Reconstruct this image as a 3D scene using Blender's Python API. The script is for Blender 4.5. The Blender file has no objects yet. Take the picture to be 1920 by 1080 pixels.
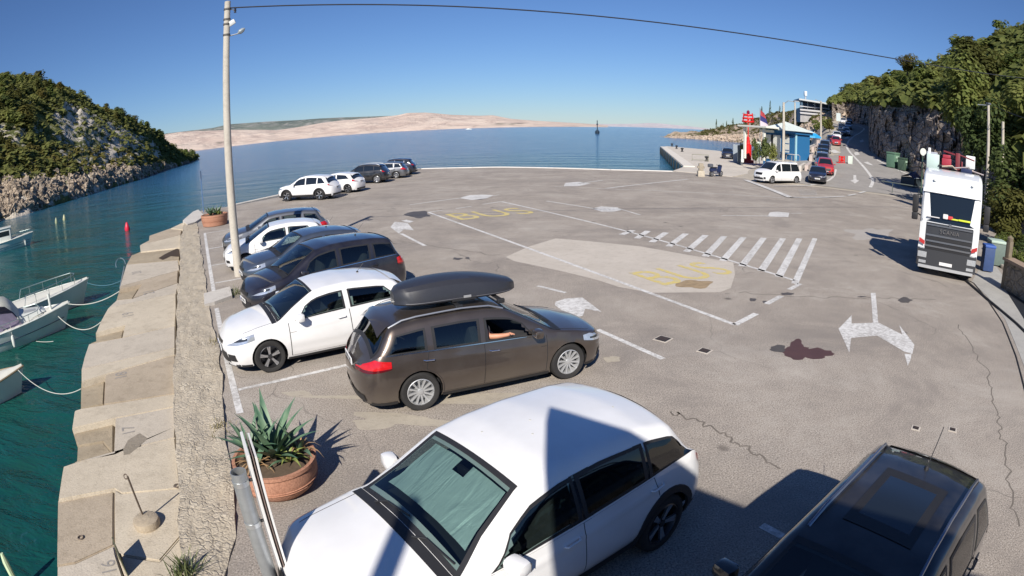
import bpy, bmesh, math, random
from mathutils import Vector, Matrix, noise, Euler
sin, cos, PI, R = math.sin, math.cos, math.pi, math.radians
C = bpy.context.scene.collection
SC = bpy.context.scene
random.seed(7)

# ------------------------------------------------------------------ camera
CH = 4.30                       # height of the camera over the parking lot
LF, LK, PITCH, ROLL = 1130.0, 0.0477, 0.2701, 0.0179
cd = bpy.data.cameras.new('camera'); cam = bpy.data.objects.new('camera', cd); C.objects.link(cam)
cd.type = 'PANO'; cd.sensor_width = 36.0; cd.sensor_height = 20.25; cd.sensor_fit = 'HORIZONTAL'
cd.clip_start = 0.05; cd.clip_end = 60000
cc = cd
cc.panorama_type = 'FISHEYE_LENS_POLYNOMIAL'
cc.fisheye_fov = R(170)
cc.fisheye_polynomial_k0 = 0.0
cc.fisheye_polynomial_k1 = -(1920/36.0)/LF
cc.fisheye_polynomial_k2 = 0.0
cc.fisheye_polynomial_k3 = -LK*(1.92/36.0)**3
cc.fisheye_polynomial_k4 = 0.0
cam.location = (0, 0, CH)
cam.rotation_euler = (Matrix.Rotation(PI/2-PITCH, 4, 'X') @ Matrix.Rotation(-ROLL, 4, 'Z')).to_euler()
SC.camera = cam

# ------------------------------------------------------------------ light
SUN_AZ, SUN_EL = R(189), R(37)          # azimuth measured from +Y clockwise, sun behind the camera
w = bpy.data.worlds.new('World'); SC.world = w; w.use_nodes = True
nt = w.node_tree; nt.nodes.clear()
sky = nt.nodes.new('ShaderNodeTexSky'); sky.sky_type = 'NISHITA'; sky.sun_disc = False
sky.sun_elevation = SUN_EL; sky.sun_rotation = SUN_AZ
sky.altitude = 0; sky.air_density = 1.0; sky.dust_density = 0.0; sky.ozone_density = 3.0
bg = nt.nodes.new('ShaderNodeBackground'); bg.inputs[1].default_value = 0.058
ow = nt.nodes.new('ShaderNodeOutputWorld')
tint = nt.nodes.new('ShaderNodeMix'); tint.data_type = 'RGBA'; tint.blend_type = 'MULTIPLY'; tint.inputs[0].default_value = 1.0
tint.inputs[7].default_value = (.62, .81, 1.16, 1)      # one even colour balance for the whole sky
nt.links.new(sky.outputs[0], tint.inputs[6]); nt.links.new(tint.outputs[2], bg.inputs[0]); nt.links.new(bg.outputs[0], ow.inputs[0])
sl = bpy.data.lights.new('sun', 'SUN'); sl.energy = 4.8; sl.angle = R(0.53); sl.color = (1.0, 0.935, 0.84)
so = bpy.data.objects.new('sun', sl); C.objects.link(so)
sd = Vector((sin(SUN_AZ)*cos(SUN_EL), cos(SUN_AZ)*cos(SUN_EL), sin(SUN_EL)))
so.rotation_euler = sd.to_track_quat('Z', 'Y').to_euler(); so.location = (0, -20, 40)
vs = SC.view_settings; vs.view_transform = 'Standard'; vs.look = 'None'; vs.gamma = 1; vs.exposure = 0.42
vs.use_curve_mapping = False
SC.cycles.max_bounces = 6; SC.cycles.transparent_max_bounces = 10
SC.cycles.caustics_reflective = False; SC.cycles.caustics_refractive = False
SC.cycles.sample_clamp_indirect = 6

# ------------------------------------------------------------------ pixel -> point helpers (survey of the photograph)
_Rx = Matrix(((1,0,0),(0,cos(PITCH),sin(PITCH)),(0,-sin(PITCH),cos(PITCH))))
_Rr = Matrix(((cos(ROLL),0,sin(ROLL)),(0,1,0),(-sin(ROLL),0,cos(ROLL))))
def ray(px, py):
    x, y = (px-960)/1000, -(py-540)/1000
    r = math.hypot(x, y)+1e-9; th = r*1000/LF+LK*r**3
    return _Rx @ (_Rr @ Vector((x/r*sin(th), cos(th), y/r*sin(th))))
def G(px, py, z=0.0):
    d = ray(px, py); t = (z-CH)/d.z
    return Vector((d.x*t, d.y*t, z))
def AT(px, D, z=0.0):
    """point in the column of pixel px at the horizontal distance D and height z"""
    lo, hi = R(-70), R(70)
    for _ in range(40):
        m = (lo+hi)/2
        if proj(Vector((sin(m)*D, cos(m)*D, z)))[0] < px: lo = m
        else: hi = m
    return Vector((sin(lo)*D, cos(lo)*D, z))
def ATP(px, py, D):
    d = ray(px, py); t = D/math.hypot(d.x, d.y)
    return Vector((d.x*t, d.y*t, CH+d.z*t))
def proj(p):
    d = (p-Vector((0,0,CH))).normalized(); d = _Rr.transposed() @ (_Rx.transposed() @ d)
    th = math.acos(max(-1, min(1, d.y))); r = th*LF/1000
    for _ in range(12): r -= (r*1000/LF+LK*r**3-th)/(1000/LF+3*LK*r*r)
    q = math.hypot(d.x, d.z)+1e-12
    return 960+1000*r*d.x/q, 540-1000*r*d.z/q
def lerp(a, b, t): return a+(b-a)*t
def tab(t, x):
    if x <= t[0][0]: return t[0][1]
    for (a, u), (b, v) in zip(t, t[1:]):
        if x <= b: return u+(v-u)*(x-a)/(b-a)
    return t[-1][1]
def sst(x, a, b):
    t = max(0, min(1, (x-a)/(b-a))); return t*t*(3-2*t)
ZR = [(0,0),(54,0),(60,.45),(68,1.0),(76,1.6),(91,2.7),(105,3.7),(120,4.9),(135,6.2),(150,8.0),(165,9.4),(180,10.5),(220,13.5),(400,24)]
def T(x, y):
    D = math.hypot(x, y); a = math.degrees(math.atan2(x, y))
    return tab(ZR, D)*sst(a, 21, 26)
def GT(px, py, D0=12, D1=400):
    d = ray(px, py); hh = math.hypot(d.x, d.y); dx, dy, dz = d.x/hh, d.y/hh, d.z/hh
    D = D0
    while D < D1:
        if CH+dz*D <= T(dx*D, dy*D): break
        D += .1
    return Vector((dx*D, dy*D, T(dx*D, dy*D)))

# ------------------------------------------------------------------ materials
def lin(c):
    if isinstance(c, str):
        c = [int(c[i:i+2], 16)/255 for i in (0, 2, 4)]
        c = [v/12.92 if v <= .04045 else ((v+.055)/1.055)**2.4 for v in c]
    return (c[0], c[1], c[2], 1)
class NM:
    def __init__(s, name):
        s.m = bpy.data.materials.new(name); s.m.use_nodes = True
        s.t = s.m.node_tree; s.b = s.t.nodes['Principled BSDF']; s.out = s.t.nodes['Material Output']
        s._co = None
    def n(s, typ, **kw):
        o = s.t.nodes.new('ShaderNode'+typ)
        for k, v in kw.items(): setattr(o, k, v)
        return o
    def l(s, a, b): s.t.links.new(a, b); return b
    def co(s):
        if not s._co: s._co = s.n('NewGeometry').outputs['Position']
        return s._co
    def obco(s): return s.n('TexCoord').outputs['Object']
    def map(s, co, sc=(1,1,1), rot=(0,0,0)):
        m = s.n('Mapping'); m.inputs['Scale'].default_value = sc; m.inputs['Rotation'].default_value = rot
        s.l(co, m.inputs['Vector']); return m.outputs[0]
    def noise(s, scale, det=4, co=None, rough=.55, dist=0):
        o = s.n('TexNoise'); o.inputs['Scale'].default_value = scale; o.inputs['Detail'].default_value = det
        o.inputs['Roughness'].default_value = rough; o.inputs['Distortion'].default_value = dist
        s.l(co or s.co(), o.inputs['Vector']); return o.outputs['Fac']
    def vor(s, scale, co=None, feat='F1', out='Distance'):
        o = s.n('TexVoronoi'); o.feature = feat; o.inputs['Scale'].default_value = scale
        s.l(co or s.co(), o.inputs['Vector']); return o.outputs[out]
    def ramp(s, fac, stops, interp='LINEAR'):
        o = s.n('ValToRGB'); cr = o.color_ramp; cr.interpolation = interp
        while len(cr.elements) < len(stops): cr.elements.new(.5)
        for e, (p, c) in zip(cr.elements, stops):
            e.position = p; e.color = (c, c, c, 1) if isinstance(c, (int, float)) else lin(c)
        s.l(fac, o.inputs[0]); return o.outputs[0]
    def mix(s, fac, a, b, mode='MIX'):
        o = s.n('Mix', data_type='RGBA', blend_type=mode)
        for i, v in ((0, fac), (6, a), (7, b)):
            if hasattr(v, 'is_linked') or hasattr(v, 'links'): s.l(v, o.inputs[i])
            elif i == 0: o.inputs[0].default_value = v
            else: o.inputs[i].default_value = lin(v)
        return o.outputs[2]
    def math(s, op, a, b=0.0, c=0.0):
        o = s.n('Math', operation=op)
        for i, v in enumerate((a, b, c)):
            if hasattr(v, 'links'): s.l(v, o.inputs[i])
            else: o.inputs[i].default_value = v
        return o.outputs[0]
    def bump(s, h, strength=.3, dist=.02):
        o = s.n('Bump'); o.inputs['Strength'].default_value = strength; o.inputs['Distance'].default_value = dist
        s.l(h, o.inputs['Height']); s.l(o.outputs[0], s.b.inputs['Normal']); return o
    def set(s, **kw):
        for k, v in kw.items():
            i = s.b.inputs[k.replace('_', ' ')]
            if hasattr(v, 'links'): s.l(v, i)
            else: i.default_value = v
        return s
M = {}
def simple(name, col, rough=.6, metal=0.0, var=.0, sc=8, bump=0.0, coat=0.0, spec=.5):
    if name in M: return M[name]
    k = NM(name); c = lin(col)
    if var:
        f = k.noise(sc, 3, k.obco())
        k.set(Base_Color=k.mix(f, tuple(max(0, v*(1-var)) for v in c[:3]), tuple(min(1, v*(1+var)) for v in c[:3])))
        if bump: k.bump(f, bump, .01)
    else: k.set(Base_Color=c)
    k.set(Roughness=rough, Metallic=metal, Coat_Weight=coat, Coat_Roughness=.03)
    k.b.inputs['Specular IOR Level'].default_value = spec
    M[name] = k.m; return k.m

def paint(name, col, metal=0.0, rough=.4):
    """car paint: coloured base, clear coat, a little road dust"""
    if name in M: return M[name]
    k = NM(name); c = lin(col)
    f = k.ramp(k.noise(2.2, 5, k.obco()), [(.35, 0.0), (.75, .16)])
    z = k.n('SeparateXYZ'); k.l(k.obco(), z.inputs[0])
    low = k.math('MULTIPLY', k.ramp(z.outputs[2], [(.15, .55), (.6, .0)]), .6)
    f2 = k.math('MAXIMUM', f, low)
    k.set(Base_Color=k.mix(f2, c[:3], (.33, .30, .27)), Metallic=metal, Roughness=rough, Coat_Weight=1.0)
    k.set(Coat_Roughness=k.math('MULTIPLY', f2, .45))
    g = k.n('NewGeometry')      # inside of the shell is dark trim
    tr = k.n('BsdfDiffuse'); tr.inputs[0].default_value = (.02,.02,.022,1)
    mx = k.n('MixShader'); k.l(g.outputs['Backfacing'], mx.inputs[0]); k.l(k.b.outputs[0], mx.inputs[1]); k.l(tr.outputs[0], mx.inputs[2])
    k.l(mx.outputs[0], k.out.inputs[0])
    M[name] = k.m; return k.m
def glass(name, tint, refl=.06):
    if name in M: return M[name]
    k = NM(name); t = k.n('BsdfTransparent'); t.inputs[0].default_value = lin(tint)
    g = k.n('BsdfGlossy'); g.inputs['Roughness'].default_value = .02; g.inputs['Color'].default_value = (1,1,1,1)
    fr = k.n('Fresnel'); fr.inputs[0].default_value = 1.7
    mx = k.n('MixShader'); ge = k.n('NewGeometry'); k.l(k.math('MULTIPLY', fr.outputs[0], k.math('SUBTRACT', 1.0, ge.outputs['Backfacing'])), mx.inputs[0]); k.l(t.outputs[0], mx.inputs[1]); k.l(g.outputs[0], mx.inputs[2])
    k.l(mx.outputs[0], k.out.inputs[0]); M[name] = k.m; return k.m

BLK = lambda: simple('black_plastic', (.018,.018,.02), .55, var=.2)
RUB = lambda: simple('tyre_rubber', (.022,.021,.021), .85, var=.3, sc=12)
CHR = lambda: simple('chrome', (.75,.76,.78), .18, 1.0)
ALU = lambda: simple('alloy', (.55,.56,.58), .32, .9)
DGL = lambda: simple('dark_glass', (.012,.016,.02), .04, 0, coat=1.0)

# ------------------------------------------------------------------ mesh helpers
def finish(o, label=None, cat=None, group=None, kind=None):
    if label: o['label'] = label
    if cat: o['category'] = cat
    if group: o['group'] = group
    if kind: o['kind'] = kind
    return o
def mesh(name, V, F, mat, parent=None, smooth=False, mi=None, ang=None):
    me = bpy.data.meshes.new(name); me.from_pydata([tuple(v) for v in V], [], F); me.update()
    for m in (mat if isinstance(mat, (list, tuple)) else [mat]): me.materials.append(m)
    if mi: me.polygons.foreach_set('material_index', mi)
    if smooth: me.polygons.foreach_set('use_smooth', [True]*len(F))
    if smooth and ang: me.set_sharp_from_angle(angle=R(ang))
    return link(name, me, parent)
def link(name, me, parent=None):
    o = bpy.data.objects.new(name, me); C.objects.link(o)
    if parent: o.parent = parent
    return o
def empty(name, loc=(0,0,0), rz=0, **kw):
    o = bpy.data.objects.new(name, None); C.objects.link(o); o.location = loc; o.rotation_euler = (0,0,rz)
    return finish(o, **kw)
class MB:
    """collects shapes into one mesh"""
    def __init__(s): s.V, s.F, s.I = [], [], []; s.mi = 0
    def add(s, V, F):
        b = len(s.V); s.V += [Vector(v) for v in V]; s.F += [[b+i for i in f] for f in F]; s.I += [s.mi]*len(F); return s
    def box(s, c, size, rz=0, rot=None, taper=1.0):
        a, b, h = size[0]/2, size[1]/2, size[2]/2
        V = [Vector((x*a*(taper if z > 0 else 1), y*b*(taper if z > 0 else 1), z*h)) for z in (-1, 1) for x, y in ((-1,-1),(1,-1),(1,1),(-1,1))]
        m = (rot.to_matrix() if rot else Matrix.Rotation(rz, 3, 'Z'))
        return s.add([m @ v + Vector(c) for v in V], [(3,2,1,0),(4,5,6,7),(0,1,5,4),(1,2,6,5),(2,3,7,6),(3,0,4,7)])
    def bbox(s, c, size, bev=.02, rz=0, rot=None):
        bm = bmesh.new(); bmesh.ops.create_cube(bm, size=1)
        for v in bm.verts: v.co = Vector((v.co.x*size[0], v.co.y*size[1], v.co.z*size[2]))
        bmesh.ops.bevel(bm, geom=bm.edges[:], offset=min(bev, min(size)*.45), segments=2, profile=.6, affect='EDGES')
        m = (rot.to_matrix() if rot else Matrix.Rotation(rz, 3, 'Z')); bm.verts.index_update()
        s.add([m @ v.co + Vector(c) for v in bm.verts], [[v.index for v in f.verts] for f in bm.faces]); bm.free(); return s
    def tube(s, pts, r, n=8, caps=True):
        pts = [Vector(p) for p in pts]; rs = r if isinstance(r, (list, tuple)) else [r]*len(pts)
        V, F = [], []; up = Vector((0,0,1))
        for i, p in enumerate(pts):
            t = (pts[min(i+1, len(pts)-1)]-pts[max(i-1, 0)]).normalized()
            a = t.cross(up if abs(t.z) < .95 else Vector((1,0,0))).normalized(); b = a.cross(t)
            for k in range(n):
                an = 2*PI*k/n; V.append(p+(a*cos(an)+b*sin(an))*rs[i])
        for i in range(len(pts)-1):
            for k in range(n): F.append((i*n+k, (i+1)*n+k, (i+1)*n+(k+1) % n, i*n+(k+1) % n))
        if caps: F.append(list(range(n))); F.append([(len(pts)-1)*n+n-1-k for k in range(n)])
        return s.add(V, F)
    def lathe(s, prof, n=20, c=(0,0,0), m=None):
        V, F = [], []; L = len(prof); c = Vector(c)
        for k in range(n):
            a = 2*PI*k/n
            for r, z in prof:
                v = Vector((r*cos(a), r*sin(a), z)); V.append((m @ v if m else v)+c)
        for k in range(n):
            k2 = (k+1) % n
            for i in range(L-1): F.append((k*L+i, k2*L+i, k2*L+i+1, k*L+i+1))
        return s.add(V, F)
    def poly(s, pts, z0, z1):
        n = len(pts); V = [Vector((p[0], p[1], z0)) for p in pts]+[Vector((p[0], p[1], z1)) for p in pts]
        return s.add(V, [list(range(n, 2*n)), list(range(n-1, -1, -1))]+[(i, (i+1) % n, n+(i+1) % n, n+i) for i in range(n)])
    def make(s, name, mat, parent=None, smooth=False, ang=35):
        return mesh(name, s.V, s.F, mat, parent, smooth, s.I if isinstance(mat, (list, tuple)) else None, ang if smooth else None)
def fixn(o):
    bm = bmesh.new(); bm.from_mesh(o.data); bmesh.ops.recalc_face_normals(bm, faces=bm.faces[:]); bm.to_mesh(o.data); bm.free(); return o

# ================================================================== CARS
def smooth_tab(pts, r=.04):
    def f(d):
        return sum(tab(pts, d+k*r) for k in (-1, -.5, 0, .5, 1))/5
    return f
class Car:
    """body surface: x forward, y left, z up, ground at 0; d = distance behind the front bumper"""
    def __init__(s, sp):
        s.sp = sp; s.L, s.W, s.H = sp['L'], sp['W'], sp['H']
        s.zc = smooth_tab(sp['prof'], sp.get('sm', .05)); s.belt = sp['belt']; s.zs = sp.get('sill', .24)
        s.tum = sp.get('tum', .30); s.fz = sp.get('fz', .72); s.rz = sp.get('rz', .55)
        s.fn = sp.get('fn', 2.7); s.rn = sp.get('rn', 3.0)
    def w(s, d):
        d = max(0, min(s.L, d)); k = 1
        if d < s.fz: k = max(0, 1-((s.fz-d)/s.fz)**s.fn)**(1/s.fn)
        e = s.L-d
        if e < s.rz: k = min(k, (max(0, 1-((s.rz-e)/s.rz)**s.rn))**(1/s.rn))
        return s.W/2*k
    def X(s, d, z):
        x = s.L/2-d
        f = ((z-.48)/.5)**2
        x -= s.sp.get('nose', .13)*f*math.exp(-(d/.35)**2)*(1.0 if z > .48 else .8)
        x += s.sp.get('tail', .10)*f*math.exp(-((s.L-d)/.35)**2)*(1.0 if z > .48 else 1.1)
        return x
    def cu(s, d): return s.sp.get('curve', .15)*cos(PI*d/s.L)
    def ztop(s, d, y):
        q = y/(s.W/2); dd = min(s.L, max(0, d-s.cu(d)*q*q))
        return s.zc(dd)-s.sp.get('crown', .055)*q*q
    def sec(s, d):
        w = s.w(d); zt = s.zc(min(s.L, max(0, d))); zb = min(tab(s.belt, d), zt-.035); zb = max(zb, s.zs+.05)
        yb = w*.945; h = zt-zb; ye = max(.08*w, yb-s.tum*h-.012)
        ze = max(zb+.012, s.ztop(d, ye)); rc = min(.10, .45*(ze-zb)+.005)
        return w, zt, zb, yb, ye, ze, rc
    def low(s, d, z, sg=1):
        w, zt, zb, yb, ye, ze, rc = s.sec(d); zm = .58
        a = max(0, (zm-z)/(zm-s.zs)); b = max(0, (z-zm)/max(.05, zb-zm))
        y = w*(1-.085*a*a-.055*min(1, b)**2)
        y += .009*math.exp(-((z-(tab(s.belt, d)-.15))/.03)**2)*(w/(s.W/2))-.010*math.exp(-((z-.40)/.07)**2)*sst(d,1.0,1.5)*sst(s.L-d,.9,1.4)
        return Vector((s.X(d, z), sg*y, z))
    def up(s, d, f, sg=1):
        w, zt, zb, yb, ye, ze, rc = s.sec(d)
        z = lerp(zb, ze-rc*.85, f); t = (z-zb)/max(.01, ze-zb)
        bul = .018*sin(PI*min(1, t))*min(1, (ze-zb)/.3)
        return Vector((s.X(d, z), sg*(lerp(yb, ye, t)+bul), z))
    def top(s, d, u):
        w, zt, zb, yb, ye, ze, rc = s.sec(d); y = u*(ye-rc*.75)
        z = s.ztop(d, y); return Vector((s.X(d, z), y, z))
    def corner(s, d, t, sg=1):
        a = s.up(d, 1, sg); b = s.top(d, sg); w, zt, zb, yb, ye, ze, rc = s.sec(d)
        c = Vector((lerp(a.x, b.x, .5), sg*(ye+.004), max(ze, b.z-.004)))
        return a*(1-t)**2+c*2*t*(1-t)+b*t*t
    def patch(s, fn, us, vs_, off, flip=False):
        """surface patch raised by off along its normal; fn(u, v)"""
        V = []; e = 1e-3
        for u in us:
            for v in vs_:
                p = fn(u, v); n = (fn(u+e, v)-fn(u-e, v)).cross(fn(u, v+e)-fn(u, v-e))
                n = n.normalized() if n.length > 1e-12 else Vector((0,0,1))
                V.append(p+n*(off*(-1 if flip else 1)))
        nv = len(vs_); F = []
        for i in range(len(us)-1):
            for j in range(nv-1):
                q = (i*nv+j, (i+1)*nv+j, (i+1)*nv+j+1, i*nv+j+1)
                F.append(q[::-1] if flip else q)
        return V, F
def lin_n(a, b, n): return [a+(b-a)*i/(n-1) for i in range(n)]

WHEELS = {}
def wheel_meshes(r, wd, style, rimmat):
    key = (r, wd, style, rimmat.name)
    if key in WHEELS: return WHEELS[key]
    rr = r*(.69 if style != 'steel' else .66)
    my = Matrix.Rotation(PI/2, 3, 'X')      # lathe axis -> -Y side outward handled by caller
    t = MB(); h = wd/2
    t.lathe([(rr, -h), (r*.93, -h), (r*.985, -h*.8), (r, -h*.45), (r, h*.45), (r*.985, h*.8), (r*.93, h), (rr+.01, h), (rr, h*.9)], 28, m=my)
    tyre = t.make('tmp', RUB(), None, True, 50); tm = tyre.data; bpy.data.objects.remove(tyre)
    k = MB()
    k.lathe([(rr, -h), (rr, h*.92), (rr-.012, h*.98), (rr-.02, h*.7), (rr-.035, -h*.2), (.02, -h*.2)], 28, m=my)
    # outer face is at local z=+h -> after rotation y=-h
    n = {'five': 5, 'ten': 10, 'multi': 12, 'six': 6, 'steel': 8, 'twin': 5}[style]
    k.mi = 1 if style in ('twin',) else 0
    for i in range(n):
        for o in ((-.10, .10) if style in ('twin',) else (0,)):
            a = 2*PI*i/n+o; wd2 = {'five': .075, 'ten': .035, 'multi': .030, 'six': .06, 'steel': .06, 'twin': .028}[style]*r/.33
            p = []
            for q, ww, zz in ((.03, 1.1, .72), (rr*.55, .9, .80), (rr-.012, 1.25, .90)):
                for sg in (-1, 1): p.append(Vector((q*cos(a)-sg*ww*wd2/2*sin(a), q*sin(a)+sg*ww*wd2/2*cos(a), h*zz)))
            p2 = [v-Vector((0,0,.03)) for v in p]
            V = [my @ v for v in p+p2]
            k.add(V, [(0,2,3,1),(2,4,5,3),(0,6,8,2),(2,8,10,4),(1,3,9,7),(3,5,11,9)])
    k.mi = 0
    k.lathe([(.045, h*.6), (.045, h*.86), (.02, h*.9), (.0, h*.9)], 12, m=my)
    ro = k.make('tmp', [rimmat, ALU()], None, True, 40); rm = ro.data; bpy.data.objects.remove(ro)
    WHEELS[key] = (tm, rm); return WHEELS[key]

def build_car(name, label, cat, sp, pos, yaw, group=None, lod=0):
    c = Car(sp); L, W = c.L, c.W; hero = lod == 0
    root = empty(name, (pos[0], pos[1], pos[2]), yaw, label=label, cat=cat)
    if group: root['group'] = group
    P = sp['paint']; wr = sp['wr']; dfw, drw = sp['fo'], sp['fo']+sp['wb']; aR = wr+.045
    # ---- shell
    step = .055 if hero else (.08 if lod == 1 else .14)
    ds = [0, .012, .035, .07, .11, .16, .22]; d = .22+step
    while d < L-.2: ds.append(d); d += step
    ds += [L-.2, L-.14, L-.09, L-.05, L-.025, L-.008, L]
    nz = 9 if hero else (7 if lod == 1 else 5); nu = 9 if hero else 5; nt_ = 13 if hero else 7
    V, info, F, rows = [], [], [], []
    for d in ds:
        w, zt, zb, yb, ye, ze, rc = c.sec(d)
        half = []
        for i in range(nz):
            z = lerp(c.zs, zb, i/(nz-1)); half.append((c.low(d, z), ('L', d, z)))
        for i in range(1, nu+1):
            f = i/nu; half.append((c.up(d, f), ('U', d, f)))
        for t in (.33, .66): half.append((c.corner(d, t), ('C', d, t)))
        for i in range(nt_):
            u = 1-i/(nt_-1); half.append((c.top(d, u), ('T', d, u)))
        row = [(p, t, 1) for p, t in half]+[(Vector((p.x, -p.y, p.z)), t, -1) for p, t in reversed(half[:-1])]
        b = len(V); V += [r[0] for r in row]; info += [(r[1], r[2]) for r in row]; rows.append(range(b, b+len(row)))
    n = len(rows[0])
    holes = sp.get('holes', hero)
    sw = sp['windows']
    def win_in(tag, sg):
        k, d, f = tag
        if k == 'U' and .05 < f < .93:
            for (b0, b1, t0, t1) in sw:
                a0, a1 = lerp(b0, t0, f)+.03, lerp(b1, t1, f)-.03
                if a0 < d < a1: return True
        if k == 'T' and abs(f) < .94:
            if sp['ws'][0]+.05 < d-.0 < sp['ws'][1]-.05: return True
            if sp['rw'][0]+.05 < d < sp['rw'][1]-.05: return True
        return False
    dead = set()
    arch = [(L/2-dfw, wr), (L/2-drw, wr)]
    ins = [None]*len(V)
    for i, v in enumerate(V):
        if info[i][0][0] == 'L':
            for a in arch:
                if math.hypot(v.x-a[0], v.z-a[1]) < aR: ins[i] = a
    for i in range(len(rows)-1):
        for j in range(n-1):
            q = (rows[i][j], rows[i+1][j], rows[i+1][j+1], rows[i][j+1])
            if all(ins[k] for k in q): continue
            if holes and all(win_in(info[k][0], 0) for k in q): continue
            F.append(q)
    used = set(k for q in F for k in q)
    for i in used:
        if ins[i]:
            a = ins[i]; v = V[i]; dx, dz = v.x-a[0], v.z-a[1]; l = math.hypot(dx, dz) or 1
            v.x = a[0]+dx/l*aR; v.z = a[1]+dz/l*aR
    o = mesh('body', V, F, P, root, True, ang=34)
    bm = bmesh.new(); bm.from_mesh(o.data); bmesh.ops.delete(bm, geom=[v for v in bm.verts if not v.link_faces], context='VERTS'); bm.to_mesh(o.data); bm.free()
    # ---- underside and wheel wells
    u = MB(); u.box((0, 0, c.zs+.06), (L-.5, W*.80, .12))
    for a in arch:
        for sg in (-1, 1):
            pr = []; yo, yi = W/2*.93, W/2-.34
            for k in range(13):
                an = R(-14)+k*(PI+R(28))/12; pr.append((a[0]+aR*1.0*cos(an), a[1]+aR*sin(an)))
            b = len(u.V); VV = [Vector((x, sg*yy, z)) for x, z in pr for yy in (yo-.02, yi)]
            u.add(VV, [(2*k, 2*k+1, 2*k+3, 2*k+2) for k in range(12)]+[[2*k+1 for k in range(13)]])
    u.make('underbody', BLK(), root)
    # lower black band / sill cladding
    cl = sp.get('clad', .05); cm = sp.get('cladmat') or BLK()
    for sg in (-1, 1):
        for (d0, d1) in ((.05, dfw-aR-.005), (dfw+aR+.005, drw-aR-.005), (drw+aR+.005, L-.05)):
            k = max(2, int((d1-d0)/.12))
            V2, F2 = c.patch(lambda a_, b_: c.low(a_, b_, sg), lin_n(d0, d1, k+1), [c.zs-.02, c.zs+cl*.5, c.zs+cl], .007, sg < 0)
            mesh('sill_trim', V2, F2, cm, root, True)
    if sp.get('archclad'):
        wd = sp['archclad']
        for a in arch:
            for sg in (-1, 1):
                m = MB()
                V2 = []
                for k in range(19):
                    an = R(-12)+k*(PI+R(24))/18
                    for rr_, of in ((aR-.012, -.02), (aR-.006, .014), (aR+wd, .012), (aR+wd+.006, -.004)):
                        x, z = a[0]+rr_*cos(an), a[1]+rr_*sin(an); d = L/2-x
                        p = c.low(d, max(z, c.zs), sg); V2.append(Vector((x, p.y+sg*of, z)))
                F2 = []
                for k in range(18):
                    for j in range(3):
                        q = (4*k+j, 4*k+j+1, 4*k+j+5, 4*k+j+4); F2.append(q if sg > 0 else q[::-1])
                m.add(V2, F2); m.make('wheel_arch_trim', cm, root, True)
    # ---- doors (panel with a dark shut line round it)
    if lod < 2:
        for sg in (-1, 1):
            for di, (d0, d1, t0, t1) in enumerate(sp['doors']):
                z0, z1 = c.zs+cl+.03, 0
                def dfn(a_, b_, d0=d0, d1=d1, t0=t0, t1=t1):
                    zb = c.sec(lerp(t0, t1, a_))[2]-.012; z = lerp(z0, zb, b_)
                    l0 = lerp(d0, t0, b_); l1 = lerp(d1, t1, b_)
                    if di == 1:            # rear door is cut by the wheel arch
                        dz = z-wr
                        if abs(dz) < aR+.02: l1 = min(l1, drw-math.sqrt(max(0, (aR+.03)**2-dz*dz)))
                    return c.low(lerp(l0, l1, a_), z, sg)
                us, vv = lin_n(0, 1, 15), lin_n(0, 1, 19)
                V2, F2 = c.patch(dfn, us, vv, .0045, sg < 0)
                dr = mesh('door', V2, F2, P, root, True)
                e = .012
                V2, F2 = c.patch(dfn, [-e, -e*.1]+lin_n(.1, .9, 7)+[1+e*.1, 1+e], [-e, 0]+lin_n(.1, .9, 7)+[1, 1+e*.2], .0018, sg < 0)
                F2 = [f for k, f in enumerate(F2) if k//10 < 2 or k//10 > 8 or k % 10 < 1 or k % 10 > 8]
                mesh('shut_line', V2, F2, BLK(), dr, True)
                if hero or lod == 1:
                    hd = lerp(d0, d1, .84); hz = tab(c.belt, hd)-sp.get('hdrop', .13)
                    p = c.low(hd, hz, sg)
                    h = MB(); h.tube([(p.x+.09, p.y+sg*.004, p.z-.004), (p.x+.07, p.y+sg*.036, p.z), (p.x-.07, p.y+sg*.036, p.z+.012), (p.x-.09, p.y+sg*.004, p.z+.010)], .011, 6)
                    h.make('door_handle', sp.get('handlemat') or P, dr, True)
    # ---- side windows
    gl = sp.get('glassmat') or (glass('tinted_glass', (.42,.50,.48)) if holes else DGL())
    pv = sp.get('privacy') or (glass('privacy_glass', (.05,.055,.06)) if holes else DGL())
    for sg in (-1, 1):
        for wi, (b0, b1, t0, t1) in enumerate(sw):
            def wfn(a_, b_): return c.up(lerp(lerp(b0, t0, b_), lerp(b1, t1, b_), a_), b_, sg)
            lo, hi = .03, .95
            bd = .045/(b1-b0)
            us = [0, bd]+lin_n(bd, 1-bd, 7)[1:-1]+[1-bd, 1]; vv = [lo, lo+.07]+lin_n(lo+.07, hi-.08, 4)[1:-1]+[hi-.08, hi]
            V2, F2 = c.patch(wfn, us, vv, .0055, sg < 0)
            nu_, nv_ = len(us)-1, len(vv)-1
            mi = [1 if (i in (0, nu_-1) or j in (0, nv_-1)) else 0 for i in range(nu_) for j in range(nv_)]
            g = pv if (wi >= sp.get('priv_from', 9)) else gl
            if sp.get('openwin') == (wi, sg): F2 = [f for f, m_ in zip(F2, mi) if m_]; mi = [1]*len(F2); mesh('window_frame', V2, F2, [g, BLK()], root, True, mi); continue
            mesh('side_window', V2, F2, [g, DGL() if not holes else BLK()], root, True, mi)
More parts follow.
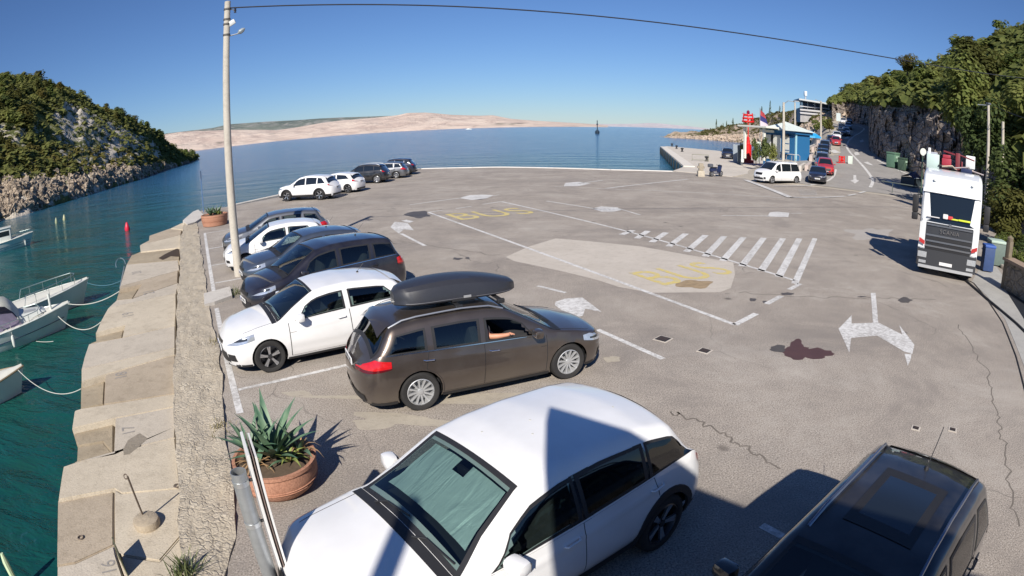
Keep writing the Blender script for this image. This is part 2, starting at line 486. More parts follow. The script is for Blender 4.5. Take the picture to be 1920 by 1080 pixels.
        if sp.get('blackband'):
            e0, e1 = sw[0][0]+.04, sw[-1][1]; V2, F2 = c.patch(lambda a_, b_: c.up(lerp(lerp(sw[0][0], e1, a_), lerp(sw[0][2], sw[-1][3], a_), b_), b_, sg), lin_n(.0, 1, 20), lin_n(.02, .96, 5), .0028, sg < 0)
            nn2 = 4; F2 = [f for k, f in enumerate(F2) if not any(b0+.10 < lerp(sw[0][0], e1, ((k//nn2)+.5)/19) < b1-.10 for b0, b1, _a, _b in sw)]
            for (_b0, e_, _t0, _t1), (s_, *_r) in zip(sw, sw[1:]):
                F3 = [f for k, f in enumerate(F2) if abs(sum(c.L/2-V2[q].x for q in f)/4-(e_+s_)/2) < .14]
                if F3: us_ = sorted(set(q for f in F3 for q in f)); mp = {q: i for i, q in enumerate(us_)}; mesh('pillar_trim', [V2[q] for q in us_], [[mp[q] for q in f] for f in F3], DGL(), root, True)
        if sp.get('chromeline') and lod < 2:
            V2, F2 = c.patch(lambda a_, b_: c.up(a_, b_, sg), lin_n(sw[0][0]-.02, sw[-1][1], 16), [-.01, .028], .009, sg < 0)
            mesh('window_trim', V2, F2, CHR(), root, True)
    # ---- windscreen, rear window
    for nm, (a0, a1), tt in (('windscreen', sp['ws'], gl), ('rear_window', sp['rw'], pv if sp.get('priv_from', 9) < 9 or holes else gl)):
        bu = .05; us = [a0, a0+.05]+lin_n(a0+.05, a1-.05, 8)[1:-1]+[a1-.05, a1]; vv = [-1, -1+bu*1.4]+lin_n(-1+bu*1.4, 1-bu*1.4, 9)[1:-1]+[1-bu*1.4, 1]
        V2, F2 = c.patch(lambda a_, b_: c.top(a_, b_*.985), us, vv, .006, False)
        z = sum(v.z for v in V2)
        nu_, nv_ = len(us)-1, len(vv)-1
        # orientation: make sure it faces out
        p0, p1, p2 = V2[F2[0][0]], V2[F2[0][1]], V2[F2[0][2]]
        if (p1-p0).cross(p2-p0).z < 0:
            V2, F2 = c.patch(lambda a_, b_: c.top(a_, b_*.985), us, vv, .006, True)
        mi = [1 if (i in (0, nu_-1) or j in (0, nv_-1)) else 0 for i in range(nu_) for j in range(nv_)]
        mesh(nm, V2, F2, [tt, DGL() if not holes else BLK()], root, True, mi)
    a0, a1 = sp['ws']
    def topp(d, y, of):
        w, zt, zb, yb, ye, ze, rc = c.sec(d); u_ = y/(ye-rc*.75); return c.top(d, u_)+Vector((.3*of, 0, of))
    if lod < 2:
        for yy in (-.45, .22):
            m = MB(); m.tube([topp(a0-.03, yy, .02), topp(a0+.04, yy+.12, .02), topp(a0+.07, yy+.48, .022)], .010, 5)
            m.make('wiper', BLK(), root)
        V2, F2 = c.patch(lambda a_, b_: c.top(a_, b_), [a0-.10, a0-.005], lin_n(-1, 1, 13), .006, False)
        if (V2[F2[0][1]]-V2[F2[0][0]]).cross(V2[F2[0][2]]-V2[F2[0][0]]).z < 0:
            V2, F2 = c.patch(lambda a_, b_: c.top(a_, b_), [a0-.10, a0-.005], lin_n(-1, 1, 13), .006, True)
        mesh('cowl', V2, F2, BLK(), root, True)
        # bonnet shut lines
        for sg in (-1, 1):
            m = MB(); m.tube([c.top(d, sg*.93)+Vector((0, 0, .0)) for d in lin_n(.42, a0-.08, 9)], .0045, 4)
            m.make('bonnet_shut_line', BLK(), root)
    # ---- lamps
    (h0, h1, hz0, hz1) = sp['head']; hl = simple('headlamp_glass', (.62,.66,.70), .12, .6, var=.25, sc=18, coat=1.0)
    hb = simple('headlamp_dark', (.05,.055,.06), .15, .4, coat=1.0)
    for sg in (-1, 1):
        def hf(a_, b_):
            d = lerp(h0, h1, a_); zc_ = lerp(lerp(hz0, hz1, .0), lerp(hz0, hz1, 1), b_)
            ta = sp.get('headtaper', .55); zmid_ = lerp(hz0, hz1, .5)+.05*a_
            z = zmid_+(b_-.5)*(hz1-hz0)*(1-ta*max(0, a_)**1.5)
            z = min(z, c.sec(d)[2]-.004); return c.low(d, z, sg)
        us, vv = lin_n(0, 1, 9), lin_n(0, 1, 5)
        V2, F2 = c.patch(hf, us, vv, .008, sg < 0)
        mi = [1 if (j in (1,) and 1 < i < 6) else 0 for i in range(8) for j in range(4)]
        mesh('headlight', V2, F2, [hl, hb], root, True, mi)
    (t0, t1, tz0, tz1) = sp['tailz']; rl = simple('tail_lamp_red', (.52,.012,.015), .12, 0, var=.3, sc=14, coat=1.0)
    rd = simple('tail_lamp_dark', (.10,.006,.01), .12, 0, coat=1.0)
    for sg in (-1, 1):
        def tf(a_, b_):
            d = L-lerp(t0, t1, a_); tt = sp.get('tailtaper', .4)
            z = lerp(tz0, tz1, .5+(b_-.5)*(1-tt*a_)); z = min(z, c.sec(d)[2]-.004) if not sp.get('tallp') else z
            if z > c.sec(d)[2]-.004:
                s_ = c.sec(d); f = (z-s_[2])/max(.05, s_[5]-s_[6]*.85-s_[2]); return c.up(d, min(1.0, max(0, f)), sg)
            return c.low(d, z, sg)
        us, vv = lin_n(0, 1, 8), lin_n(0, 1, 6)
        V2, F2 = c.patch(tf, us, vv, .009, sg > 0)
        mi = [1 if j == 0 else 0 for i in range(7) for j in range(5)]
        mesh('tail_light', V2, F2, [rl, rd], root, True, mi)
    # ---- front face: grille, lower intake, plate (pieces follow the nose)
    def front(y, z, of):
        lo, hi = 0.0, c.fz
        for _ in range(26):
            md = (lo+hi)/2
            if c.low(md, z).y < abs(y): lo = md
            else: hi = md
        p = c.low(lo, z); return Vector((p.x+of, y, z))
    def rear(y, z, of):
        lo, hi = L-c.rz, L
        for _ in range(26):
            md = (lo+hi)/2
            if c.low(md, z).y > abs(y): lo = md
            else: hi = md
        p = c.low(lo, z); return Vector((p.x-of, y, z))
    def fpanel(nm, y0, y1, z0, z1, mat, of, fn=front, taper=1.0, nn=9, par=None):
        V2 = []
        for i in range(nn):
            for j in range(4):
                zz = lerp(z0, z1, j/3); tw = lerp(taper, 1, j/3); V2.append(fn(lerp(y0, y1, i/(nn-1))*tw, zz, of))
        F2 = [(i*4+j, i*4+j+1, (i+1)*4+j+1, (i+1)*4+j) for i in range(nn-1) for j in range(3)]
        if fn is front: F2 = [f[::-1] for f in F2]
        return mesh(nm, V2, F2, mat, par or root, True)
    for gname, y, z0, z1, tp in sp['front']:
        gm = {'grille': simple('grille_black', (.012,.012,.013), .45), 'intake': BLK(), 'chrome_bar': CHR(), 'fog_trim': BLK()}[gname]
        if gname == 'fog_trim':
            for sg in (-1, 1): fpanel(gname, sg*y, sg*(y+.17), z0, z1, gm, .012, nn=4)
        else: fpanel(gname, -y, y, z0, z1, gm, .010 if gname != 'chrome_bar' else .018, taper=tp)
    pm = simple('plate_white', (.75,.75,.74), .4)
    pz = sp.get('plate', (.42, .85))
    p = front(0, pz[0], 0); m = MB(); m.bbox((p.x+.016, 0, pz[0]), (.015, .52, .11), .004); pl = m.make('licence_plate', pm, root)
    m = MB(); m.box((p.x+.0245, -.24, pz[0]), (.003, .03, .10)); m.make('plate_band', simple('plate_blue', (.02,.06,.35), .4), pl)
    m = MB()
    for k in range(7): m.box((p.x+.0245, -.17+k*.055+(.03 if k > 2 else 0), pz[0]), (.003, .028, .065))
    m.make('plate_characters', BLK(), pl)['kind'] = 'stuff'
    if sp.get('rearpan', True):
        p = rear(0, pz[1], 0); m = MB(); m.bbox((p.x-.018, 0, pz[1]), (.015, .52, .11), .004); pl = m.make('licence_plate', pm, root)
        m = MB()
        for k in range(7): m.box((p.x-.0265, -.17+k*.055+(.03 if k > 2 else 0), pz[1]), (.003, .028, .065))
        m.make('plate_characters', BLK(), pl)['kind'] = 'stuff'
        if lod < 2:
            fpanel('rear_bumper_trim', -W*.36, W*.36, c.zs+.02, c.zs+.14, BLK(), .012, rear, 1.0)
    # ---- mirrors
    if lod < 3:
        for sg in (-1, 1):
            d = sp['ws'][0]+sp.get('mir', .42); p = c.up(d, .06, sg)
            m = MB(); m.bbox((p.x-.01, p.y+sg*.13, p.z+.07), (.15, .20, .145), .05, rot=Euler((0, 0, sg*.12)))
            mo = m.make('mirror', sp.get('mirmat') or P, root, True)
            m = MB(); m.box((p.x-.087, p.y+sg*.14, p.z+.07), (.004, .15, .10)); m.make('mirror_glass', CHR(), mo)
            m = MB(); m.tube([(p.x+.02, p.y-sg*.01, p.z+.0), (p.x+.01, p.y+sg*.08, p.z+.03)], .02, 6); m.make('mirror_arm', BLK(), mo)
    # ---- wheels
    rm = {'alu': ALU(), 'dark': simple('dark_alloy', (.06,.06,.065), .35, .7), 'silver': simple('hubcap_silver', (.50,.51,.52), .4, .5)}[sp.get('rimc', 'alu')]
    tm, rmsh = wheel_meshes(wr, .215, sp.get('rim', 'five'), rm)
    for a in arch:
        for sg in (-1, 1):
            wo = link('wheel', tm, root); wo.location = (a[0], sg*(W/2-.125), wr)
            st = sp.get('steer', 0) if a[0] > 0 else 0
            wo.rotation_euler = (0, a[0]*1.3+sg, 0) if sg < 0 else (0, a[0]*1.3, PI)
            wo.rotation_euler = (Matrix.Rotation(st+(PI if sg > 0 else 0), 3, 'Z') @ Matrix.Rotation(a[0]*1.7, 3, 'Y')).to_euler()
            ro = link('rim', rmsh, wo)
    # ---- roof furniture
    if sp.get('rails'):
        for sg in (-1, 1):
            m = MB(); r0, r1 = sp['rails']; pts = []
            for k in range(9):
                d = lerp(r0, r1, k/8); p = c.top(d, sg*.97); pts.append(p+Vector((0, 0, .0 if k in (0, 8) else .042)))
            m.tube(pts, .016, 6); m.make('roof_rail', sp.get('railmat') or simple('satin_rail', (.5,.51,.52), .35, .8), root, True)
    if sp.get('antenna'):
        d, ln = sp['antenna']; p = c.top(d, 0)
        m = MB(); m.lathe([(.03, -.01), (.022, .02), (.008, .03), (0, .03)], 8, c=p); ao = m.make('antenna_base', BLK(), root)
        m = MB(); m.tube([p+Vector((0,0,.02)), p+Vector((-ln*.65, 0, ln*.75))], .0045, 4); m.make('antenna', BLK(), ao)
    if sp.get('fin'):
        p = c.top(sp['fin'], 0); m = MB(); m.add([p+Vector(q) for q in ((.07,.02,0),(.07,-.02,0),(-.07,.025,0),(-.07,-.025,0),(-.06,0,.055))], [(0,1,4),(2,0,4),(1,3,4),(3,2,4)]); m.make('antenna_fin', P, root)
    if sp.get('spoiler', True) and lod < 2:
        d0 = sp['rw'][0]; V2, F2 = c.patch(lambda a_, b_: c.top(a_, b_)+Vector((-max(0, a_-d0+.10)*.45, 0, .008+max(0, a_-d0)*.25)), lin_n(d0-.14, d0+.06, 4), lin_n(-.93, .93, 11), .004, True)
        mesh('spoiler', V2, F2, sp.get('spoilmat') or P, root, True); 
    if sp.get('sunroof'):
        d0, d1, wd_ = sp['sunroof']
        V2, F2 = c.patch(lambda a_, b_: c.top(a_, b_), lin_n(d0, d1, 8), lin_n(-wd_, wd_, 9), .006, True)
        mi = [1 if (i in (0, 6) or j in (0, 7)) else 0 for i in range(7) for j in range(8)]
        mesh('sunroof', V2, F2, [DGL(), BLK()], root, True, mi)
    # ---- interior of the near cars
    if holes:
        im = simple('cabin_trim', (.028,.028,.031), .8, var=.3); sm_ = sp.get('seatmat') or simple('seat_cloth', (.05,.05,.055), .9, var=.3, sc=20)
        zb = c.sec(sp['ws'][1])[2]
        m = MB(); m.box((L/2-(sp['ws'][0]+sp['rw'][1])/2, 0, .38), (sp['rw'][1]-sp['ws'][0]-.1, W*.80, .05)); m.make('cabin_floor', im, root)
        m = MB(); m.bbox((L/2-sp['ws'][0]-.42, 0, zb-.13), (.66, W*.76, .22), .08); ds_ = m.make('dashboard', im, root, True)
        V2, F2 = c.patch(lambda a_, b_: c.top(a_, b_), lin_n(sp['ws'][1]+.03, sp['rw'][0], 10), lin_n(-.96, .96, 9), -.03, False)
        sx = L/2-sp['ws'][0]-1.18
        m = MB(); m.lathe([(.185, -.012), (.197, 0), (.185, .012), (.173, 0), (.185, -.012)], 20, c=(sx+.36, .36, zb+.02), m=Matrix.Rotation(R(-62), 3, 'Y')); m.make('steering_wheel', im, root, True)
        seats = [(sx-.12, .36), (sx-.12, -.36), (sx-.98, .38), (sx-.98, -.38), (sx-.98, 0)]
        for k, (x, y) in enumerate(seats):
            m = MB(); m.bbox((x+.22, y, .56), (.5, .48, .16), .05); m.bbox((x-.06, y, .88), (.15, .48 if k < 4 else .3, .62), .06, rot=Euler((0, -.22, 0))); m.bbox((x-.15, y, 1.24), (.09, .25, .17), .04)
            m.make('seat', sm_, root, True)
    return root, c
B = {}
B['suv'] = dict(tum=.36, L=4.45, W=1.86, H=1.62, wb=2.675, fo=.92, wr=.355, sill=.27, belt=[(0,.62),(.35,.86),(1.1,.985),(4.1,1.10),(4.45,.88)],
    prof=[(0,.72),(.04,.86),(.14,.95),(.5,1.01),(1.12,1.09),(1.93,1.545),(2.3,1.605),(2.8,1.62),(3.5,1.575),(3.90,1.50),(4.24,1.14),(4.38,1.04),(4.45,.80)],
    ws=(1.17,1.95), rw=(3.90,4.25), windows=[(1.42,2.44,1.72,2.42),(2.47,3.32,2.45,3.32),(3.35,4.16,3.35,3.88)],
    doors=[(1.36,2.46,1.36,2.44),(2.47,3.62,2.45,3.40)], head=(.04,.62,.74,.88), tailz=(.02,.34,.88,1.08), clad=.13, archclad=.075,
    front=[('grille',.52,.56,.80,.9),('intake',.55,.30,.44,1.05),('fog_trim',.60,.38,.50,1)], rim='twin', rimc='dark', plate=(.50,.80))
B['wagon'] = dict(L=4.505, W=1.78, H=1.485, wb=2.65, fo=.90, wr=.325, sill=.20, belt=[(0,.56),(.35,.76),(1.1,.90),(4.2,1.0),(4.505,.80)],
    prof=[(0,.60),(.04,.72),(.16,.80),(.6,.90),(1.12,.985),(1.95,1.405),(2.3,1.455),(2.8,1.475),(3.5,1.455),(4.02,1.40),(4.32,1.05),(4.44,.95),(4.505,.72)],
    ws=(1.12,1.98), rw=(4.03,4.32), windows=[(1.50,2.42,1.75,2.40),(2.50,3.28,2.48,3.28),(3.38,4.08,3.38,3.86)],
    doors=[(1.34,2.46,1.34,2.44),(2.47,3.55,2.45,3.36)], head=(.05,.62,.58,.77), tailz=(.02,.52,.72,.98), tailtaper=.55, clad=.03,
    front=[('grille',.40,.50,.60,.9),('intake',.55,.24,.40,1.05),('fog_trim',.58,.28,.42,1)], rim='multi', rimc='silver', plate=(.42,.78))
B['hatch'] = dict(L=4.30, W=1.78, H=1.47, wb=2.65, fo=.88, wr=.320, sill=.20, belt=[(0,.56),(.35,.77),(1.1,.90),(3.9,1.04),(4.30,.82)],
    prof=[(0,.60),(.04,.74),(.16,.82),(.6,.92),(1.10,.99),(1.90,1.40),(2.25,1.45),(2.7,1.47),(3.3,1.43),(3.72,1.36),(4.08,1.06),(4.22,.97),(4.30,.74)],
    ws=(1.12,1.93), rw=(3.73,4.08), windows=[(1.46,2.52,1.72,2.50),(2.62,3.70,2.60,3.36)],
    doors=[(1.34,2.62,1.34,2.58)], head=(.04,.62,.60,.84), headtaper=.5, tailz=(.02,.36,.80,1.02), clad=.03,
    front=[('grille',.34,.58,.66,.9),('intake',.50,.26,.46,1.15),('fog_trim',.56,.30,.44,1)], rim='twin', rimc='dark', plate=(.48,.80))
B['mpv'] = dict(L=4.52, W=1.80, H=1.61, wb=2.75, fo=.88, wr=.33, sill=.20, belt=[(0,.60),(.35,.82),(1.1,.96),(4.2,1.08),(4.52,.84)],
    prof=[(0,.66),(.04,.80),(.16,.88),(.55,.98),(.98,1.06),(1.85,1.53),(2.3,1.60),(2.9,1.61),(3.6,1.585),(4.10,1.52),(4.34,1.12),(4.46,1.02),(4.52,.76)],
    ws=(1.0,1.88), rw=(4.10,4.35), windows=[(1.36,2.40,1.66,2.40),(2.48,3.32,2.48,3.34),(3.42,4.14,3.42,3.98)],
    doors=[(1.26,2.44,1.26,2.44),(2.45,3.58,2.45,3.44)], head=(.04,.66,.66,.92), headtaper=.5, tailz=(.02,.44,.76,1.06), clad=.03,
    front=[('grille',.36,.62,.72,.9),('intake',.50,.28,.48,1.1),('fog_trim',.56,.32,.44,1)], rim='five', rimc='alu', plate=(.48,.80))
B['small'] = dict(L=3.97, W=1.72, H=1.48, wb=2.49, fo=.80, wr=.31, sill=.20, belt=[(0,.58),(.3,.78),(.95,.91),(3.6,1.04),(3.97,.82)],
    prof=[(0,.62),(.04,.76),(.14,.84),(.5,.93),(.92,1.01),(1.70,1.41),(2.1,1.46),(2.5,1.48),(3.1,1.45),(3.50,1.37),(3.78,1.04),(3.9,.95),(3.97,.74)],
    ws=(.94,1.73), rw=(3.5,3.79), windows=[(1.26,2.30,1.52,2.28),(2.38,3.30,2.36,3.06)],
    doors=[(1.16,2.36,1.16,2.34)], head=(.04,.60,.64,.86), tailz=(.02,.30,.86,1.04), clad=.03,
    front=[('grille',.40,.34,.50,.75),('chrome_bar',.30,.64,.68,1),('fog_trim',.54,.34,.44,1)], rim='six', rimc='alu', plate=(.56,.80))
B['crossover'] = dict(B['suv'], L=4.60, W=1.82, H=1.67, wb=2.63, fo=.93, wr=.36, windows=[(1.44,2.46,1.74,2.44),(2.54,3.36,2.52,3.36),(3.44,4.10,3.44,3.72)],
    prof=[(0,.74),(.04,.88),(.14,.96),(.5,1.04),(1.12,1.12),(1.95,1.58),(2.4,1.655),(2.9,1.67),(3.6,1.62),(4.00,1.54),(4.34,1.18),(4.50,1.06),(4.60,.82)],
    ws=(1.17,1.98), rw=(4.0,4.34), belt=[(0,.64),(.35,.88),(1.1,1.0),(4.1,1.12),(4.6,.9)], tailz=(.02,.34,.92,1.16), doors=[(1.36,2.48,1.36,2.46),(2.49,3.66,2.47,3.46)])
B['saloon'] = dict(B['wagon'], L=4.65, H=1.44, prof=[(0,.60),(.04,.72),(.16,.80),(.6,.90),(1.18,.97),(2.0,1.38),(2.4,1.43),(2.9,1.44),(3.35,1.39),(4.0,1.06),(4.3,1.03),(4.58,.98),(4.65,.74)],
    ws=(1.2,2.02), rw=(3.36,3.98), windows=[(1.52,2.46,1.8,2.44),(2.54,3.5,2.52,3.2)], spoiler=False, tailz=(.02,.36,.80,.94))
B['van'] = dict(L=4.95, W=1.92, H=1.90, wb=3.275, fo=.88, wr=.345, sill=.22, tum=.17, fz=.75, rz=.22, rn=4.5, belt=[(0,.66),(.35,.92),(1.0,1.04),(4.6,1.10),(4.95,1.08)],
    prof=[(0,.74),(.04,.92),(.14,1.02),(.5,1.14),(.88,1.24),(1.62,1.78),(2.0,1.88),(2.6,1.90),(4.6,1.88),(4.80,1.80),(4.88,1.2),(4.95,.7)],
    ws=(.92,1.66), rw=(4.80,4.88), windows=[(1.22,2.02,1.48,2.02),(2.16,3.36,2.16,3.36),(3.42,4.66,3.42,4.64)], priv_from=1,
    doors=[(1.16,2.08,1.16,2.08),(2.09,3.40,2.09,3.40)], head=(.05,.62,.84,.99), tailz=(.01,.14,.95,1.42), clad=.04, spoiler=False,
    front=[('grille',.44,.72,.92,.9),('intake',.52,.34,.50,1.1),('fog_trim',.60,.38,.56,1)], rim='ten', rimc='alu', plate=(.58,.9), curve=.12)
def spec(b, **k):
    s = dict(B[b]); s.update(k); return s

# ================================================================== SETTING
def nz(x, y, z=0.0, s=1.0, o=3): return noise.fractal(Vector((x*s, y*s, z*s)), 1.0, 2.0, o)

# ---- materials of the setting
def m_asphalt():
    k = NM('asphalt')
    big = k.noise(.12, 4); mid = k.noise(1.1, 5, rough=.7); fine = k.noise(42, 2, rough=.7); grit = k.vor(55)
    c = k.mix(k.ramp(big, [(.3, 0), (.7, 1)]), (.315,.272,.230), (.395,.348,.300))
    c = k.mix(k.ramp(mid, [(.45, 0), (.75, .5)]), c, (.24,.215,.19))
    c = k.mix(k.ramp(fine, [(.34, .85), (.50, 0)]), c, (.11,.10,.09))
    c = k.mix(k.ramp(fine, [(.54, 0), (.68, .75)]), c, (.56,.51,.45))
    blot = k.noise(.32, 6, rough=.78, dist=.4); c = k.mix(k.ramp(blot, [(.36, .55), (.50, 0)]), c, (.21,.185,.165)); c = k.mix(k.ramp(blot, [(.52, 0), (.68, .55)]), c, (.46,.42,.37))
    trk = k.noise(.5, 4, k.map(k.co(), (.10, 1.0, 1), (0,0,.9)), .6); c = k.mix(k.ramp(trk, [(.52, 0), (.66, .35)]), c, (.20,.18,.165))
    # hairline cracks
    wob = k.n('VectorMath', operation='ADD'); nn = k.n('TexNoise'); nn.inputs['Scale'].default_value = .8; k.l(k.co(), nn.inputs[0])
    k.l(k.co(), wob.inputs[0]); k.l(nn.outputs['Color'], wob.inputs[1])
    cr = k.vor(.16, wob.outputs[0], 'DISTANCE_TO_EDGE')
    crm = k.math('MULTIPLY', k.ramp(cr, [(.0, 1), (.0035, 0)]), k.ramp(k.noise(.35, 3), [(.50, 0), (.60, .6)]))
    c = k.mix(crm, c, (.09,.08,.075))
    # scattered dark oil drips
    sp_ = k.math('MULTIPLY', k.ramp(k.vor(.9), [(.05, 1), (.12, 0)]), k.ramp(k.noise(.5, 2), [(.55, 0), (.62, .7)]))
    c = k.mix(sp_, c, (.07,.06,.055))
    k.set(Base_Color=c, Roughness=.88); k.b.inputs['Specular IOR Level'].default_value = .3
    k.bump(k.math('ADD', fine, k.math('MULTIPLY', mid, .6)), .35, .012); return k.m
def m_concrete(name, a, b, dark=(.16,.14,.11), sc=1.0, bump=.4):
    k = NM(name); big = k.noise(.5*sc, 5, rough=.65); mid = k.noise(3.5*sc, 5, rough=.7); fine = k.noise(38*sc, 3, rough=.7)
    c = k.mix(k.ramp(big, [(.3, 0), (.7, 1)]), a, b)
    c = k.mix(k.ramp(mid, [(.5, 0), (.8, .6)]), c, dark)
    c = k.mix(k.ramp(fine, [(.32, .5), (.5, 0)]), c, dark)
    k.set(Base_Color=c, Roughness=.9); k.b.inputs['Specular IOR Level'].default_value = .25
    k.bump(k.math('ADD', k.math('MULTIPLY', mid, 1.5), fine), bump, .02); return k.m
def m_rubble():
    k = NM('rough_masonry'); wq = k.n('VectorMath', operation='MULTIPLY_ADD'); wn = k.n('TexNoise'); wn.inputs['Scale'].default_value = 6; wn.inputs['Detail'].default_value = 3; k.l(k.co(), wn.inputs[0]); k.l(wn.outputs['Color'], wq.inputs[0]); wq.inputs[1].default_value = (.16,.16,.16); k.l(k.co(), wq.inputs[2])
    v = k.vor(8.5, wq.outputs[0], out='Color'); d = k.vor(8.5, wq.outputs[0], feat='DISTANCE_TO_EDGE'); n_ = k.noise(2.2, 5, rough=.7); f = k.noise(30, 3)
    sx = k.n('SeparateColor'); k.l(v, sx.inputs[0])
    c = k.mix(sx.outputs[0], (.36,.31,.24), (.56,.50,.40)); c = k.mix(k.ramp(d, [(0, .45), (.09, 0)]), c, (.26,.22,.165))
    c = k.mix(k.ramp(n_, [(.44, .95), (.66, 0)]), c, (.46,.40,.31)); c = k.mix(k.ramp(f, [(.3, .5), (.5, 0)]), c, (.2,.165,.12))
    k.set(Base_Color=c, Roughness=.92)
    k.bump(k.math('ADD', k.math('MULTIPLY', k.ramp(d, [(0, 0), (.12, 1)]), k.ramp(n_, [(.40, .2), (.6, 1)])), f), .6, .03); return k.m
def m_rock(name, a, b, dk, sc=1.0, bump=.8):
    k = NM(name); co = k.map(k.co(), (1, 1, 2.2))
    big = k.noise(.09*sc, 5, co, .65); mid = k.noise(.7*sc, 6, co, .72, .4); v = k.vor(.55*sc, co, 'DISTANCE_TO_EDGE'); fine = k.noise(4*sc, 4)
    c = k.mix(k.ramp(big, [(.35, 0), (.65, 1)]), a, b); c = k.mix(k.ramp(mid, [(.30, .95), (.52, 0)]), c, dk)
    c = k.mix(k.ramp(v, [(0, .6), (.05, 0)]), c, dk); c = k.mix(k.ramp(fine, [(.35, .45), (.55, 0)]), c, dk)
    k.set(Base_Color=c, Roughness=.93); k.b.inputs['Specular IOR Level'].default_value = .2
    k.bump(k.math('ADD', k.math('MULTIPLY', mid, 2), k.ramp(v, [(0, 0), (.1, 1)])), bump, .5); return k.m
def m_scrub(name, g1, g2, rock, rock2, thr=.55, sc=1.0):
    """hillside: dry grass and low scrub with bare limestone showing through"""
    k = NM(name); big = k.noise(.05*sc, 5, rough=.62); mid = k.noise(.45*sc, 6, rough=.72); fine = k.noise(3*sc, 4, rough=.7)
    g = k.mix(k.ramp(mid, [(.35, 0), (.62, 1)]), g1, g2); r = k.mix(k.ramp(fine, [(.35, 0), (.6, 1)]), rock2, rock)
    f = k.math('ADD', k.math('MULTIPLY', big, .62), k.math('MULTIPLY', mid, .42))
    c = k.mix(k.ramp(f, [(thr-.03, 0), (thr+.02, 1)]), g, r)
    k.set(Base_Color=c, Roughness=.95); k.b.inputs['Specular IOR Level'].default_value = .15
    k.bump(k.math('ADD', mid, k.math('MULTIPLY', fine, .4)), .9, .8); return k.m
ASPH = m_asphalt(); QUAY = m_concrete('quay_concrete', (.47,.41,.32), (.58,.51,.40), (.27,.225,.165))
QUAY2 = m_concrete('quay_concrete_brown', (.36,.30,.225), (.46,.385,.295), (.21,.17,.12))
QUAY3 = m_concrete('quay_concrete_grey', (.45,.40,.33), (.54,.48,.395), (.26,.225,.18))
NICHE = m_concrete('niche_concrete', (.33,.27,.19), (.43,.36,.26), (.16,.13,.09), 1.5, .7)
RUBB = m_rubble(); PALE = m_concrete('pale_concrete', (.50,.47,.43), (.60,.57,.52), (.32,.29,.26))
APRON = m_concrete('apron_concrete', (.34,.33,.31), (.43,.42,.39), (.24,.23,.215))
PIERM = m_concrete('pier_concrete', (.50,.455,.40), (.60,.55,.48), (.32,.29,.25), .4)

def m_water():
    k = NM('sea_water'); co = k.co(); sx = k.n('SeparateXYZ'); k.l(co, sx.inputs[0])
    # shallow inlet between the quay and the hill: green over sand and weed; open sea: blue
    ln = k.n('VectorMath', operation='LENGTH'); k.l(co, ln.inputs[0])
    dist = ln.outputs['Value']; nn = k.noise(.05, 4); n2 = k.noise(.6, 5, rough=.65)
    dd = k.math('ADD', dist, k.math('MULTIPLY', k.math('SUBTRACT', nn, .5), 60))
    deep = k.math('MULTIPLY', dd, 1/140.0)
    c = k.ramp(deep, [(.05, (.004,.050,.050)), (.20, (.008,.070,.058)), (.42, (.012,.080,.085)), (.75, (.016,.088,.150)), (1.0, (.016,.085,.18))])
    c = k.mix(k.math('MULTIPLY', k.ramp(n2, [(.45, 0), (.75, 1)]), k.ramp(deep, [(.1, .75), (.5, .1)])), c, (.012,.050,.034))
    rgt = k.ramp(k.math('MULTIPLY', sx.outputs[1], .001), [(.12, 0), (.9, 1)])
    c = k.mix(rgt, c, (.020,.100,.215))
    k.set(Base_Color=c, Roughness=.12); k.b.inputs['IOR'].default_value = 1.33; k.b.inputs['Specular IOR Level'].default_value = .34
    m1 = k.map(co, (.55, 1.5, 1), (0, 0, .12)); w1 = k.noise(1.3, 4, m1, .6, .3); w2 = k.noise(.16, 3, m1, .5)
    m3 = k.map(co, (.35, 1.2, 1), (0,0,-.1)); w3 = k.noise(5.5, 3, m3, .6)
    h = k.math('ADD', k.math('ADD', k.math('MULTIPLY', w1, .5), k.math('MULTIPLY', w2, 2.2)), k.math('MULTIPLY', w3, .06))
    bp = k.bump(h, .75, .40); return k.m
WZ = -1.3
def disc(name, z, rings, na, mat):
    V = [(0,0,z)]; F = []
    for r in rings:
        for a in range(na): V.append((r*sin(2*PI*a/na), r*cos(2*PI*a/na), z))
    for a in range(na): F.append((0, 1+(a+1) % na, 1+a))
    for i in range(len(rings)-1):
        for a in range(na):
            b, b2 = 1+i*na, 1+(i+1)*na; F.append((b+a, b+(a+1) % na, b2+(a+1) % na, b2+a))
    return mesh(name, V, F, mat)
finish(disc('sea', WZ, [40, 150, 600, 2500, 9000, 30000, 50000], 64, m_water()), kind='structure')

# ---- outlines (surveyed)
ZQ = -.10
quay_px = [(106,1130),(106,1080),(108,937),(116,884),(118,874),(143,865),(145,836),(134,803),(139,770),(151,766),(152,693),(166,645),(180,640),(179,624),(189,601),(202,578),(218,563),(224,542),(225,537),(237,496),(246,479),(264,472),(262,460),(267,457),(279,451),(280,442),(320,428),(343,417)]
inner_px = [(360,1130),(346,1039),(338,902),(330,800),(328,700),(329,640),(333,541),(337,506),(339,449),(345,420)]
strip_px = [(452,1130),(440,1000),(430,900),(418,820),(414,740),(407,660),(390,590),(383,532),(378,500),(375,467),(370,432),(366,415)]
qe = [G(x, y, ZQ) for x, y in quay_px]; qi = [G(x, y, 0) for x, y in inner_px]; qs = [G(x, y, 0) for x, y in strip_px]
def ext(a, b, k): return a+(a-b).normalized()*k
qe[0] = Vector((qe[1].x+1.2, -6, 0)); qi[0] = Vector((qi[1].x+1.6, -6, 0)); qs[0] = Vector((qs[1].x+1.9, -6, 0))
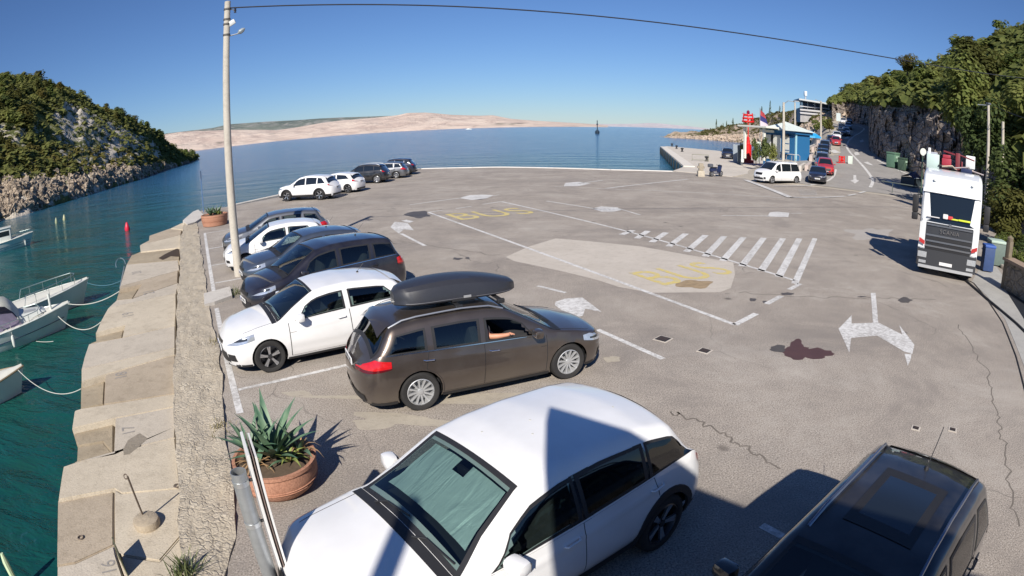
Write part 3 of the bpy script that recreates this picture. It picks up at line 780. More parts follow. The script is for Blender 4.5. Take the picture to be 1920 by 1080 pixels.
# land body under the quay (walls down into the water)
tipL = [G(348,412,0), G(362,400,0), G(372,396,0)]
b = MB(); b.poly([(p.x, p.y) for p in qe+tipL+qi[::-1][:0]+[Vector((-8,36,0)), Vector((3,-6,0))]], -3.2, ZQ-.30)
o = b.make('quay_wall', NICHE); finish(o, kind='structure')
# lot
far_px = [(440,386),(516,371),(790,317),(936,314),(1040,315.7),(1145,319),(1262,322)]
farp = [G(x, y, 0) for x, y in far_px]
arc = [Vector((56*sin(R(a)), 56*cos(R(a)), 0)) for a in range(22, 100, 6)]
pj = [G(1290,318.5,0)]
lotpoly = qs+tipL[-1:]+farp+pj+arc+[Vector((50,-12,0)), Vector((qs[0].x,-12,0))]
b = MB(); b.poly([(p.x, p.y) for p in lotpoly], -3.2, 0.0); lot = fixn(b.make('parking_lot', ASPH)); finish(lot, kind='structure')
# rough masonry strip between quay and lot: uneven heights
def strip_mesh(name, A, Bp, z0, mat, amp, n=90, m_=10, parent=None, skirt=-.6):
    def along(P, t):
        L = [0]
        for a, b_ in zip(P, P[1:]): L.append(L[-1]+(b_-a).length)
        s_ = t*L[-1]
        for i in range(len(P)-1):
            if s_ <= L[i+1]+1e-9: return P[i].lerp(P[i+1], (s_-L[i])/max(1e-6, L[i+1]-L[i]))
        return P[-1]
    V, F = [], []
    for i in range(n):
        t = (i/(n-1)); a, b_ = along(A, t), along(Bp, t)
        for j in range(-1, m_+1):
            u = min(1, max(0, j/(m_-1))); p = a.lerp(b_, u)
            e = nz(p.x, p.y, 3, .9, 3)*.12*(1 if 0 < j < m_-1 else .6)
            z = z0+amp*nz(p.x, p.y, 0, 2.6, 4)+amp*.8*nz(p.x, p.y, 9, 9, 2)
            if j < 0 or j == m_: z = skirt
            V.append((p.x+e*.5, p.y+e, z))
    k = m_+2
    for i in range(n-1):
        for j in range(k-1): F.append((i*k+j, i*k+j+1, (i+1)*k+j+1, (i+1)*k+j))
    return mesh(name, V, F, mat, parent, True, ang=40)
o = strip_mesh('masonry_strip', qi+[tipL[0]], [p+Vector((.06,0,0)) for p in qs]+[tipL[2]], .035, RUBB, .035, 260, 16); finish(o, kind='structure')

# ---- quay deck: separate cast slabs with open joints, sunk landing niches between them
deck = empty('quay_deck'); deck['kind'] = 'structure'
def along_px(L, y):
    for (a, b_) in zip(L, L[1:]):
        if (a[1]-y)*(b_[1]-y) <= 0 and a[1] != b_[1]: return a[0]+(b_[0]-a[0])*(y-a[1])/(b_[1]-a[1])
    return L[-1][0]
def slab(pxs, z=ZQ, mat=QUAY, name='slab', th=.55, z1=None):
    P = [G(x, y, z) for x, y in pxs]; c = sum(P, Vector())/len(P)
    P = [p+(c-p).normalized()*.012 for p in P]
    b = MB(); b.poly([(p.x, p.y) for p in P], z-th, z)
    o = b.make(name, mat, deck); bm = bmesh.new(); bm.from_mesh(o.data); bmesh.ops.recalc_face_normals(bm, faces=bm.faces[:])
    te = [e for e in bm.edges if all(abs(v.co.z-z) < 1e-4 for v in e.verts)]
    bmesh.ops.bevel(bm, geom=te, offset=.018, segments=2, affect='EDGES'); bm.to_mesh(o.data); bm.free(); return o
def nb(x, y): return (x, y)
slab([(108,937),(116,884),(118,874),(225,845),(329,820),(338,902),(339,915),(228,925),(214,917),(145,930)], mat=QUAY)
slab([(106,1000),(108,937),(145,930),(214,917),(214,1022),(140,1056),(106,1062)], z=ZQ-.05, mat=QUAY2)
slab([(214,917),(228,925),(339,915),(345,1000),(300,1052),(218,1040),(214,1022)], mat=QUAY)
slab([(106,1062),(140,1056),(214,1022),(218,1040),(232,1082),(232,1130),(106,1130)], mat=QUAY3)
slab([(218,1040),(300,1052),(345,1000),(352,1060),(360,1130),(232,1130),(232,1082)], mat=QUAY)
slab([(118,874),(143,865),(213,852),(216,784),(329,762),(330,800),(329,820),(225,845)], mat=QUAY3)
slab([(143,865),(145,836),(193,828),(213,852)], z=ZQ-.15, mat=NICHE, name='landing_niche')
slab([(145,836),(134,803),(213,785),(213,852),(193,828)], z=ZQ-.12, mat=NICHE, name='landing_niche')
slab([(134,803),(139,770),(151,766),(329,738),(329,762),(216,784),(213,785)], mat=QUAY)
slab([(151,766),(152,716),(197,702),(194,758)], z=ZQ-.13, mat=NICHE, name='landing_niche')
slab([(197,702),(329,664),(328,700),(329,738),(194,758)], mat=QUAY2)
slab([(152,716),(152,693),(329,652),(329,664),(197,702)], z=ZQ+.02, mat=QUAY)
slab([(152,693),(158,668),(166,645),(229,633),(329,610),(329,652)], mat=QUAY3)
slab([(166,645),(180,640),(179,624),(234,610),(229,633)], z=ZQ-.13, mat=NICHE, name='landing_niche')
slab([(179,624),(189,601),(202,578),(330,550),(331,580),(329,610),(229,633),(234,610)], mat=QUAY)
slab([(202,578),(218,563),(248,560),(335,530),(331,550),(330,550)], mat=QUAY3)
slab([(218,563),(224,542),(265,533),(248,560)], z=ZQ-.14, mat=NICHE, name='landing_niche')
slab([(224,542),(225,537),(334,507),(333,530),(335,530),(248,560),(265,533)], mat=QUAY2)
slab([(225,537),(231,515),(237,496),(334,488),(337,506),(334,507)], mat=QUAY3)
slab([(237,496),(246,479),(264,472),(300,468),(338,464),(336,488),(334,488)], z=ZQ-.06, mat=NICHE, name='broken_slab')
slab([(264,472),(262,460),(267,457),(300,450),(339,440),(338,464),(300,468)], mat=QUAY)
slab([(267,457),(279,451),(280,442),(320,428),(341,430),(339,440),(300,450)], z=ZQ-.05, mat=QUAY2)
slab([(320,428),(343,417),(350,414),(345,430),(341,430)], mat=QUAY)
# hole in the broken part: flat sheet, its shade put into the colour
P = [G(x, y, ZQ-.045) for x, y in ((297,484),(310,476),(333,465),(337,470),(335,481),(320,480),(305,487))]
o = mesh('washed_out_hole_shade', P, [list(range(7))[::-1]], simple('hole_shade', (.045,.028,.016), .9, var=.4), deck); fixn(o)
P = [G(x, y, ZQ+.003) for x, y in ((231,842),(240,825),(262,812),(277,822),(262,836),(243,851),(232,853))]
fixn(mesh('worn_patch', P, [list(range(7))], m_concrete('worn', (.30,.26,.20), (.36,.31,.25), (.18,.15,.11), 3, .9), deck))
# tip block by the far planter
b = MB(); P = [G(x, y, 0) for x, y in ((343,417),(362,400),(372,396),(384,408),(366,420),(352,424))]; b.poly([(p.x, p.y) for p in P], -1.6, .12)
finish(fixn(b.make('concrete_kerb_block', PALE)), 'pale concrete corner block at the tip of the quay by the far planter', 'block')

# ---- pier
pz = .05
pier = [G(1262,321,0), G(1281,314,0), G(1238,276,0), G(1250,274.5,0), G(1360,284.5,0), Vector((44,104,0)), Vector((42,80,0)), Vector((20.5,52.5,0)), G(1272,322,0)]
b = MB(); b.poly([(p.x, p.y) for p in pier], -3.2, pz); finish(fixn(b.make('pier', PIERM)), kind='structure')
A, Bq = G(1283,313.5,0), G(1239,276,0); d = (Bq-A); L_ = d.length; d.normalize(); pn = Vector((-d.y, d.x, 0))
ped = empty('pier_edge'); ped['kind'] = 'structure'
rz = math.atan2(d.y, d.x); pe = m_concrete('pier_edge_concrete', (.60,.56,.50), (.68,.64,.58), (.4,.37,.33), .6)
nn_ = 12
for i in range(nn_):
    c_ = A+d*(L_*(i+.5)/nn_)-pn*.55; b = MB(); b.bbox((c_.x, c_.y, pz+.04), (L_/nn_-.06, 1.3, .16), .03, rz); b.make('coping_slab', pe, ped)
fm = simple('fender_rubber', (.03,.035,.035), .8, var=.3)
for i in range(11):
    c_ = A+d*(L_*(i+.6)/11)+pn*.16; b = MB(); b.bbox((c_.x, c_.y, -.62), (.35, .32, 1.3), .06, rz); b.make('fender', fm, ped)
b = MB(); c_ = A+d*(L_*.5)+pn*.05; b.box((c_.x, c_.y, -.62), (L_, .06, 1.2), rz); b.make('pier_side_wall', simple('dark_concrete', (.07,.075,.07), .6, var=.4, sc=1.2), ped)  # side wall in a darker tone than the pier top

# ---- far edge kerb of the lot
ked = empty('lot_edge'); ked['kind'] = 'structure'
wl = simple('weathered_white', (.60,.58,.55), .8, var=.2, sc=3)
for a, b_ in zip(farp[2:], farp[3:]):
    n_ = max(1, int((b_-a).length/2.6)); rz = math.atan2(b_.y-a.y, b_.x-a.x)
    for i in range(n_):
        c_ = a.lerp(b_, (i+.5)/n_); q = MB(); q.bbox((c_.x, c_.y+.1, .0), ((b_-a).length/n_-.03, .34, .16), .03, rz); q.make('kerb_stone', wl, ked)
a, b_ = farp[0], farp[2]; n_ = 16; rz = math.atan2(b_.y-a.y, b_.x-a.x)
for i in range(n_):
    c_ = a.lerp(b_, (i+.5)/n_); q = MB(); q.bbox((c_.x-.25, c_.y+.2, -.02), ((b_-a).length/n_-.03, .5, .2), .03, rz); q.make('kerb_stone', PALE, ked)

# ---- land behind the lot: polar sheet following the rising road
def T2(x, y):
    D = math.hypot(x, y); a = math.degrees(math.atan2(x, y))
    t = sst(D, 60, 110); z = tab(ZR, D)*sst(a, lerp(22, 27.5, t), lerp(26, 31, t))
    return z
T = T2
def ground_z(x, y):
    D = math.hypot(x, y); a = math.degrees(math.atan2(x, y))
    return T(x, y)-7*sst(D, 100, 118)*(1-sst(a, 27, 29.5))-(7*sst(a, 21.5, 19.5) if 0 else 0)
V, F = [], []; As = [20+i*.4 for i in range(190)]; Ds = [53+i*2.0 for i in range(36)]+[125+i*5 for i in range(36)]
for D in Ds:
    for a in As: x, y = D*sin(R(a)), D*cos(R(a)); V.append((x, y, ground_z(x, y)-.012))
n_ = len(As)
for i in range(len(Ds)-1):
    for j in range(n_-1): F.append((i*n_+j, i*n_+j+1, (i+1)*n_+j+1, (i+1)*n_+j))
GRND = m_concrete('roadside_ground', (.38,.34,.28), (.47,.42,.35), (.25,.22,.17), .3, .3)
o = fixn(mesh('ground', V, F, GRND, None, True)); finish(o, kind='structure')
if o.data.polygons[0].normal.z < 0: o.data.flip_normals()

# ---- road ribbon up the hill, following the surveyed centre line
cl_px = [(1640,362),(1637,340),(1625,322),(1608,302),(1594,286),(1589,275),(1592,265),(1603,255),(1618,246),(1622,240),(1608,235),(1590,231)]
cl = [GT(x, y, 30) for x, y in cl_px]
def cat(P, n):
    out = []
    for i in range(len(P)-1):
        p0, p1, p2, p3 = P[max(0, i-1)], P[i], P[i+1], P[min(len(P)-1, i+2)]
        for k in range(n):
            t = k/n; out.append(.5*((2*p1)+(p2-p0)*t+(2*p0-5*p1+4*p2-p3)*t*t+(3*p1-p0-3*p2+p3)*t**3))
    return out+[P[-1]]
clc = cat(cl, 8)
def ribbon(P, o0, o1, dz, name, mat, parent=None, zf=None):
    V, F = [], []
    for i, p in enumerate(P):
        t = (P[min(i+1, len(P)-1)]-P[max(0, i-1)]); t.z = 0; t.normalize(); n = Vector((t.y, -t.x, 0))
        for o_ in (o0, (o0+o1)/2, o1):
            q = p+n*o_; z = (zf or T)(q.x, q.y)+dz; V.append((q.x, q.y, z))
    for i in range(len(P)-1):
        for j in (0, 1): F.append((3*i+j, 3*i+j+1, 3*i+j+4, 3*i+j+3))
    o = mesh(name, V, F, mat, parent, True)
    if o.data.polygons[0].normal.z < 0: o.data.flip_normals()
    return o
RDM = m_concrete('road_asphalt', (.27,.255,.24), (.34,.32,.30), (.17,.16,.15), .8, .2)
road = ribbon(clc, -8.5, 6.0, .03, 'road', RDM); finish(road, kind='structure')

# ================================================================== HILLS
def radial(p): 
    v = Vector((p.x, p.y, 0)); return v.normalized()
def hill_grid(base, prof, ncol_sub, name, mat, dispf, kind='structure'):
    """base: list of points; prof(i_float) -> list of (offset, z) outward; returns object and sampler"""
    cols = []
    nb_ = len(base)
    for i in range((nb_-1)*ncol_sub+1):
        f = i/ncol_sub; k = min(nb_-2, int(f)); t = f-k
        p = base[k].lerp(base[k+1], t); pr = prof(f); u = radial(p); cols.append([(p+u*o_).to_2d().to_3d()+Vector((0,0,z)) for o_, z in pr])
    m_ = len(cols[0]); V = []
    for i, c_ in enumerate(cols):
        for j, p in enumerate(c_): V.append(p+dispf(p, i/len(cols), j/(m_-1)))
    F = [(i*m_+j, i*m_+j+1, (i+1)*m_+j+1, (i+1)*m_+j) for i in range(len(cols)-1) for j in range(m_-1)]
    o = mesh(name, V, F, mat, None, True, ang=60)
    up = sum((f.normal.z for f in o.data.polygons[:400]), 0)
    if up < 0: o.data.flip_normals()
    finish(o, kind=kind)
    nc = len(cols)
    def S(u, v):
        a = u*(nc-1); i = min(nc-2, int(a)); b_ = v*(m_-1); j = min(m_-2, int(b_)); s_, t_ = a-i, b_-j
        q = lambda i_, j_: V[i_*m_+j_]
        return q(i, j)*(1-s_)*(1-t_)+q(i+1, j)*s_*(1-t_)+q(i, j+1)*(1-s_)*t_+q(i+1, j+1)*s_*t_
    return o, S
def densify(pr, n):
    """resample profile (offset, z) to n points"""
    L = [0]
    for (a, b_), (c_, d_) in zip(pr, pr[1:]): L.append(L[-1]+math.hypot(c_-a, d_-b_))
    out = []
    for i in range(n):
        s_ = L[-1]*i/(n-1)
        for k in range(len(pr)-1):
            if s_ <= L[k+1]+1e-6:
                t = (s_-L[k])/max(1e-6, L[k+1]-L[k]); out.append((lerp(pr[k][0], pr[k+1][0], t), lerp(pr[k][1], pr[k+1][1], t))); break
    return out
# left hill
lb = [(-110,458),(-60,440),(0,415),(30,408),(70,396),(110,383),(160,368),(210,352),(260,337),(300,322),(330,313),(352,305),(370,299)]
lbase = [G(x, y, WZ) for x, y in lb]
lsky = [(-120,104),(-60,114),(0,134),(60,144),(100,154),(120,157),(150,176),(200,202),(240,220),(280,243),(310,265),(340,286),(362,297)]
def lprof(f):
    k = min(len(lb)-2, int(f)); p = lbase[k].lerp(lbase[k+1], f-k); px = proj(p)[0]; D = p.length
    rd = D+tab([(-110,70),(100,80),(200,75),(260,60),(300,42),(340,20),(370,7)], px)
    rz_ = ATP(px, tab(lsky, px), rd).z; rz_ = max(rz_, .6); o_ = rd-D
    return densify([(-2,-2.6),(0,WZ-.3),(1.2,WZ+.8),(o_*.07,WZ+2.2+rz_*.02),(o_*.16,rz_*.13),(o_*.4,rz_*.38),(o_*.7,rz_*.70),(o_,rz_),(o_*1.15,rz_*.98),(o_*1.7,rz_*.5)], 64)
def ldisp(p, u, v):
    e = sst(v, .03, .2); s_ = min(1, p.length/160)
    a = noise.noise(p*.035)*3.5*e*sst(1-v, .3, .6)+noise.noise(p*.15)*1.5*e+noise.noise(p*.5)*.9
    r = noise.cell(p*.35)*1.2*(1-sst(v, .08, .2))
    return (Vector((noise.noise(p*.4+Vector((5,0,0))), noise.noise(p*.4+Vector((0,9,0))), 0))*1.2+Vector((0,0,a+r*.5)))*(.35+.65*sst(1-u, 0, .25))*sst(v, .0, .05)
HM = m_scrub('hill_scrub_left', (.085,.10,.034), (.16,.165,.058), (.60,.54,.46), (.44,.39,.33), .53)
hl_, SL = hill_grid(lbase, lprof, 22, 'left_hill', HM, ldisp)
# right cliff and hill
rb = [(1560,227),(1585,226),(1604,230),(1622,235),(1640,241),(1637,252),(1628,268),(1630,283),(1650,299),(1690,317),(1722,330),(1755,345),(1795,362),(1835,388),(1870,415),(1900,440),(1935,470),(1990,520)]
rbase = [GT(x, y, 25) for x, y in rb]
rsky = [(1555,196),(1572,192),(1585,181),(1600,172),(1640,160),(1680,152),(1720,146),(1760,134),(1800,116),(1850,92),(1900,66),(1940,50),(2000,30)]
def rprof(f):
    k = min(len(rb)-2, int(f)); p = rbase[k].lerp(rbase[k+1], f-k); px = proj(p)[0]; D = math.hypot(p.x, p.y); z0 = p.z
    hc = max(3.0, ATP(px, tab([(1560,191),(1600,189),(1640,195),(1700,200),(1760,206),(1800,222),(1850,262),(1880,300),(1940,340),(2000,350)], px), D+5.5).z-z0)
    rd = max(D+40, tab([(0,235),(4,215),(7,170),(9,140),(11,115),(14,95),(17,85)], f)); o_ = rd-D
    rz_ = ATP(px, tab(rsky, px), rd).z
    return densify([(-.4,z0-1),(.3,z0+.2),(1.4,z0+hc*.3),(1.9,z0+hc*.45),(3.2,z0+hc*.85),(5.5,z0+hc)], 24)+densify([(6.2,z0+hc+.15),(9,z0+hc+1.2),(o_*.5,lerp(z0+hc,rz_,.5)),(o_,rz_),(o_*1.4,rz_*.9),(o_*2,rz_*.4)], 46)
def rdisp(p, u, v):
    c_ = Vector((p.x*.22, p.y*.22, p.z*.5)); cl_ = noise.cell(c_*1.3)*1.3+noise.cell(c_*2.7)*.7; cliff = 1-sst(v, .30, .40)
    n1 = noise.noise(p*.12)*2.2+noise.noise(p*.4)*.9+noise.noise(p*1.1)*.45
    u_ = radial(p)
    return (u_*(-(cl_+n1)*.75*cliff-0)+Vector((0,0,(noise.noise(p*.3)*.8+noise.noise(p*.05)*2)*(1-cliff))))*sst(v, .0, .04)
RM = m_rock('cliff_rock', (.38,.32,.28), (.52,.45,.39), (.13,.105,.09), 1.0, .9)
RH = m_scrub('hill_scrub_right', (.045,.058,.020), (.09,.10,.034), (.36,.31,.25), (.20,.17,.14), .60)
hr_, SR = hill_grid(rbase, rprof, 24, 'right_hill', [RM, RH], rdisp)
for p in hr_.data.polygons:
    k = (p.index % 69)/69; c_ = p.center
    if k > .34+.06*noise.noise(c_*.15): p.material_index = 1
# headland across the bay and the knoll behind the kiosk
hb_ = [(13.6,345,-2.4,352,262),(14.6,345,-2.2,358,257.5),(15.6,335,-1.8,365,252),(17,330,-1.8,385,249),(19,322,-1.8,390,246),(21,312,-1.8,395,240),(23,300,-1.8,390,228),(25,270,-1.0,360,217),(26.5,225,0,310,212),(28,185,2.5,262,207),(29.5,168,5,240,202),(31,165,8,232,202),(32.4,172,10,228,205),(33.4,185,10.5,235,212)]
def hs(f, j):
    k = min(len(hb_)-2, int(f)); return lerp(hb_[k][j], hb_[k+1][j], f-k)
hbase = [Vector((b_*sin(R(a)), b_*cos(R(a)), 0)) for a, b_, *_ in hb_]
def hprof(f):
    k = min(len(hb_)-2, int(f)); p = hbase[k].lerp(hbase[k+1], f-k); px = proj(p)[0]; D = p.length; z0 = hs(f, 2); rd = hs(f, 3)
    rz_ = max(z0+.5, ATP(px, hs(f, 4), rd).z); o_ = rd-D
    return densify([(-3,z0-2),(0,z0),(2.5,z0+min(2.5,(rz_-z0)*.3)),(o_*.35,lerp(z0,rz_,.5)),(o_*.7,lerp(z0,rz_,.85)),(o_,rz_),(o_*1.5,rz_),(o_*2.5,-3)], 40)
HH = m_scrub('headland_scrub', (.05,.055,.022), (.16,.15,.06), (.50,.40,.31), (.36,.28,.21), .50, 1.2)
hh_, SH = hill_grid(hbase, hprof, 16, 'headland', HH, lambda p, u, v: Vector((0,0,(noise.noise(p*.06)*2.0+noise.noise(p*.2)*.9+noise.noise(p*.7)*.4)*sst(v, .03, .2)*sst(u, 0, .12))))

# far islands
def island(name, D0, Dw, sky, mat, foot=0.0, zb=-8, n=150, rough=1.0, dk=None):
    xs = [p[0] for p in sky]; base = []; pf = []
    V, F = [], []; rows = 26
    for i in range(n+1):
        px = lerp(xs[0], xs[-1], i/n); e = AT(px, D0, 0); u = radial(e); D1 = D0+Dw
        z1 = max(0, ATP(px, tab(sky, px), D1).z); endk = sst(i/n, 0, .04)*sst(1-i/n, 0, .03)
        for j in range(rows):
            v = j/(rows-1)
            if v < .8:
                q = v/.8; o_ = Dw*q; z = WZ-4+(z1-WZ+4)*(q**.75)
            else: q = (v-.8)/.2; o_ = Dw*(1+q*1.2); z = z1*(1-q)
            p = u*(D0+o_); k = sin(PI*min(1, v/.8))*.9+.06
            z += z1*rough*k*(.40*noise.noise(p*.0016)+.22*noise.noise(p*.005)+.14*noise.noise(p*.014))
            off = 260*noise.noise(Vector((p.x*.0011, p.y*.0011, 3)))*(1-v)
            p = p+u*off; V.append((p.x, p.y, z))
    for i in range(n):
        for j in range(rows-1): F.append((i*rows+j, i*rows+j+1, (i+1)*rows+j+1, (i+1)*rows+j))
    o = mesh(name, V, F, mat, None, True)
    if sum(p.normal.z for p in o.data.polygons) < 0: o.data.flip_normals()
    return finish(o, kind='structure')
def m_isle(name, a, b_, dk, sc=1.0, thr=.62, dkc=(.12,.12,.09)):
    k = NM(name); big = k.noise(.0022*sc, 6, rough=.65); mid = k.noise(.009*sc, 6, rough=.72, dist=.6); st = k.noise(.004*sc, 5, k.map(k.co(), (1,1,9)), .7)
    c = k.mix(k.ramp(big, [(.35, 0), (.65, 1)]), a, b_); c = k.mix(k.ramp(mid, [(.40, .85), (.52, 0)]), c, dk); c = k.mix(k.ramp(st, [(thr-.02, 0), (thr+.06, .8)]), c, dkc)
    k.set(Base_Color=c, Roughness=.95); k.bump(k.math('ADD', mid, big), .8, 30); return k.m
ISM = m_isle('limestone_isle', (.55,.43,.36), (.66,.55,.46), (.44,.34,.29))
ISG = m_isle('scrub_isle', (.10,.13,.115), (.17,.19,.16), (.30,.29,.27), 1.0, .60, (.07,.10,.09))
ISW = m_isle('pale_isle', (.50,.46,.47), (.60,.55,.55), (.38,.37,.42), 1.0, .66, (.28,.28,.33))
island('island_plateau', 3700, 900, [(285,262),(312,250),(340,247),(400,240),(430,233),(500,228),(560,225),(600,222),(640,220),(735,217),(745,221),(760,232)], ISG, rough=.25)
island('island_front', 2700, 1000, [(286,274),(305,253),(340,247),(380,245),(430,243),(500,243),(520,244),(560,238),(600,231),(640,226),(700,221),(745,216),(765,211.5),(800,211),(850,215.5),(900,217),(925,216),(960,223),(1000,226),(1050,229),(1095,231.5),(1140,235)], ISM, rough=.55)
island('island_far', 6500, 1500, [(1060,236),(1090,232.5),(1150,232.5),(1195,232),(1215,230.5),(1240,231.5),(1262,234),(1285,236),(1320,240),(1340,243)], ISW, rough=.45)

# ================================================================== MARKINGS
WM = NM('worn_white_paint'); _f = WM.noise(9, 5, rough=.75); _g = WM.noise(.9, 3)
_w = WM.math('ADD', _f, WM.math('MULTIPLY', _g, .35))
WM.set(Base_Color=WM.mix(WM.ramp(_w, [(.60, 0), (.80, .85)]), (.66,.65,.63), (.33,.31,.29)), Roughness=.75); WPAINT = WM.m
YM = NM('worn_yellow_paint'); _f = YM.noise(7, 5, rough=.75)
YM.set(Base_Color=YM.mix(YM.ramp(_f, [(.42, 0), (.62, 1)]), (.60,.47,.12), (.47,.42,.30)), Roughness=.8); YPAINT = YM.m
marks = empty('painted_markings'); marks['kind'] = 'structure'
def flat(pts, mat, name, dz=.004, parent=marks, terr=False, sub=0):
    P = [(GT(x, y, 20) if terr else G(x, y, 0)) for x, y in pts]
    P = [Vector((p.x, p.y, (T(p.x, p.y)+.03+.006 if terr else 0)+dz)) for p in P]
    o = mesh(name, P, [list(range(len(P)))], mat, parent)
    if o.data.polygons[0].normal.z < 0: o.data.flip_normals()
    return o
def stripe(pts, wd, name='line', mat=None, dz=.004, terr=False, dense=6):
    P = [(GT(x, y, 20) if terr else G(x, y, 0)) for x, y in pts]
    if len(P) > 2: P = cat(P, dense)
    V, F = [], []
    for i, p in enumerate(P):
        t = (P[min(i+1, len(P)-1)]-P[max(0, i-1)]); t.z = 0; t.normalize(); n = Vector((t.y, -t.x, 0))*wd/2
        for q in (p-n, p+n): V.append((q.x, q.y, (T(q.x, q.y)+.035 if terr else 0)+dz))
    F = [(2*i, 2*i+1, 2*i+3, 2*i+2) for i in range(len(P)-1)]
    o = mesh(name, V, F, mat or WPAINT, marks)
    if o.data.polygons[0].normal.z < 0: o.data.flip_normals()
    return o
stripe([(384,437),(402,553)], .13, 'bay_line'); stripe([(406,578),(450,775)], .13, 'bay_line')
bd = (G(636,688)-G(447,731)).normalized()
def ground_line(a, dr, ln, wd, name='bay_divider'):
    n = Vector((dr.y, -dr.x, 0))*wd/2; b_ = a+dr*ln; z = Vector((0,0,.0045))
    return mesh(name, [a-n+z, b_-n+z, b_+n+z, a+n+z], [(3,2,1,0)] if n.cross(dr).z < 0 else [(0,1,2,3)], WPAINT, marks)
for (x, y), ln in (((447,731),5.2), ((423,636),5.0), ((403,531),5.0), ((397,498),5.0), ((390,467),5.0), ((384,438),4.8)):
    o = ground_line(G(x, y), bd, ln, .11)
    if o.data.polygons[0].normal.z < 0: o.data.flip_normals()
for pts, wd in ([(803,398),(1090,502),(1378,609)], .14), ([(1378,609),(1418,588)], .16), ([(1437,570),(1465,555)], .16), ([(1480,543),(1500,532)], .16), \
    ([(803,398),(832,394)], .12), ([(855,391),(884,387)], .12), ([(905,383),(940,378)], .12), ([(940,378),(1165,431),(1490,526)], .14), ([(1490,532),(1528,447)], .22), \
    ([(1120,618),(1243,673)], .13), ([(768,384),(866,371)], .13), ([(1025,377),(1120,392)], .13), ([(1160,391),(1200,403)], .10), ([(1085,344),(1130,338)], .14), ([(1040,350),(1062,349)], .08), \
    ([(1137,353),(1290,336)], .20), ([(1118,353.5),(1300,361),(1470,371)], .09), ([(1353,404),(1442,405)], .13), ([(1478,400),(1503,400)], .08), ([(1008,536),(1060,549)], .12), ([(752,438),(797,461)], .14), \
    ([(1428,985),(1500,1023)], .12), ([(1500,1023),(1405,1085)], .12), ([(925,367.5),(936,365)], .08):
    stripe(pts, wd, 'line')
hx = [((1165,440),(1187,432)), ((1194,447),(1215,433)), ((1222,454),(1249,436)), ((1254,462),(1286,438)), ((1287,472),(1323,441)), ((1322,481),(1358,443)), ((1355,489),(1394,445)), ((1391,499),(1432,446)), ((1427,508),(1468,447)), ((1460,519),(1499,447))]
for a, b_ in hx: stripe([a, b_], .26, 'hatch_stripe')
z6 = lambda L: [(1400+x/3.6, 500+y/3.6) for x, y in L]
flat(z6([(838,178),(870,178),(888,378),(852,381)]), WPAINT, 'road_arrow')
flat(z6([(620,420),(708,328),(708,384),(880,379),(880,466),(705,482),(693,580)]), WPAINT, 'road_arrow')
flat(z6([(880,379),(890,378),(1050,460),(1030,395),(1132,528),(1118,590),(1060,572),(880,466)]), WPAINT, 'road_arrow')
flat(z6([(1066,590),(1112,592),(1106,630),(1087,670)]), WPAINT, 'road_arrow')
flat([(860,371.5),(880,366),(905,365),(926,366),(912,372),(885,375)], WPAINT, 'road_arrow')
flat([(1110,391),(1128,387),(1158,389),(1165,394),(1150,397),(1128,397)], WPAINT, 'road_arrow')
flat([(1057,349),(1060,343),(1085,341),(1108,344),(1085,349)], WPAINT, 'road_arrow')
flat([(1438,406),(1444,398),(1458,397),(1480,399),(1478,407)], WPAINT, 'road_arrow')
flat([(732,426),(740,416),(764,418),(776,432),(757,430),(748,438)], WPAINT, 'road_arrow'); flat([(752,414),(762,412),(776,415),(768,418)], WPAINT, 'road_arrow')
flat([(1042,566),(1060,560),(1092,558),(1128,585),(1097,579),(1093,592),(1075,598),(1040,572)], WPAINT, 'road_arrow')
# marks out on the rising road
for pts, wd in ([(1398,338),(1440,354),(1482,371)], .55), ([(1482,371),(1540,371),(1584,369)], .30), ([(1590,367.5),(1605,364.5)], .3), ([(1611,363),(1622,360)], .3), ([(1452,350),(1504,349),(1548,341),(1563,331),(1567,318)], .25):
    stripe(pts, wd, 'line', terr=True)
stripe([(1632,352),(1636,338),(1624,319),(1607,300),(1593,285),(1588,275),(1592,264),(1603,254.5),(1616,246.5),(1620,241),(1609,236.5),(1595,233)], .35, 'centre_line', terr=True, dense=8)
for k in range(5): stripe([(1495+k*1.5, 356+k*2.4), (1530+k*.5, 358+k*2.0)], .16, 'line', terr=True)
for pts in ([(1600,329),(1605,329),(1606,338),(1611,339),(1603,345),(1594,339),(1600,338)], [(1660,338),(1670,338),(1671,340),(1679,349),(1671,346),(1666,342)], [(1619,305),(1627,304),(1638,311),(1628,309)], [(1552,283),(1565,281),(1577,287),(1565,288)], [(1583,259),(1590,256),(1593,259),(1584,261)],
            [(1601,287),(1608,285),(1612,290),(1604,292)], [(1612,264),(1618,262),(1620,266),(1613,267)]):
    flat(pts, WPAINT, 'road_arrow', terr=True)
stripe([(1640,298),(1665,311),(1690,322),(1722,335)], .3, 'edge_line', terr=True); stripe([(1556,275),(1566,266),(1580,257),(1592,249)], .2, 'edge_line', terr=True)
# patch of pale concrete, stains, small covers
PATCH = m_concrete('patch_concrete', (.46,.415,.36), (.55,.50,.44), (.33,.29,.245), 1.2, .3)
pp = [(948,482),(990,463),(1042,447),(1100,452),(1200,462),(1290,478),(1375,492),(1378,515),(1370,540),(1350,548),(1220,549),(1160,538),(1120,525),(1060,510),(1000,497),(965,490)]
flat(pp, PATCH, 'concrete_patch', .0022)
def blob(cx, cy, rx, ry, mat, name, seed, dz=.003, n=22, am=.28):
    pts = []
    for k in range(n):
        a = 2*PI*k/n; r = 1+am*noise.noise(Vector((cos(a)*1.6+seed, sin(a)*1.6, seed)))*2
        pts.append((cx+rx*r*cos(a), cy+ry*r*sin(a)))
    return flat(pts, mat, name, dz)
OILR = simple('red_brown_stain', (.085,.042,.036), .55, var=.25, sc=3); OILD = simple('dark_mark', (.085,.075,.068), .6, var=.35, sc=3)
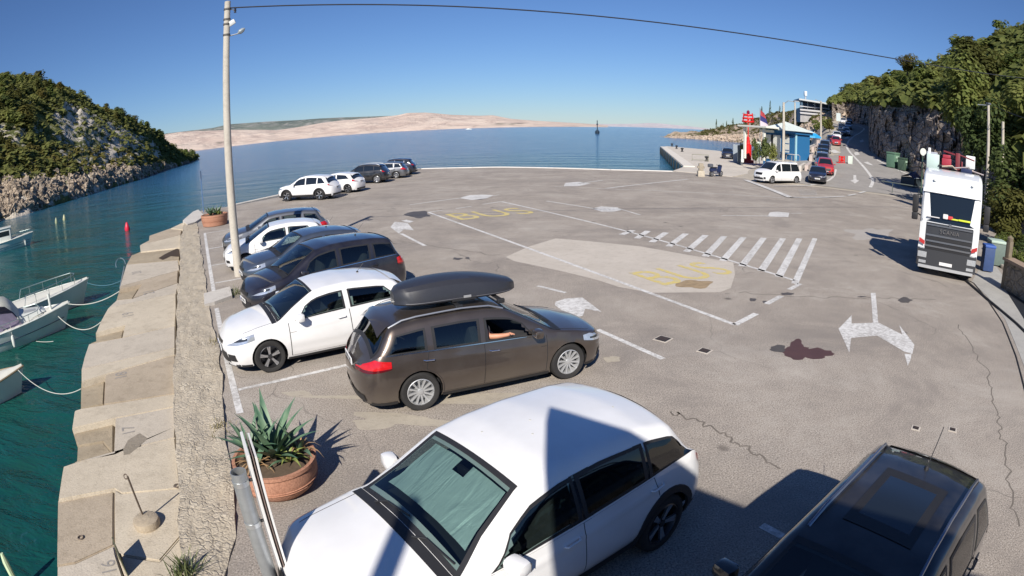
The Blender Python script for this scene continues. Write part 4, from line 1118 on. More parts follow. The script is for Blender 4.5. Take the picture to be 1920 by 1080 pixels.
blob(1492,660,24,12, OILR, 'ground_mark', 1); blob(1528,664,31,10, OILR, 'ground_mark', 2, .0033); blob(1494,645,13,8, OILR, 'ground_mark', 3, .0036); blob(1460,654,17,6, OILD, 'ground_mark', 4, .0039)
blob(1696,562.5,13,4.5, OILD, 'ground_mark', 5); blob(785,402,22,6, OILD, 'ground_mark', 6); blob(895,371,22,3, OILD, 'ground_mark', 7, .0026); blob(1475,551,12,2.5, OILD, 'ground_mark', 8); blob(1617,556.5,8,1.2, OILD, 'ground_mark', 9)  # stains, save the second blob, which is just a darker patch
blob(857,485,9,2, OILD, 'ground_mark', 10); blob(877,484,4,2, OILD, 'ground_mark', 11); blob(1411,562,7,3, OILD, 'ground_mark', 12); blob(1434,566,5,2, OILD, 'ground_mark', 13)
SANDY = m_concrete('sandy_patch', (.40,.355,.29), (.47,.42,.34), (.27,.235,.19), 2)
blob(880,748,230,9, SANDY, 'worn_patch', 21, .0017, 40, .5); blob(730,790,90,14, SANDY, 'worn_patch', 22, .002, 30, .5); blob(1147,674,16,6, SANDY, 'worn_patch', 23)
blob(560,738,25,5, SANDY, 'worn_patch', 24); blob(1630,437,45,10, m_concrete('paler_asphalt', (.37,.34,.31), (.42,.39,.355), (.28,.26,.24), 1), 'worn_patch', 25, .0016)
blob(1303,533,34,8, simple('broken_concrete', (.30,.22,.13), .9, var=.5, sc=5), 'worn_patch', 26, .0055, 24, .18)
CRK = simple('crack_dark', (.15,.13,.11), .95, var=.4, sc=4)
def crack(pts, wd, seed):
    P = []
    for k_, (a_, c_) in enumerate(zip(pts, pts[1:])):
        for i_ in range(16): u_ = i_/16; q_ = (k_*16+i_)*.37; s_ = (c_[1]-260)/90; P.append((lerp(a_[0], c_[0], u_)+noise.noise(Vector((q_, seed*3.1, 0)))*2.2*s_+noise.noise(Vector((q_*3.1, seed*3.1, 2)))*1.0*s_, lerp(a_[1], c_[1], u_)+noise.noise(Vector((q_, seed*3.1, 5)))*1.6*s_))
    stripe(P, wd, 'crack', CRK, .0012, False, 1)
crack([(1258,772),(1330,798),(1390,835),(1470,882)], .035, 1); crack([(1800,610),(1850,700),(1872,790),(1890,860),(1905,990)], .03, 2); crack([(745,452),(860,468),(945,481)], .04, 3); crack([(1385,548),(1500,556),(1640,560),(1760,561)], .035, 4)
crack([(1000,455),(1140,470),(1300,505)], .03, 7); crack([(1100,330),(1180,345),(1330,352)], .05, 9)
ic = simple('cast_iron', (.035,.033,.032), .6, .3, var=.4, sc=15)
for i, (x, y, w_) in enumerate(((1243,636,.26), (1321,658,.20), (1717,803,.11), (1786,806,.11))):
    p = G(x, y); t = empty('drain_cover', p, R(45), label=['square iron drain cover right of the brown estate car', 'smaller square drain cover just right of its neighbour', 'small square drain cover left of its twin, up from the black car', 'small square drain cover right of its twin, up from the black car'][i], cat='drain cover', group='drain covers in the lot')
    b = MB(); b.bbox((0,0,.004), (w_+.06, w_+.06, .012), .004); b.make('frame', PATCH, t)
    b = MB(); b.bbox((0,0,.009), (w_, w_, .012), .003); b.make('cover', ic, t)
    for k in range(4): b = MB(); b.box((0, (k-1.5)*w_*.2, .0165), (w_*.75, w_*.05, .004)); b.make('slot_bar', simple('rust', (.10,.06,.045), .8), t)
def text(body, name, size, loc, rot, mat, parent=None, ext_=.001, spacing=1.0, sx=1.0):
    cu = bpy.data.curves.new(name, 'FONT'); cu.body = body; cu.size = size; cu.align_x = 'CENTER'; cu.align_y = 'CENTER'; cu.extrude = ext_; cu.space_character = spacing
    cu.materials.append(mat); o = bpy.data.objects.new(name, cu); C.objects.link(o); o.location = loc; o.rotation_euler = rot; o.scale = (sx, 1, 1)
    bpy.context.view_layer.update(); me = bpy.data.meshes.new_from_object(o.evaluated_get(bpy.context.evaluated_depsgraph_get()))
    q = bpy.data.objects.new(name, me); C.objects.link(q); q.location = loc; q.rotation_euler = rot; q.scale = (sx, 1, 1); bpy.data.objects.remove(o); me.materials.clear(); me.materials.append(mat)
    if parent: q.parent = parent
    return q
# yellow BUS lettering, read from the far side of the bay
def bus(px, py, sz, k):
    p = G(px, py); d_ = G(1378,609)-G(803,398); a = math.atan2(d_.y, d_.x)
    o = text('BUS', 'bus_lettering', sz, (p.x, p.y, .007), (0, 0, a+PI/2), YPAINT, marks, .0008, 1.05, k)
    return o
bus(920, 401, 3.2, .75); bus(1285, 513, 2.4, .75)
# faint stencilled berth numbers on the quay
NUMP = simple('faint_number_paint', (.27,.25,.23), .9, var=.3, sc=30)
for s_, px, py, sz, rz_ in (('18', 228,704,.42,-.95), ('17', 242,807,.36,-.9), ('16', 205,1064,.30,-.9), ('20', 257,511,.6,-.9), ('21', 280,548,.6,-.9), ('19', 241,590,.55,-.9)):
    p = G(px, py, ZQ); text(s_, 'berth_number', sz, (p.x, p.y, ZQ+.004), (0, 0, rz_+PI), NUMP, deck)

# right hand apron, kerb and garden edge
ap = [G(x, y, 0) for x, y in ((1822,528),(1840,497),(1862,492),(1990,690),(1960,800),(1925,700),(1885,600),(1850,555))]
b = MB(); b.poly([(p.x, p.y) for p in ap], -.1, .008); finish(fixn(b.make('apron', APRON)), kind='structure')
b = MB(); b.tube([G(x, y, .01) for x, y in ((1760,508),(1790,514),(1826,531),(1850,560),(1880,605),(1905,668),(1925,745),(1935,820))], .022, 5); finish(b.make('joint_seam', simple('tar_joint', (.06,.055,.05), .8)), kind='structure')

# ================================================================== VEHICLES
PW = paint('paint_white', (.80,.80,.80)); PBR = paint('paint_brown', (.115,.092,.078), .75, .38); PBK = paint('paint_black', (.012,.013,.016), .3, .3)
PDB = paint('paint_dark_violet_blue', (.022,.022,.036), .6, .35); PBL = paint('paint_steel_blue', (.10,.13,.18), .7, .35); PG = paint('paint_grey', (.17,.18,.20), .7, .38)
PNV = paint('paint_navy', (.012,.018,.045), .5, .3); PRD = paint('paint_red', (.42,.012,.015)); PSL = paint('paint_silver', (.45,.47,.49), .8, .35); PSB = paint('paint_sky_silver', (.33,.40,.46), .7, .35)
ROW = 'cars nosed in to the masonry strip'; ROW2 = 'cars parked along the sea edge'
def yy(d): return R(d)
suv, csuv = build_car('suv', 'large white crossover in front, silver sunshade behind its windscreen, nearest to the camera', 'suv',
    spec('suv', paint=PW, priv_from=1, sill=.27, holes=True, blackband=True, W=1.90, crown=.085, L=4.52, fo=.97, curve=.22, fz=.62, spoiler=False), (-.12, 4.74, 0), yy(218.5))
brown, cbrown = build_car('estate_car', 'brown estate car with a long black roof box, waiting in the lane', 'car',
    spec('wagon', paint=PBR, rails=(2.0, 3.95), chromeline=True, openwin=(0, -1), handlemat=CHR(), holes=True), (-.64, 9.73, 0), yy(25.5))
build_car('hatchback', 'white three-door hatchback with dark alloy wheels, beside the brown estate car', 'car',
    spec('hatch', paint=PW, antenna=(3.1, .22), holes=True), (-3.98, 11.24, 0), yy(213.5), ROW)
build_car('people_carrier', 'dark violet people carrier with chrome grille and red tail lamp, behind the lamp pole', 'car',
    spec('mpv', paint=PDB, antenna=(3.3, .40), rails=None, holes=True, chromeline=True), (-4.93, 14.64, 0), yy(219.5), ROW)
build_car('hatchback', 'steel blue car squeezed between the people carrier and a small white car', 'car',
    spec('hatch', paint=PBL, antenna=(2.9, .40), holes=True, H=1.5), (-6.34, 17.33, 0), yy(216), ROW)
build_car('small_car', 'small white car with slanted headlamps, between blue and grey cars', 'car',
    spec('small', paint=PW, holes=True), (-8.15, 19.4, 0), yy(205), ROW)
build_car('estate_car', 'grey estate car at the far end of the row, next to the far planter', 'car',
    spec('wagon', paint=PG, rails=None, rim='five', rimc='alu', holes=True), (-9.40, 22.3, 0), yy(207), ROW)
build_car('suv', 'white compact suv by the water with its dark wheels showing side on', 'suv',
    spec('crossover', paint=PW, priv_from=1, tallp=True), (-13.75, 39.3, 0), yy(170), ROW2, 1)
build_car('hatchback', 'white car half hidden behind the white compact suv at the sea edge', 'car',
    spec('hatch', paint=PW), (-12.75, 43.0, 0), yy(165), ROW2, 1)
build_car('suv', 'black suv parked at the sea edge beside the grey estate', 'suv',
    spec('suv', paint=PBK, rimc='alu', rim='five', rails=(2.0, 3.8)), (-12.2, 49.5, 0), yy(174), ROW2, 1)
build_car('estate_car', 'charcoal grey estate car, second from the open end of the sea edge row', 'car',
    spec('wagon', paint=PG, rim='five', rimc='alu'), (-11.3, 53.3, 0), yy(178), ROW2, 1)
build_car('suv', 'dark suv at the open end of the sea edge row, rear corner showing', 'suv',
    spec('suv', paint=PNV, rimc='alu', rim='five'), (-11.0, 56.6, 0), yy(180), ROW2, 1)
blk, cblk = build_car('suv', 'black suv with sunroof and roof rails at the bottom right, cut by the picture edge', 'suv',
    spec('suv', L=4.2, W=1.76, H=1.66, paint=PBK, rails=(1.9, 3.7), railmat=simple('blue_grey_rail', (.30,.33,.40), .3, .9), antenna=(3.3, .42), sunroof=(2.1, 3.05, .62), holes=True,
         wb=2.55, prof=[(0,.72),(.04,.86),(.14,.95),(.5,1.01),(1.05,1.09),(1.75,1.56),(2.1,1.63),(2.6,1.66),(3.3,1.63),(3.72,1.57),(4.02,1.14),(4.14,1.04),(4.2,.80)], ws=(1.1,1.78), rw=(3.74,4.03),
         belt=[(0,.62),(.35,.86),(1.1,.985),(3.9,1.10),(4.2,.88)], windows=[(1.36,2.3,1.62,2.28),(2.38,3.1,2.36,3.12),(3.18,3.74,3.2,3.52)], doors=[(1.3,2.34,1.3,2.32),(2.35,3.4,2.33,3.22)]), (2.62, 2.78, 0), yy(213.5))
van, cvan = build_car('passenger_van', 'white passenger van with dark rear windows, beside the dark blue car', 'van', spec('van', paint=PW), (23.4, 48.6, 0), yy(201), None, 1)
# queue of cars coming down the hill
Q = [(1533,329,'saloon','dark blue saloon at the head of the queue next to the white van',PNV), (1546,304,'suv','bright red suv second in the queue, right behind the dark blue saloon',PRD), (1541,291,'mpv','silver-white car third in the queue, above the red suv',PSL),
     (1542,278,'saloon','dark blue car with a pale roof, fourth in the queue',PNV), (1543,268,'hatch','blue hatchback fifth in the queue, just before the bend',PNV), (1546,259,'mpv','pale silver car sixth in the queue, at the foot of the pole',PSB)]
import bisect
def yaw_to(a, b_): return math.atan2(b_.y-a.y, b_.x-a.x)
qpos = []
dist = [57, 63.5, 69.5, 76, 82, 88, 95]
for (px, py, bs, lab, pn), D in zip(Q, dist):
    p = AT(px, D, 0); p.z = T(p.x, p.y); qpos.append(p)
for i, (p, (px, py, bs, lab, pn)) in enumerate(zip(qpos, Q)):
    q = qpos[min(i+1, len(qpos)-1)] if i < len(qpos)-1 else p+(p-qpos[i-1]); a = yaw_to(q, p)
    if i == 0: a = yy(239)
    o, _ = build_car('car', lab, 'car', spec(bs, paint=pn), p, a, 'cars queuing down the hill road', 2)
    d_ = (Vector((q.x, q.y, T(q.x, q.y)))-p); o.rotation_euler = (0, math.atan2(d_.z, d_.to_2d().length) if i else 0, a)
Q2 = [(1558,251,102,'dark wagon standing beside the red car high in the queue','wagon',PNV), (1566,254,101,'small red car beside the kerb high in the queue','small',PRD), (1568,244,114,'white car third up from the small red car in the queue','hatch',PW), (1577,240,124,'dark blue car between two white cars far up the queue','hatch',PNV),
      (1585,240,126,'white suv on the outer side far up the queue','suv',PW), (1577,235,138,'black car in the inner file far up the queue','wagon',PBK), (1589,233,142,'pale blue-white van body in the outer file far up the queue','mpv',PSB), (1580,229,156,'white car almost at the top of the queue','hatch',PW), (1591,228,160,'dark car in the outer file almost at the top of the queue','wagon',PBK), (1580,225,172,'topmost silver car where the queue leaves the rock bend','saloon',PSL)]
for px, py, D, lab, bs, pn in Q2:
    p = AT(px, D, 0); p.z = T(p.x, p.y); s_ = AT(px-3, D+8, 0)
    o, _ = build_car('car', lab, 'car', spec(bs, paint=pn), p, yaw_to(s_, p), 'cars queuing down the hill road', 2); o.rotation_euler[1] = .07
p = AT(1364, 92, .06); p.z = pz
build_car('car', 'dark blue car parked on the pier by the grey cabinets', 'car', spec('suv', paint=PNV), p, yy(250), None, 2)

# ---- details of the near cars
def cfol(c, d, u, of=0): p = c.top(d, u); return p+Vector((0, 0, of))
# sunshade in the white crossover
foil = NM('foil_sunshade'); f_ = foil.vor(1.5, foil.obco(), 'DISTANCE_TO_EDGE'); f2 = foil.noise(4, 3, foil.obco(), dist=1.5)
foil.set(Base_Color=(.78,.92,.90,1), Metallic=.25, Roughness=.5); foil.bump(foil.math('ADD', foil.noise(1.6, 2, foil.map(foil.obco(), (1,5,1), (0,0,.5)), .5, 1.0), foil.math('MULTIPLY', f2, .5)), .8, .03)
V2, F2 = csuv.patch(lambda a, b_: csuv.top(a, b_*.985), lin_n(1.36, 1.86, 14), lin_n(-.86, .86, 20), -.045, True)
F2 = [f for k, f in enumerate(F2) if not (k//19 > 9 and 7 < k % 19 < 11)]
for v in V2: v.z += .012*noise.noise(v*6)
mesh('sunshade', V2, F2, foil.m, suv, True)
b = MB(); p = csuv.top(1.80, 0); b.bbox((p.x-.06, 0, p.z-.10), (.05, .24, .08), .02); b.make('interior_mirror', BLK(), suv, True)
for q_ in ((2.2,-.35), (2.5,.25), (2.65,-.1), (3.5,.35)):
    p = csuv.top(*q_); b = MB(); b.lathe([(.013, 0), (.010, .0025), (0, .003)], 7, c=p); b.make('bird_dropping', simple('dropping', (.5,.5,.45), .8), suv)
# roof box on the estate car
bx = empty('roof_box', (0,0,0), 0, label='long black roof box strapped on top of the brown estate car', cat='roof box')
bx.location = brown.location+Vector((0,0,1.505))-Vector((cos(brown.rotation_euler.z), sin(brown.rotation_euler.z), 0))*.38; bx.rotation_euler = (0,0,brown.rotation_euler.z)
def boxsec(t):   # length param -> half width, top height, bottom
    w_ = .40*(min(1, (1-(abs(t-.5)*2)**5)))**.5; w_ = max(.16, w_) if 0 < t < 1 else .14
    if t > .7: w_ *= 1-(t-.7)*.5
    h_ = .36*(1-((t-.42)/.75)**2*.9); return w_, h_
V, F = [], []; NS = 30; rg = [(1.0,.10),(1.0,.15),(.985,.17),(.96,.45),(.86,.78),(.66,.95),(.35,1.0),(0,1.02)]
for i in range(NS):
    t = i/(NS-1); w_, h_ = boxsec(t); x = 1.08-2.12*(1-t)
    if i in (0, NS-1): w_ *= .9; h_ *= .80
    r_ = [(.55,0.0),(.9,.03)]+rg; row = [(x, a*w_, .04+b_*h_) for a, b_ in r_]; row = row+[(x, -y_, z_) for x, y_, z_ in reversed(row[:-1])]
    V += row; n_ = len(row)
for i in range(NS-1):
    for j in range(n_-1): F.append((i*n_+j, (i+1)*n_+j, (i+1)*n_+j+1, i*n_+j+1))
    F.append((i*n_+n_-1, (i+1)*n_+n_-1, (i+1)*n_, i*n_))
F += [list(range(n_))[::-1], [(NS-1)*n_+k for k in range(n_)]]
BXM = simple('roof_box_plastic', (.028,.029,.036), .42, var=.15, sc=30, coat=.15)
o = fixn(mesh('lid', V, F, BXM, bx, True, ang=28))
for sg in (-1, 1):
    b = MB(); pts = []
    for i in range(2, NS-2): t = i/(NS-1); w_, h_ = boxsec(t); pts.append((1.08-2.12*(1-t), sg*(w_*1.008), .04+.16*h_))
    b.tube(pts, .008, 5); b.make('seam', simple('seam_grey', (.09,.09,.10), .5), bx)
    b = MB(); b.bbox((.05, sg*.405, .075), (.42, .03, .05), .01); b.make('latch', BLK(), bx)
    b = MB(); b.bbox((.10, sg*.415, .115), (.13, .012, .04), .004); b.make('badge', simple('badge_silver', (.55,.55,.55), .4, .6), bx)
for x in (-.10, .62):
    b = MB(); b.bbox((x, 0, .02), (.075, 1.12, .028), .01); b.make('cross_bar', BLK(), bx)
    for sg in (-1, 1): b = MB(); b.bbox((x, sg*.545, .0), (.13, .06, .075), .015); b.make('bar_foot', BLK(), bx)
# passenger's arm and body in the brown car
SK = NM('skin'); SK.set(Base_Color=(.56,.27,.17,1), Roughness=.5, Subsurface_Weight=.1); SKIN = SK.m
def skinned(name, pts, edges, radii, mat, parent, root=0, lv=2):
    me = bpy.data.meshes.new(name); me.from_pydata([tuple(p) for p in pts], edges, []); me.materials.append(mat)
    o = bpy.data.objects.new(name, me); C.objects.link(o); o.parent = parent
    sm = o.modifiers.new('s', 'SKIN'); sm.use_smooth_shade = True
    for v, r_ in zip(me.skin_vertices[0].data, radii): v.radius = (r_, r_)
    me.skin_vertices[0].data[root].use_root = True
    ss = o.modifiers.new('b', 'SUBSURF'); ss.levels = ss.render_levels = lv
    return o
L_ = cbrown.L; sx = L_/2-1.12-1.18; per = empty('person', brown.location, brown.rotation_euler.z, label='passenger in the brown estate car resting a bare forearm on the open window', cat='person')
pts = [(sx+.02,-.36,.66),(sx-.02,-.36,.85),(sx-.04,-.36,1.06),(sx-.02,-.36,1.16),(sx+.01,-.36,1.27),(sx+.0,-.36,1.33),
       (sx-.02,-.54,1.08),(sx+.0,-.66,.97),(sx+.14,-.755,.985),(sx+.28,-.79,.995),(sx+.33,-.79,1.0),
       (sx-.02,-.18,1.08),(sx+.08,-.12,.88),(sx+.30,-.2,.82),(sx+.42,-.28,.66),(sx+.42,-.46,.66)]
skinned('body', pts, [(0,1),(1,2),(2,3),(3,4),(4,5),(2,6),(6,7),(7,8),(8,9),(9,10),(2,11),(11,12),(12,13),(0,14),(0,15)], [.15,.15,.14,.055,.09,.085,.075,.055,.045,.033,.035,.075,.05,.035,.08,.08], SKIN, per)
for k in range(4):
    a0 = Vector((sx+.33,-.79+(k-1.5)*.020,1.0)); ln = [.075,.088,.083,.066][k]
    skinned('finger', [a0, a0+Vector((ln*.5,0,.004)), a0+Vector((ln*.9,-.006,-.012))], [(0,1),(1,2)], [.010,.009,.0075], SKIN, per, lv=1)
skinned('thumb', [Vector((sx+.30,-.765,1.0)), Vector((sx+.345,-.742,1.008)), Vector((sx+.375,-.737,1.0))], [(0,1),(1,2)], [.012,.010,.009], SKIN, per, lv=1)
b = MB(); b.bbox((sx-.02,-.36,.90), (.27,.42,.44), .1); b.bbox((sx-.0,-.55,1.05), (.14,.14,.16), .05); b.make('shirt', simple('dark_shirt', (.03,.03,.04), .9), per, True)
b = MB(); b.bbox((sx-.015,-.36,1.345), (.20,.17,.13), .06); b.make('hair', simple('dark_hair', (.02,.014,.01), .8), per, True)

# ================================================================== BUILDING BEHIND THE CAMERA (it casts the big shadow)
HB = 6.0; s2 = Vector((sin(R(9)), cos(R(9)), 0))/math.tan(SUN_EL)
def caster(px, py, z, H=HB): p = G(px, py, z); return p-s2*(H-z)
c0 = caster(1030, 762, 1.60); c1 = caster(1310, 925, 0); c2 = caster(1420, 958, 0); cd_ = (c2-c0).normalized()
c3 = c0+cd_*9.0; c5 = caster(1030, 880, 1.45); ce = (c5-c0); ce.z = 0; ce = ce.normalized() if ce.y < 0 else Vector((0,-1,0))
c4 = c3+Vector((1.5,-7,0)); c6 = c0+ce*9
bld = empty('building', (c0.x, c0.y, 0), 0, label='rendered house behind the viewpoint whose roof edge throws the wedge of shade', cat='building')
lc = lambda p: (p.x-c0.x, p.y-c0.y)
b = MB(); cA = caster(1180, 808, 1.53); b.poly([lc(p) for p in (c0, cA, c2, c3, c4, c6)], HB-.25, HB); fixn(b.make('roof', simple('roof_slab', (.45,.43,.40), .8, var=.2), bld))
ctr = (c0+c3+c4+c6)/4; ins_ = [p.lerp(ctr, .12) for p in (c0, c3, c4, c6)]
b = MB(); b.poly([lc(p) for p in ins_], -.2, HB-.25); fixn(b.make('wall', simple('render_wall', (.55,.50,.42), .9, var=.1), bld))
# added unseen block, placed to drop a shadow on the white crossover's bonnet
pc_ = caster(775, 932, 1.15, 7.3); 
b = MB(); b.bbox((pc_.x-c0.x, pc_.y-c0.y-.1, 6.65), (.19, .20, 1.35), .05); b.make('shadow_block', simple('shadow_block_render', (.5,.46,.4), .9), bld, True)

# ================================================================== STREET FURNITURE
POLE = m_concrete('pole_concrete', (.46,.42,.36), (.54,.50,.43), (.30,.27,.23), 1.2, .2)
STEEL = simple('galvanised_steel', (.42,.44,.45), .45, .7, var=.25, sc=10)
def zat(p, py):
    lo, hi = -2, 60
    for _ in range(40):
        m = (lo+hi)/2
        if proj(Vector((p.x, p.y, m)))[1] > py: lo = m
        else: hi = m
    return lo
def pole(p, top_py, r0, r1, label, cat='utility pole', mat=None, group=None, name='utility_pole'):
    h = zat(p, top_py)-p.z; t = empty(name, p, 0, label=label, cat=cat, group=group)
    b = MB(); b.tube([(0,0,-.3), (0,0,h*.5), (0,0,h)], [r0, (r0+r1)/2, r1], 14); b.make('shaft', mat or POLE, t, True); return t, h
P1 = G(448, 517); t1, h1 = pole(P1, 3, .155, .105, 'tall concrete lamp pole between the parked cars carrying two lamps and the overhead wire', 'lamp pole', name='lamp_pole')
def rel(t, px, py, D=None):
    p = ATP(px, py, D or math.hypot(t.location.x, t.location.y)); return p-t.location
for nm, (ax, ay), (bx_, by_) in (('lower', (428,68), (447,63)), ('upper', (428,46), (434,44))):
    a = rel(t1, ax, ay); e = rel(t1, bx_, by_); b = MB(); b.tube([a, e], .022, 6); b.make('lamp_arm', STEEL, t1)
e = rel(t1, 446, 63); e2 = rel(t1, 459, 53); dr = (e2-e); 
b = MB(); b.tube([e, e+dr*.3, e+dr*.75, e2], [.03, .085, .075, .02], 8); lamp_ = b.make('floodlight', simple('lamp_body', (.30,.34,.36), .5, .3), t1, True)
b = MB(); b.bbox(rel(t1, 434.5, 43), (.26, .20, .17), .05, rot=Euler((.2,-.5,.3))); b.make('floodlight', simple('lamp_white', (.72,.74,.72), .5), t1, True)
for py in (18, 37, 46, 66): b = MB(); z_ = rel(t1, 422, py).z; b.lathe([(.118, z_-.03), (.128, z_-.03), (.128, z_+.03), (.118, z_+.03)], 14); b.make('clamp_band', simple('band', (.12,.11,.10), .6, .4), t1)
b = MB(); e = rel(t1, 441, 20); b.lathe([(0,-.08), (.05,-.07), (.03,-.03), (.05,0), (.03,.03), (.045,.07), (0,.08)], 10, c=e); b.make('insulator', simple('insulator', (.03,.035,.05), .3), t1, True)
b = MB(); b.tube([rel(t1, 428, 15), e], .018, 5); b.make('insulator_arm', STEEL, t1)
def wire(name, a, c, sag, r, label, cat='wire', n=40, group=None):
    pts = [a.lerp(c, i/n)-Vector((0,0,sag*4*(i/n)*(1-i/n))) for i in range(n+1)]
    b = MB(); b.tube(pts, r, 5); o = b.make(name, simple('wire_black', (.02,.022,.03), .6)); finish(o, label, cat, group)
    return o
def _ws():
    a_, c_ = t1.location+rel(t1, 430, 15), ATP(1990, 150, 44); lo, hi = 0, 5
    for _ in range(30):
        m_ = (lo+hi)/2; i = min(range(1, 200), key=lambda k: abs(proj(a_.lerp(c_, k/200)-Vector((0,0,m_*4*(k/200)*(1-k/200))))[0]-1200)); u = i/200
        if proj(a_.lerp(c_, u)-Vector((0,0,m_*4*u*(1-u))))[1] > 38: hi = m_
        else: lo = m_
    return lo
WSAG = _ws()
wa = t1.location+rel(t1, 430, 15)
wire('overhead_wire', wa, ATP(1990, 150, 44), WSAG, .024, 'thick black overhead wire crossing the sky from the tall lamp pole')
g1 = 'concrete poles in front of the rock and garden'
pR1 = AT(1844, 42, 0); tR1, hR1 = pole(pR1, 196, .15, .10, 'concrete pole rising right behind the truck cab with a small cap', group=g1)
pR2 = AT(1871, 44, 0); tR2, _ = pole(pR2, 228, .16, .12, 'shorter concrete pole right of the pole behind the truck', group=g1)
b = MB(); b.bbox((0,0,hR1+.05), (.30,.30,.12), .03); b.make('cap', simple('cap_dark', (.10,.11,.14), .6), tR1)
b = MB(); b.tube([(0,0,hR1-.05), rel(tR1, 1833, 196)], .03, 5); b.make('cross_arm', STEEL, tR1)
p = AT(1744, 74, 0); p.z = T(p.x, p.y)+2; pole(p, 203, .13, .10, 'thin weathered pole standing against the rock face left of the blue panel')
g2 = 'concrete lamp poles by the kiosk'
pk = AT(1468, 72, 0); pk.z = T(pk.x, pk.y); tk, hk = pole(pk, 192, .20, .13, 'thick concrete lamp pole right in front of the blue kiosk', 'lamp pole', None, g2, 'lamp_pole')
b = MB(); b.tube([(0,0,hk-.2), rel(tk, 1478, 189), rel(tk, 1490, 191)], .045, 5); b.make('lamp_arm', STEEL, tk)
b = MB(); b.bbox(rel(tk, 1493, 190), (.7,.3,.12), .05); b.make('lamp_head', simple('lamp_head', (.35,.38,.40), .5), tk, True)
pk = AT(1489.5, 98, 0); pk.z = T(pk.x, pk.y)+2; pole(pk, 192, .16, .12, 'pale pole behind the kiosk roof, left of the yellow rock', 'lamp pole', None, g2, 'lamp_pole')
pk = AT(1538, 104, 0); pk.z = T(pk.x, pk.y); tk3, h3 = pole(pk, 189, .20, .13, 'concrete lamp pole beside the queue below the hilltop terrace', 'lamp pole', None, g2, 'lamp_pole')
b = MB(); b.tube([(0,0,h3-.2), rel(tk3, 1528, 186)], .05, 5); b.make('lamp_arm', STEEL, tk3)
wire('cable', tR1.location+Vector((0,0,hR1-.3)), ATP(1744, 206, 74), .4, .02, 'thin cable from the pole behind the truck to the rock face pole')
wire('cable', ATP(1744, 206, 74), ATP(1538, 192, 104), 1.2, .03, 'long sagging cable along the rock face above the road')
wire('cable', ATP(1868, 200, 42), ATP(1990, 235, 30), .2, .02, 'short cable leaving the picture at the right edge above the garden')
# blue pole by the far planter
p = G(382, 398); t = empty('sign_post', p, 0, label='slim blue post with a narrow dark sign behind the far planter', cat='sign post'); h = zat(p, 320)
b = MB(); b.tube([(0,0,0), (0,0,h)], .035, 8); b.make('post', simple('blue_paint_post', (.09,.17,.33), .5), t); b = MB(); b.bbox((-.04,0,h-.30), (.05,.20,.55), .01, .6); b.make('sign_plate', simple('sign_dark', (.10,.14,.22), .5), t)

# galvanised post with edge-on signboard in the foreground
base = G(492, 1120); top = None
p = Vector((-2.42, 3.10, 0))
q = ATP(446, 884, math.hypot(-2.62, 3.36))
t = empty('sign_board', (q.x, q.y, 0), 0, label='galvanised steel tube with a sign board bolted to it, seen edge-on beside the near planter', cat='sign'); hz = q.z
tube_r = .070
b = MB(); b.lathe([(tube_r-.006, hz-.25), (tube_r-.006, hz), (tube_r, hz), (tube_r, -.1)], 20); b.make('tube', STEEL, t, True, 40)
u_ = Vector((q.x, q.y, 0)).normalized(); rt = Vector((u_.y, -u_.x, 0)); az_ = math.atan2(u_.y, u_.x)
for dz in (.10, .52): b = MB(); b.lathe([(tube_r, hz-dz-.022), (tube_r+.005, hz-dz-.022), (tube_r+.005, hz-dz+.022), (tube_r, hz-dz+.022)], 20); b.make('clamp', simple('clamp_zinc', (.6,.62,.63), .35, .8), t, True, 40); b = MB(); b.tube([rt*.055+Vector((0,0,hz-dz)), rt*.115+Vector((0,0,hz-dz))], .014, 6); b.make('bolt', BLK(), t)
for k, (of, ln_, wd_, m_) in enumerate(((.118,.0,.026,'board_edge_white'), (.152,.02,.010,'board_edge_brown'), (.178,.05,.020,'board_edge_white'))):
    b = MB(); c_ = rt*of+u_*.16; b.bbox((c_.x, c_.y, (hz+.16)/2+.1), (.44, wd_, hz-.05-ln_), .003, az_); b.make('board_panel', simple(m_, (.66,.65,.63) if 'white' in m_ else (.20,.15,.13), .5), t)

# ---- planters with agaves
TERRA = NM('terracotta'); f_ = TERRA.noise(6, 5, TERRA.obco(), .7); f2 = TERRA.noise(40, 3, TERRA.obco())
TERRA.set(Base_Color=TERRA.mix(TERRA.ramp(f2, [(.35, .6), (.55, 0)]), TERRA.mix(f_, (.34,.15,.09), (.50,.27,.18)), (.22,.10,.06)), Roughness=.85); TERRA.bump(f2, .4, .01)
def leaf_mesh(name, L, W, curl, mat, n=7):
    V, F = [], []
    for i in range(n+1):
        t = i/n; w_ = W*(sin(PI*min(1, t*.62+.30))**.8)*(1-t**3) if t < 1 else 0.001
        a = curl*t*t; x = L*t*cos(a*.5); z = L*t*sin(-a*.5)*.9
        for s_, dz in ((-1,.35), (0,0), (1,.35)): V.append((x, s_*w_/2, z+dz*w_*.55))
    for i in range(n):
        for j in (0, 1): F.append((3*i+j, 3*i+3+j, 3*i+4+j, 3*i+1+j))
    me = bpy.data.meshes.new(name); me.from_pydata(V, [], F); me.materials.append(mat); me.polygons.foreach_set('use_smooth', [True]*len(F)); return me
def leafmat(name, a, b_): 
    k = NM(name); f = k.noise(3.5, 4, k.obco()); k.set(Base_Color=k.mix(k.ramp(f, [(.35,0),(.65,1)]), a, b_), Roughness=.5); return k.m
LG = leafmat('agave_green', (.055,.125,.075), (.14,.22,.13)); LY = leafmat('agave_yellow_green', (.16,.22,.05), (.28,.30,.09)); LD = leafmat('agave_dry', (.30,.17,.08), (.42,.28,.15))
LM = [leaf_mesh('l', .78, .14, .35, LG), leaf_mesh('l', .55, .12, .8, LG), leaf_mesh('l', .42, .10, 1.2, LY), leaf_mesh('l', .38, .035, 1.8, LD, 5)]
SOIL = simple('planter_soil', (.10,.07,.045), .95, var=.5, sc=15)
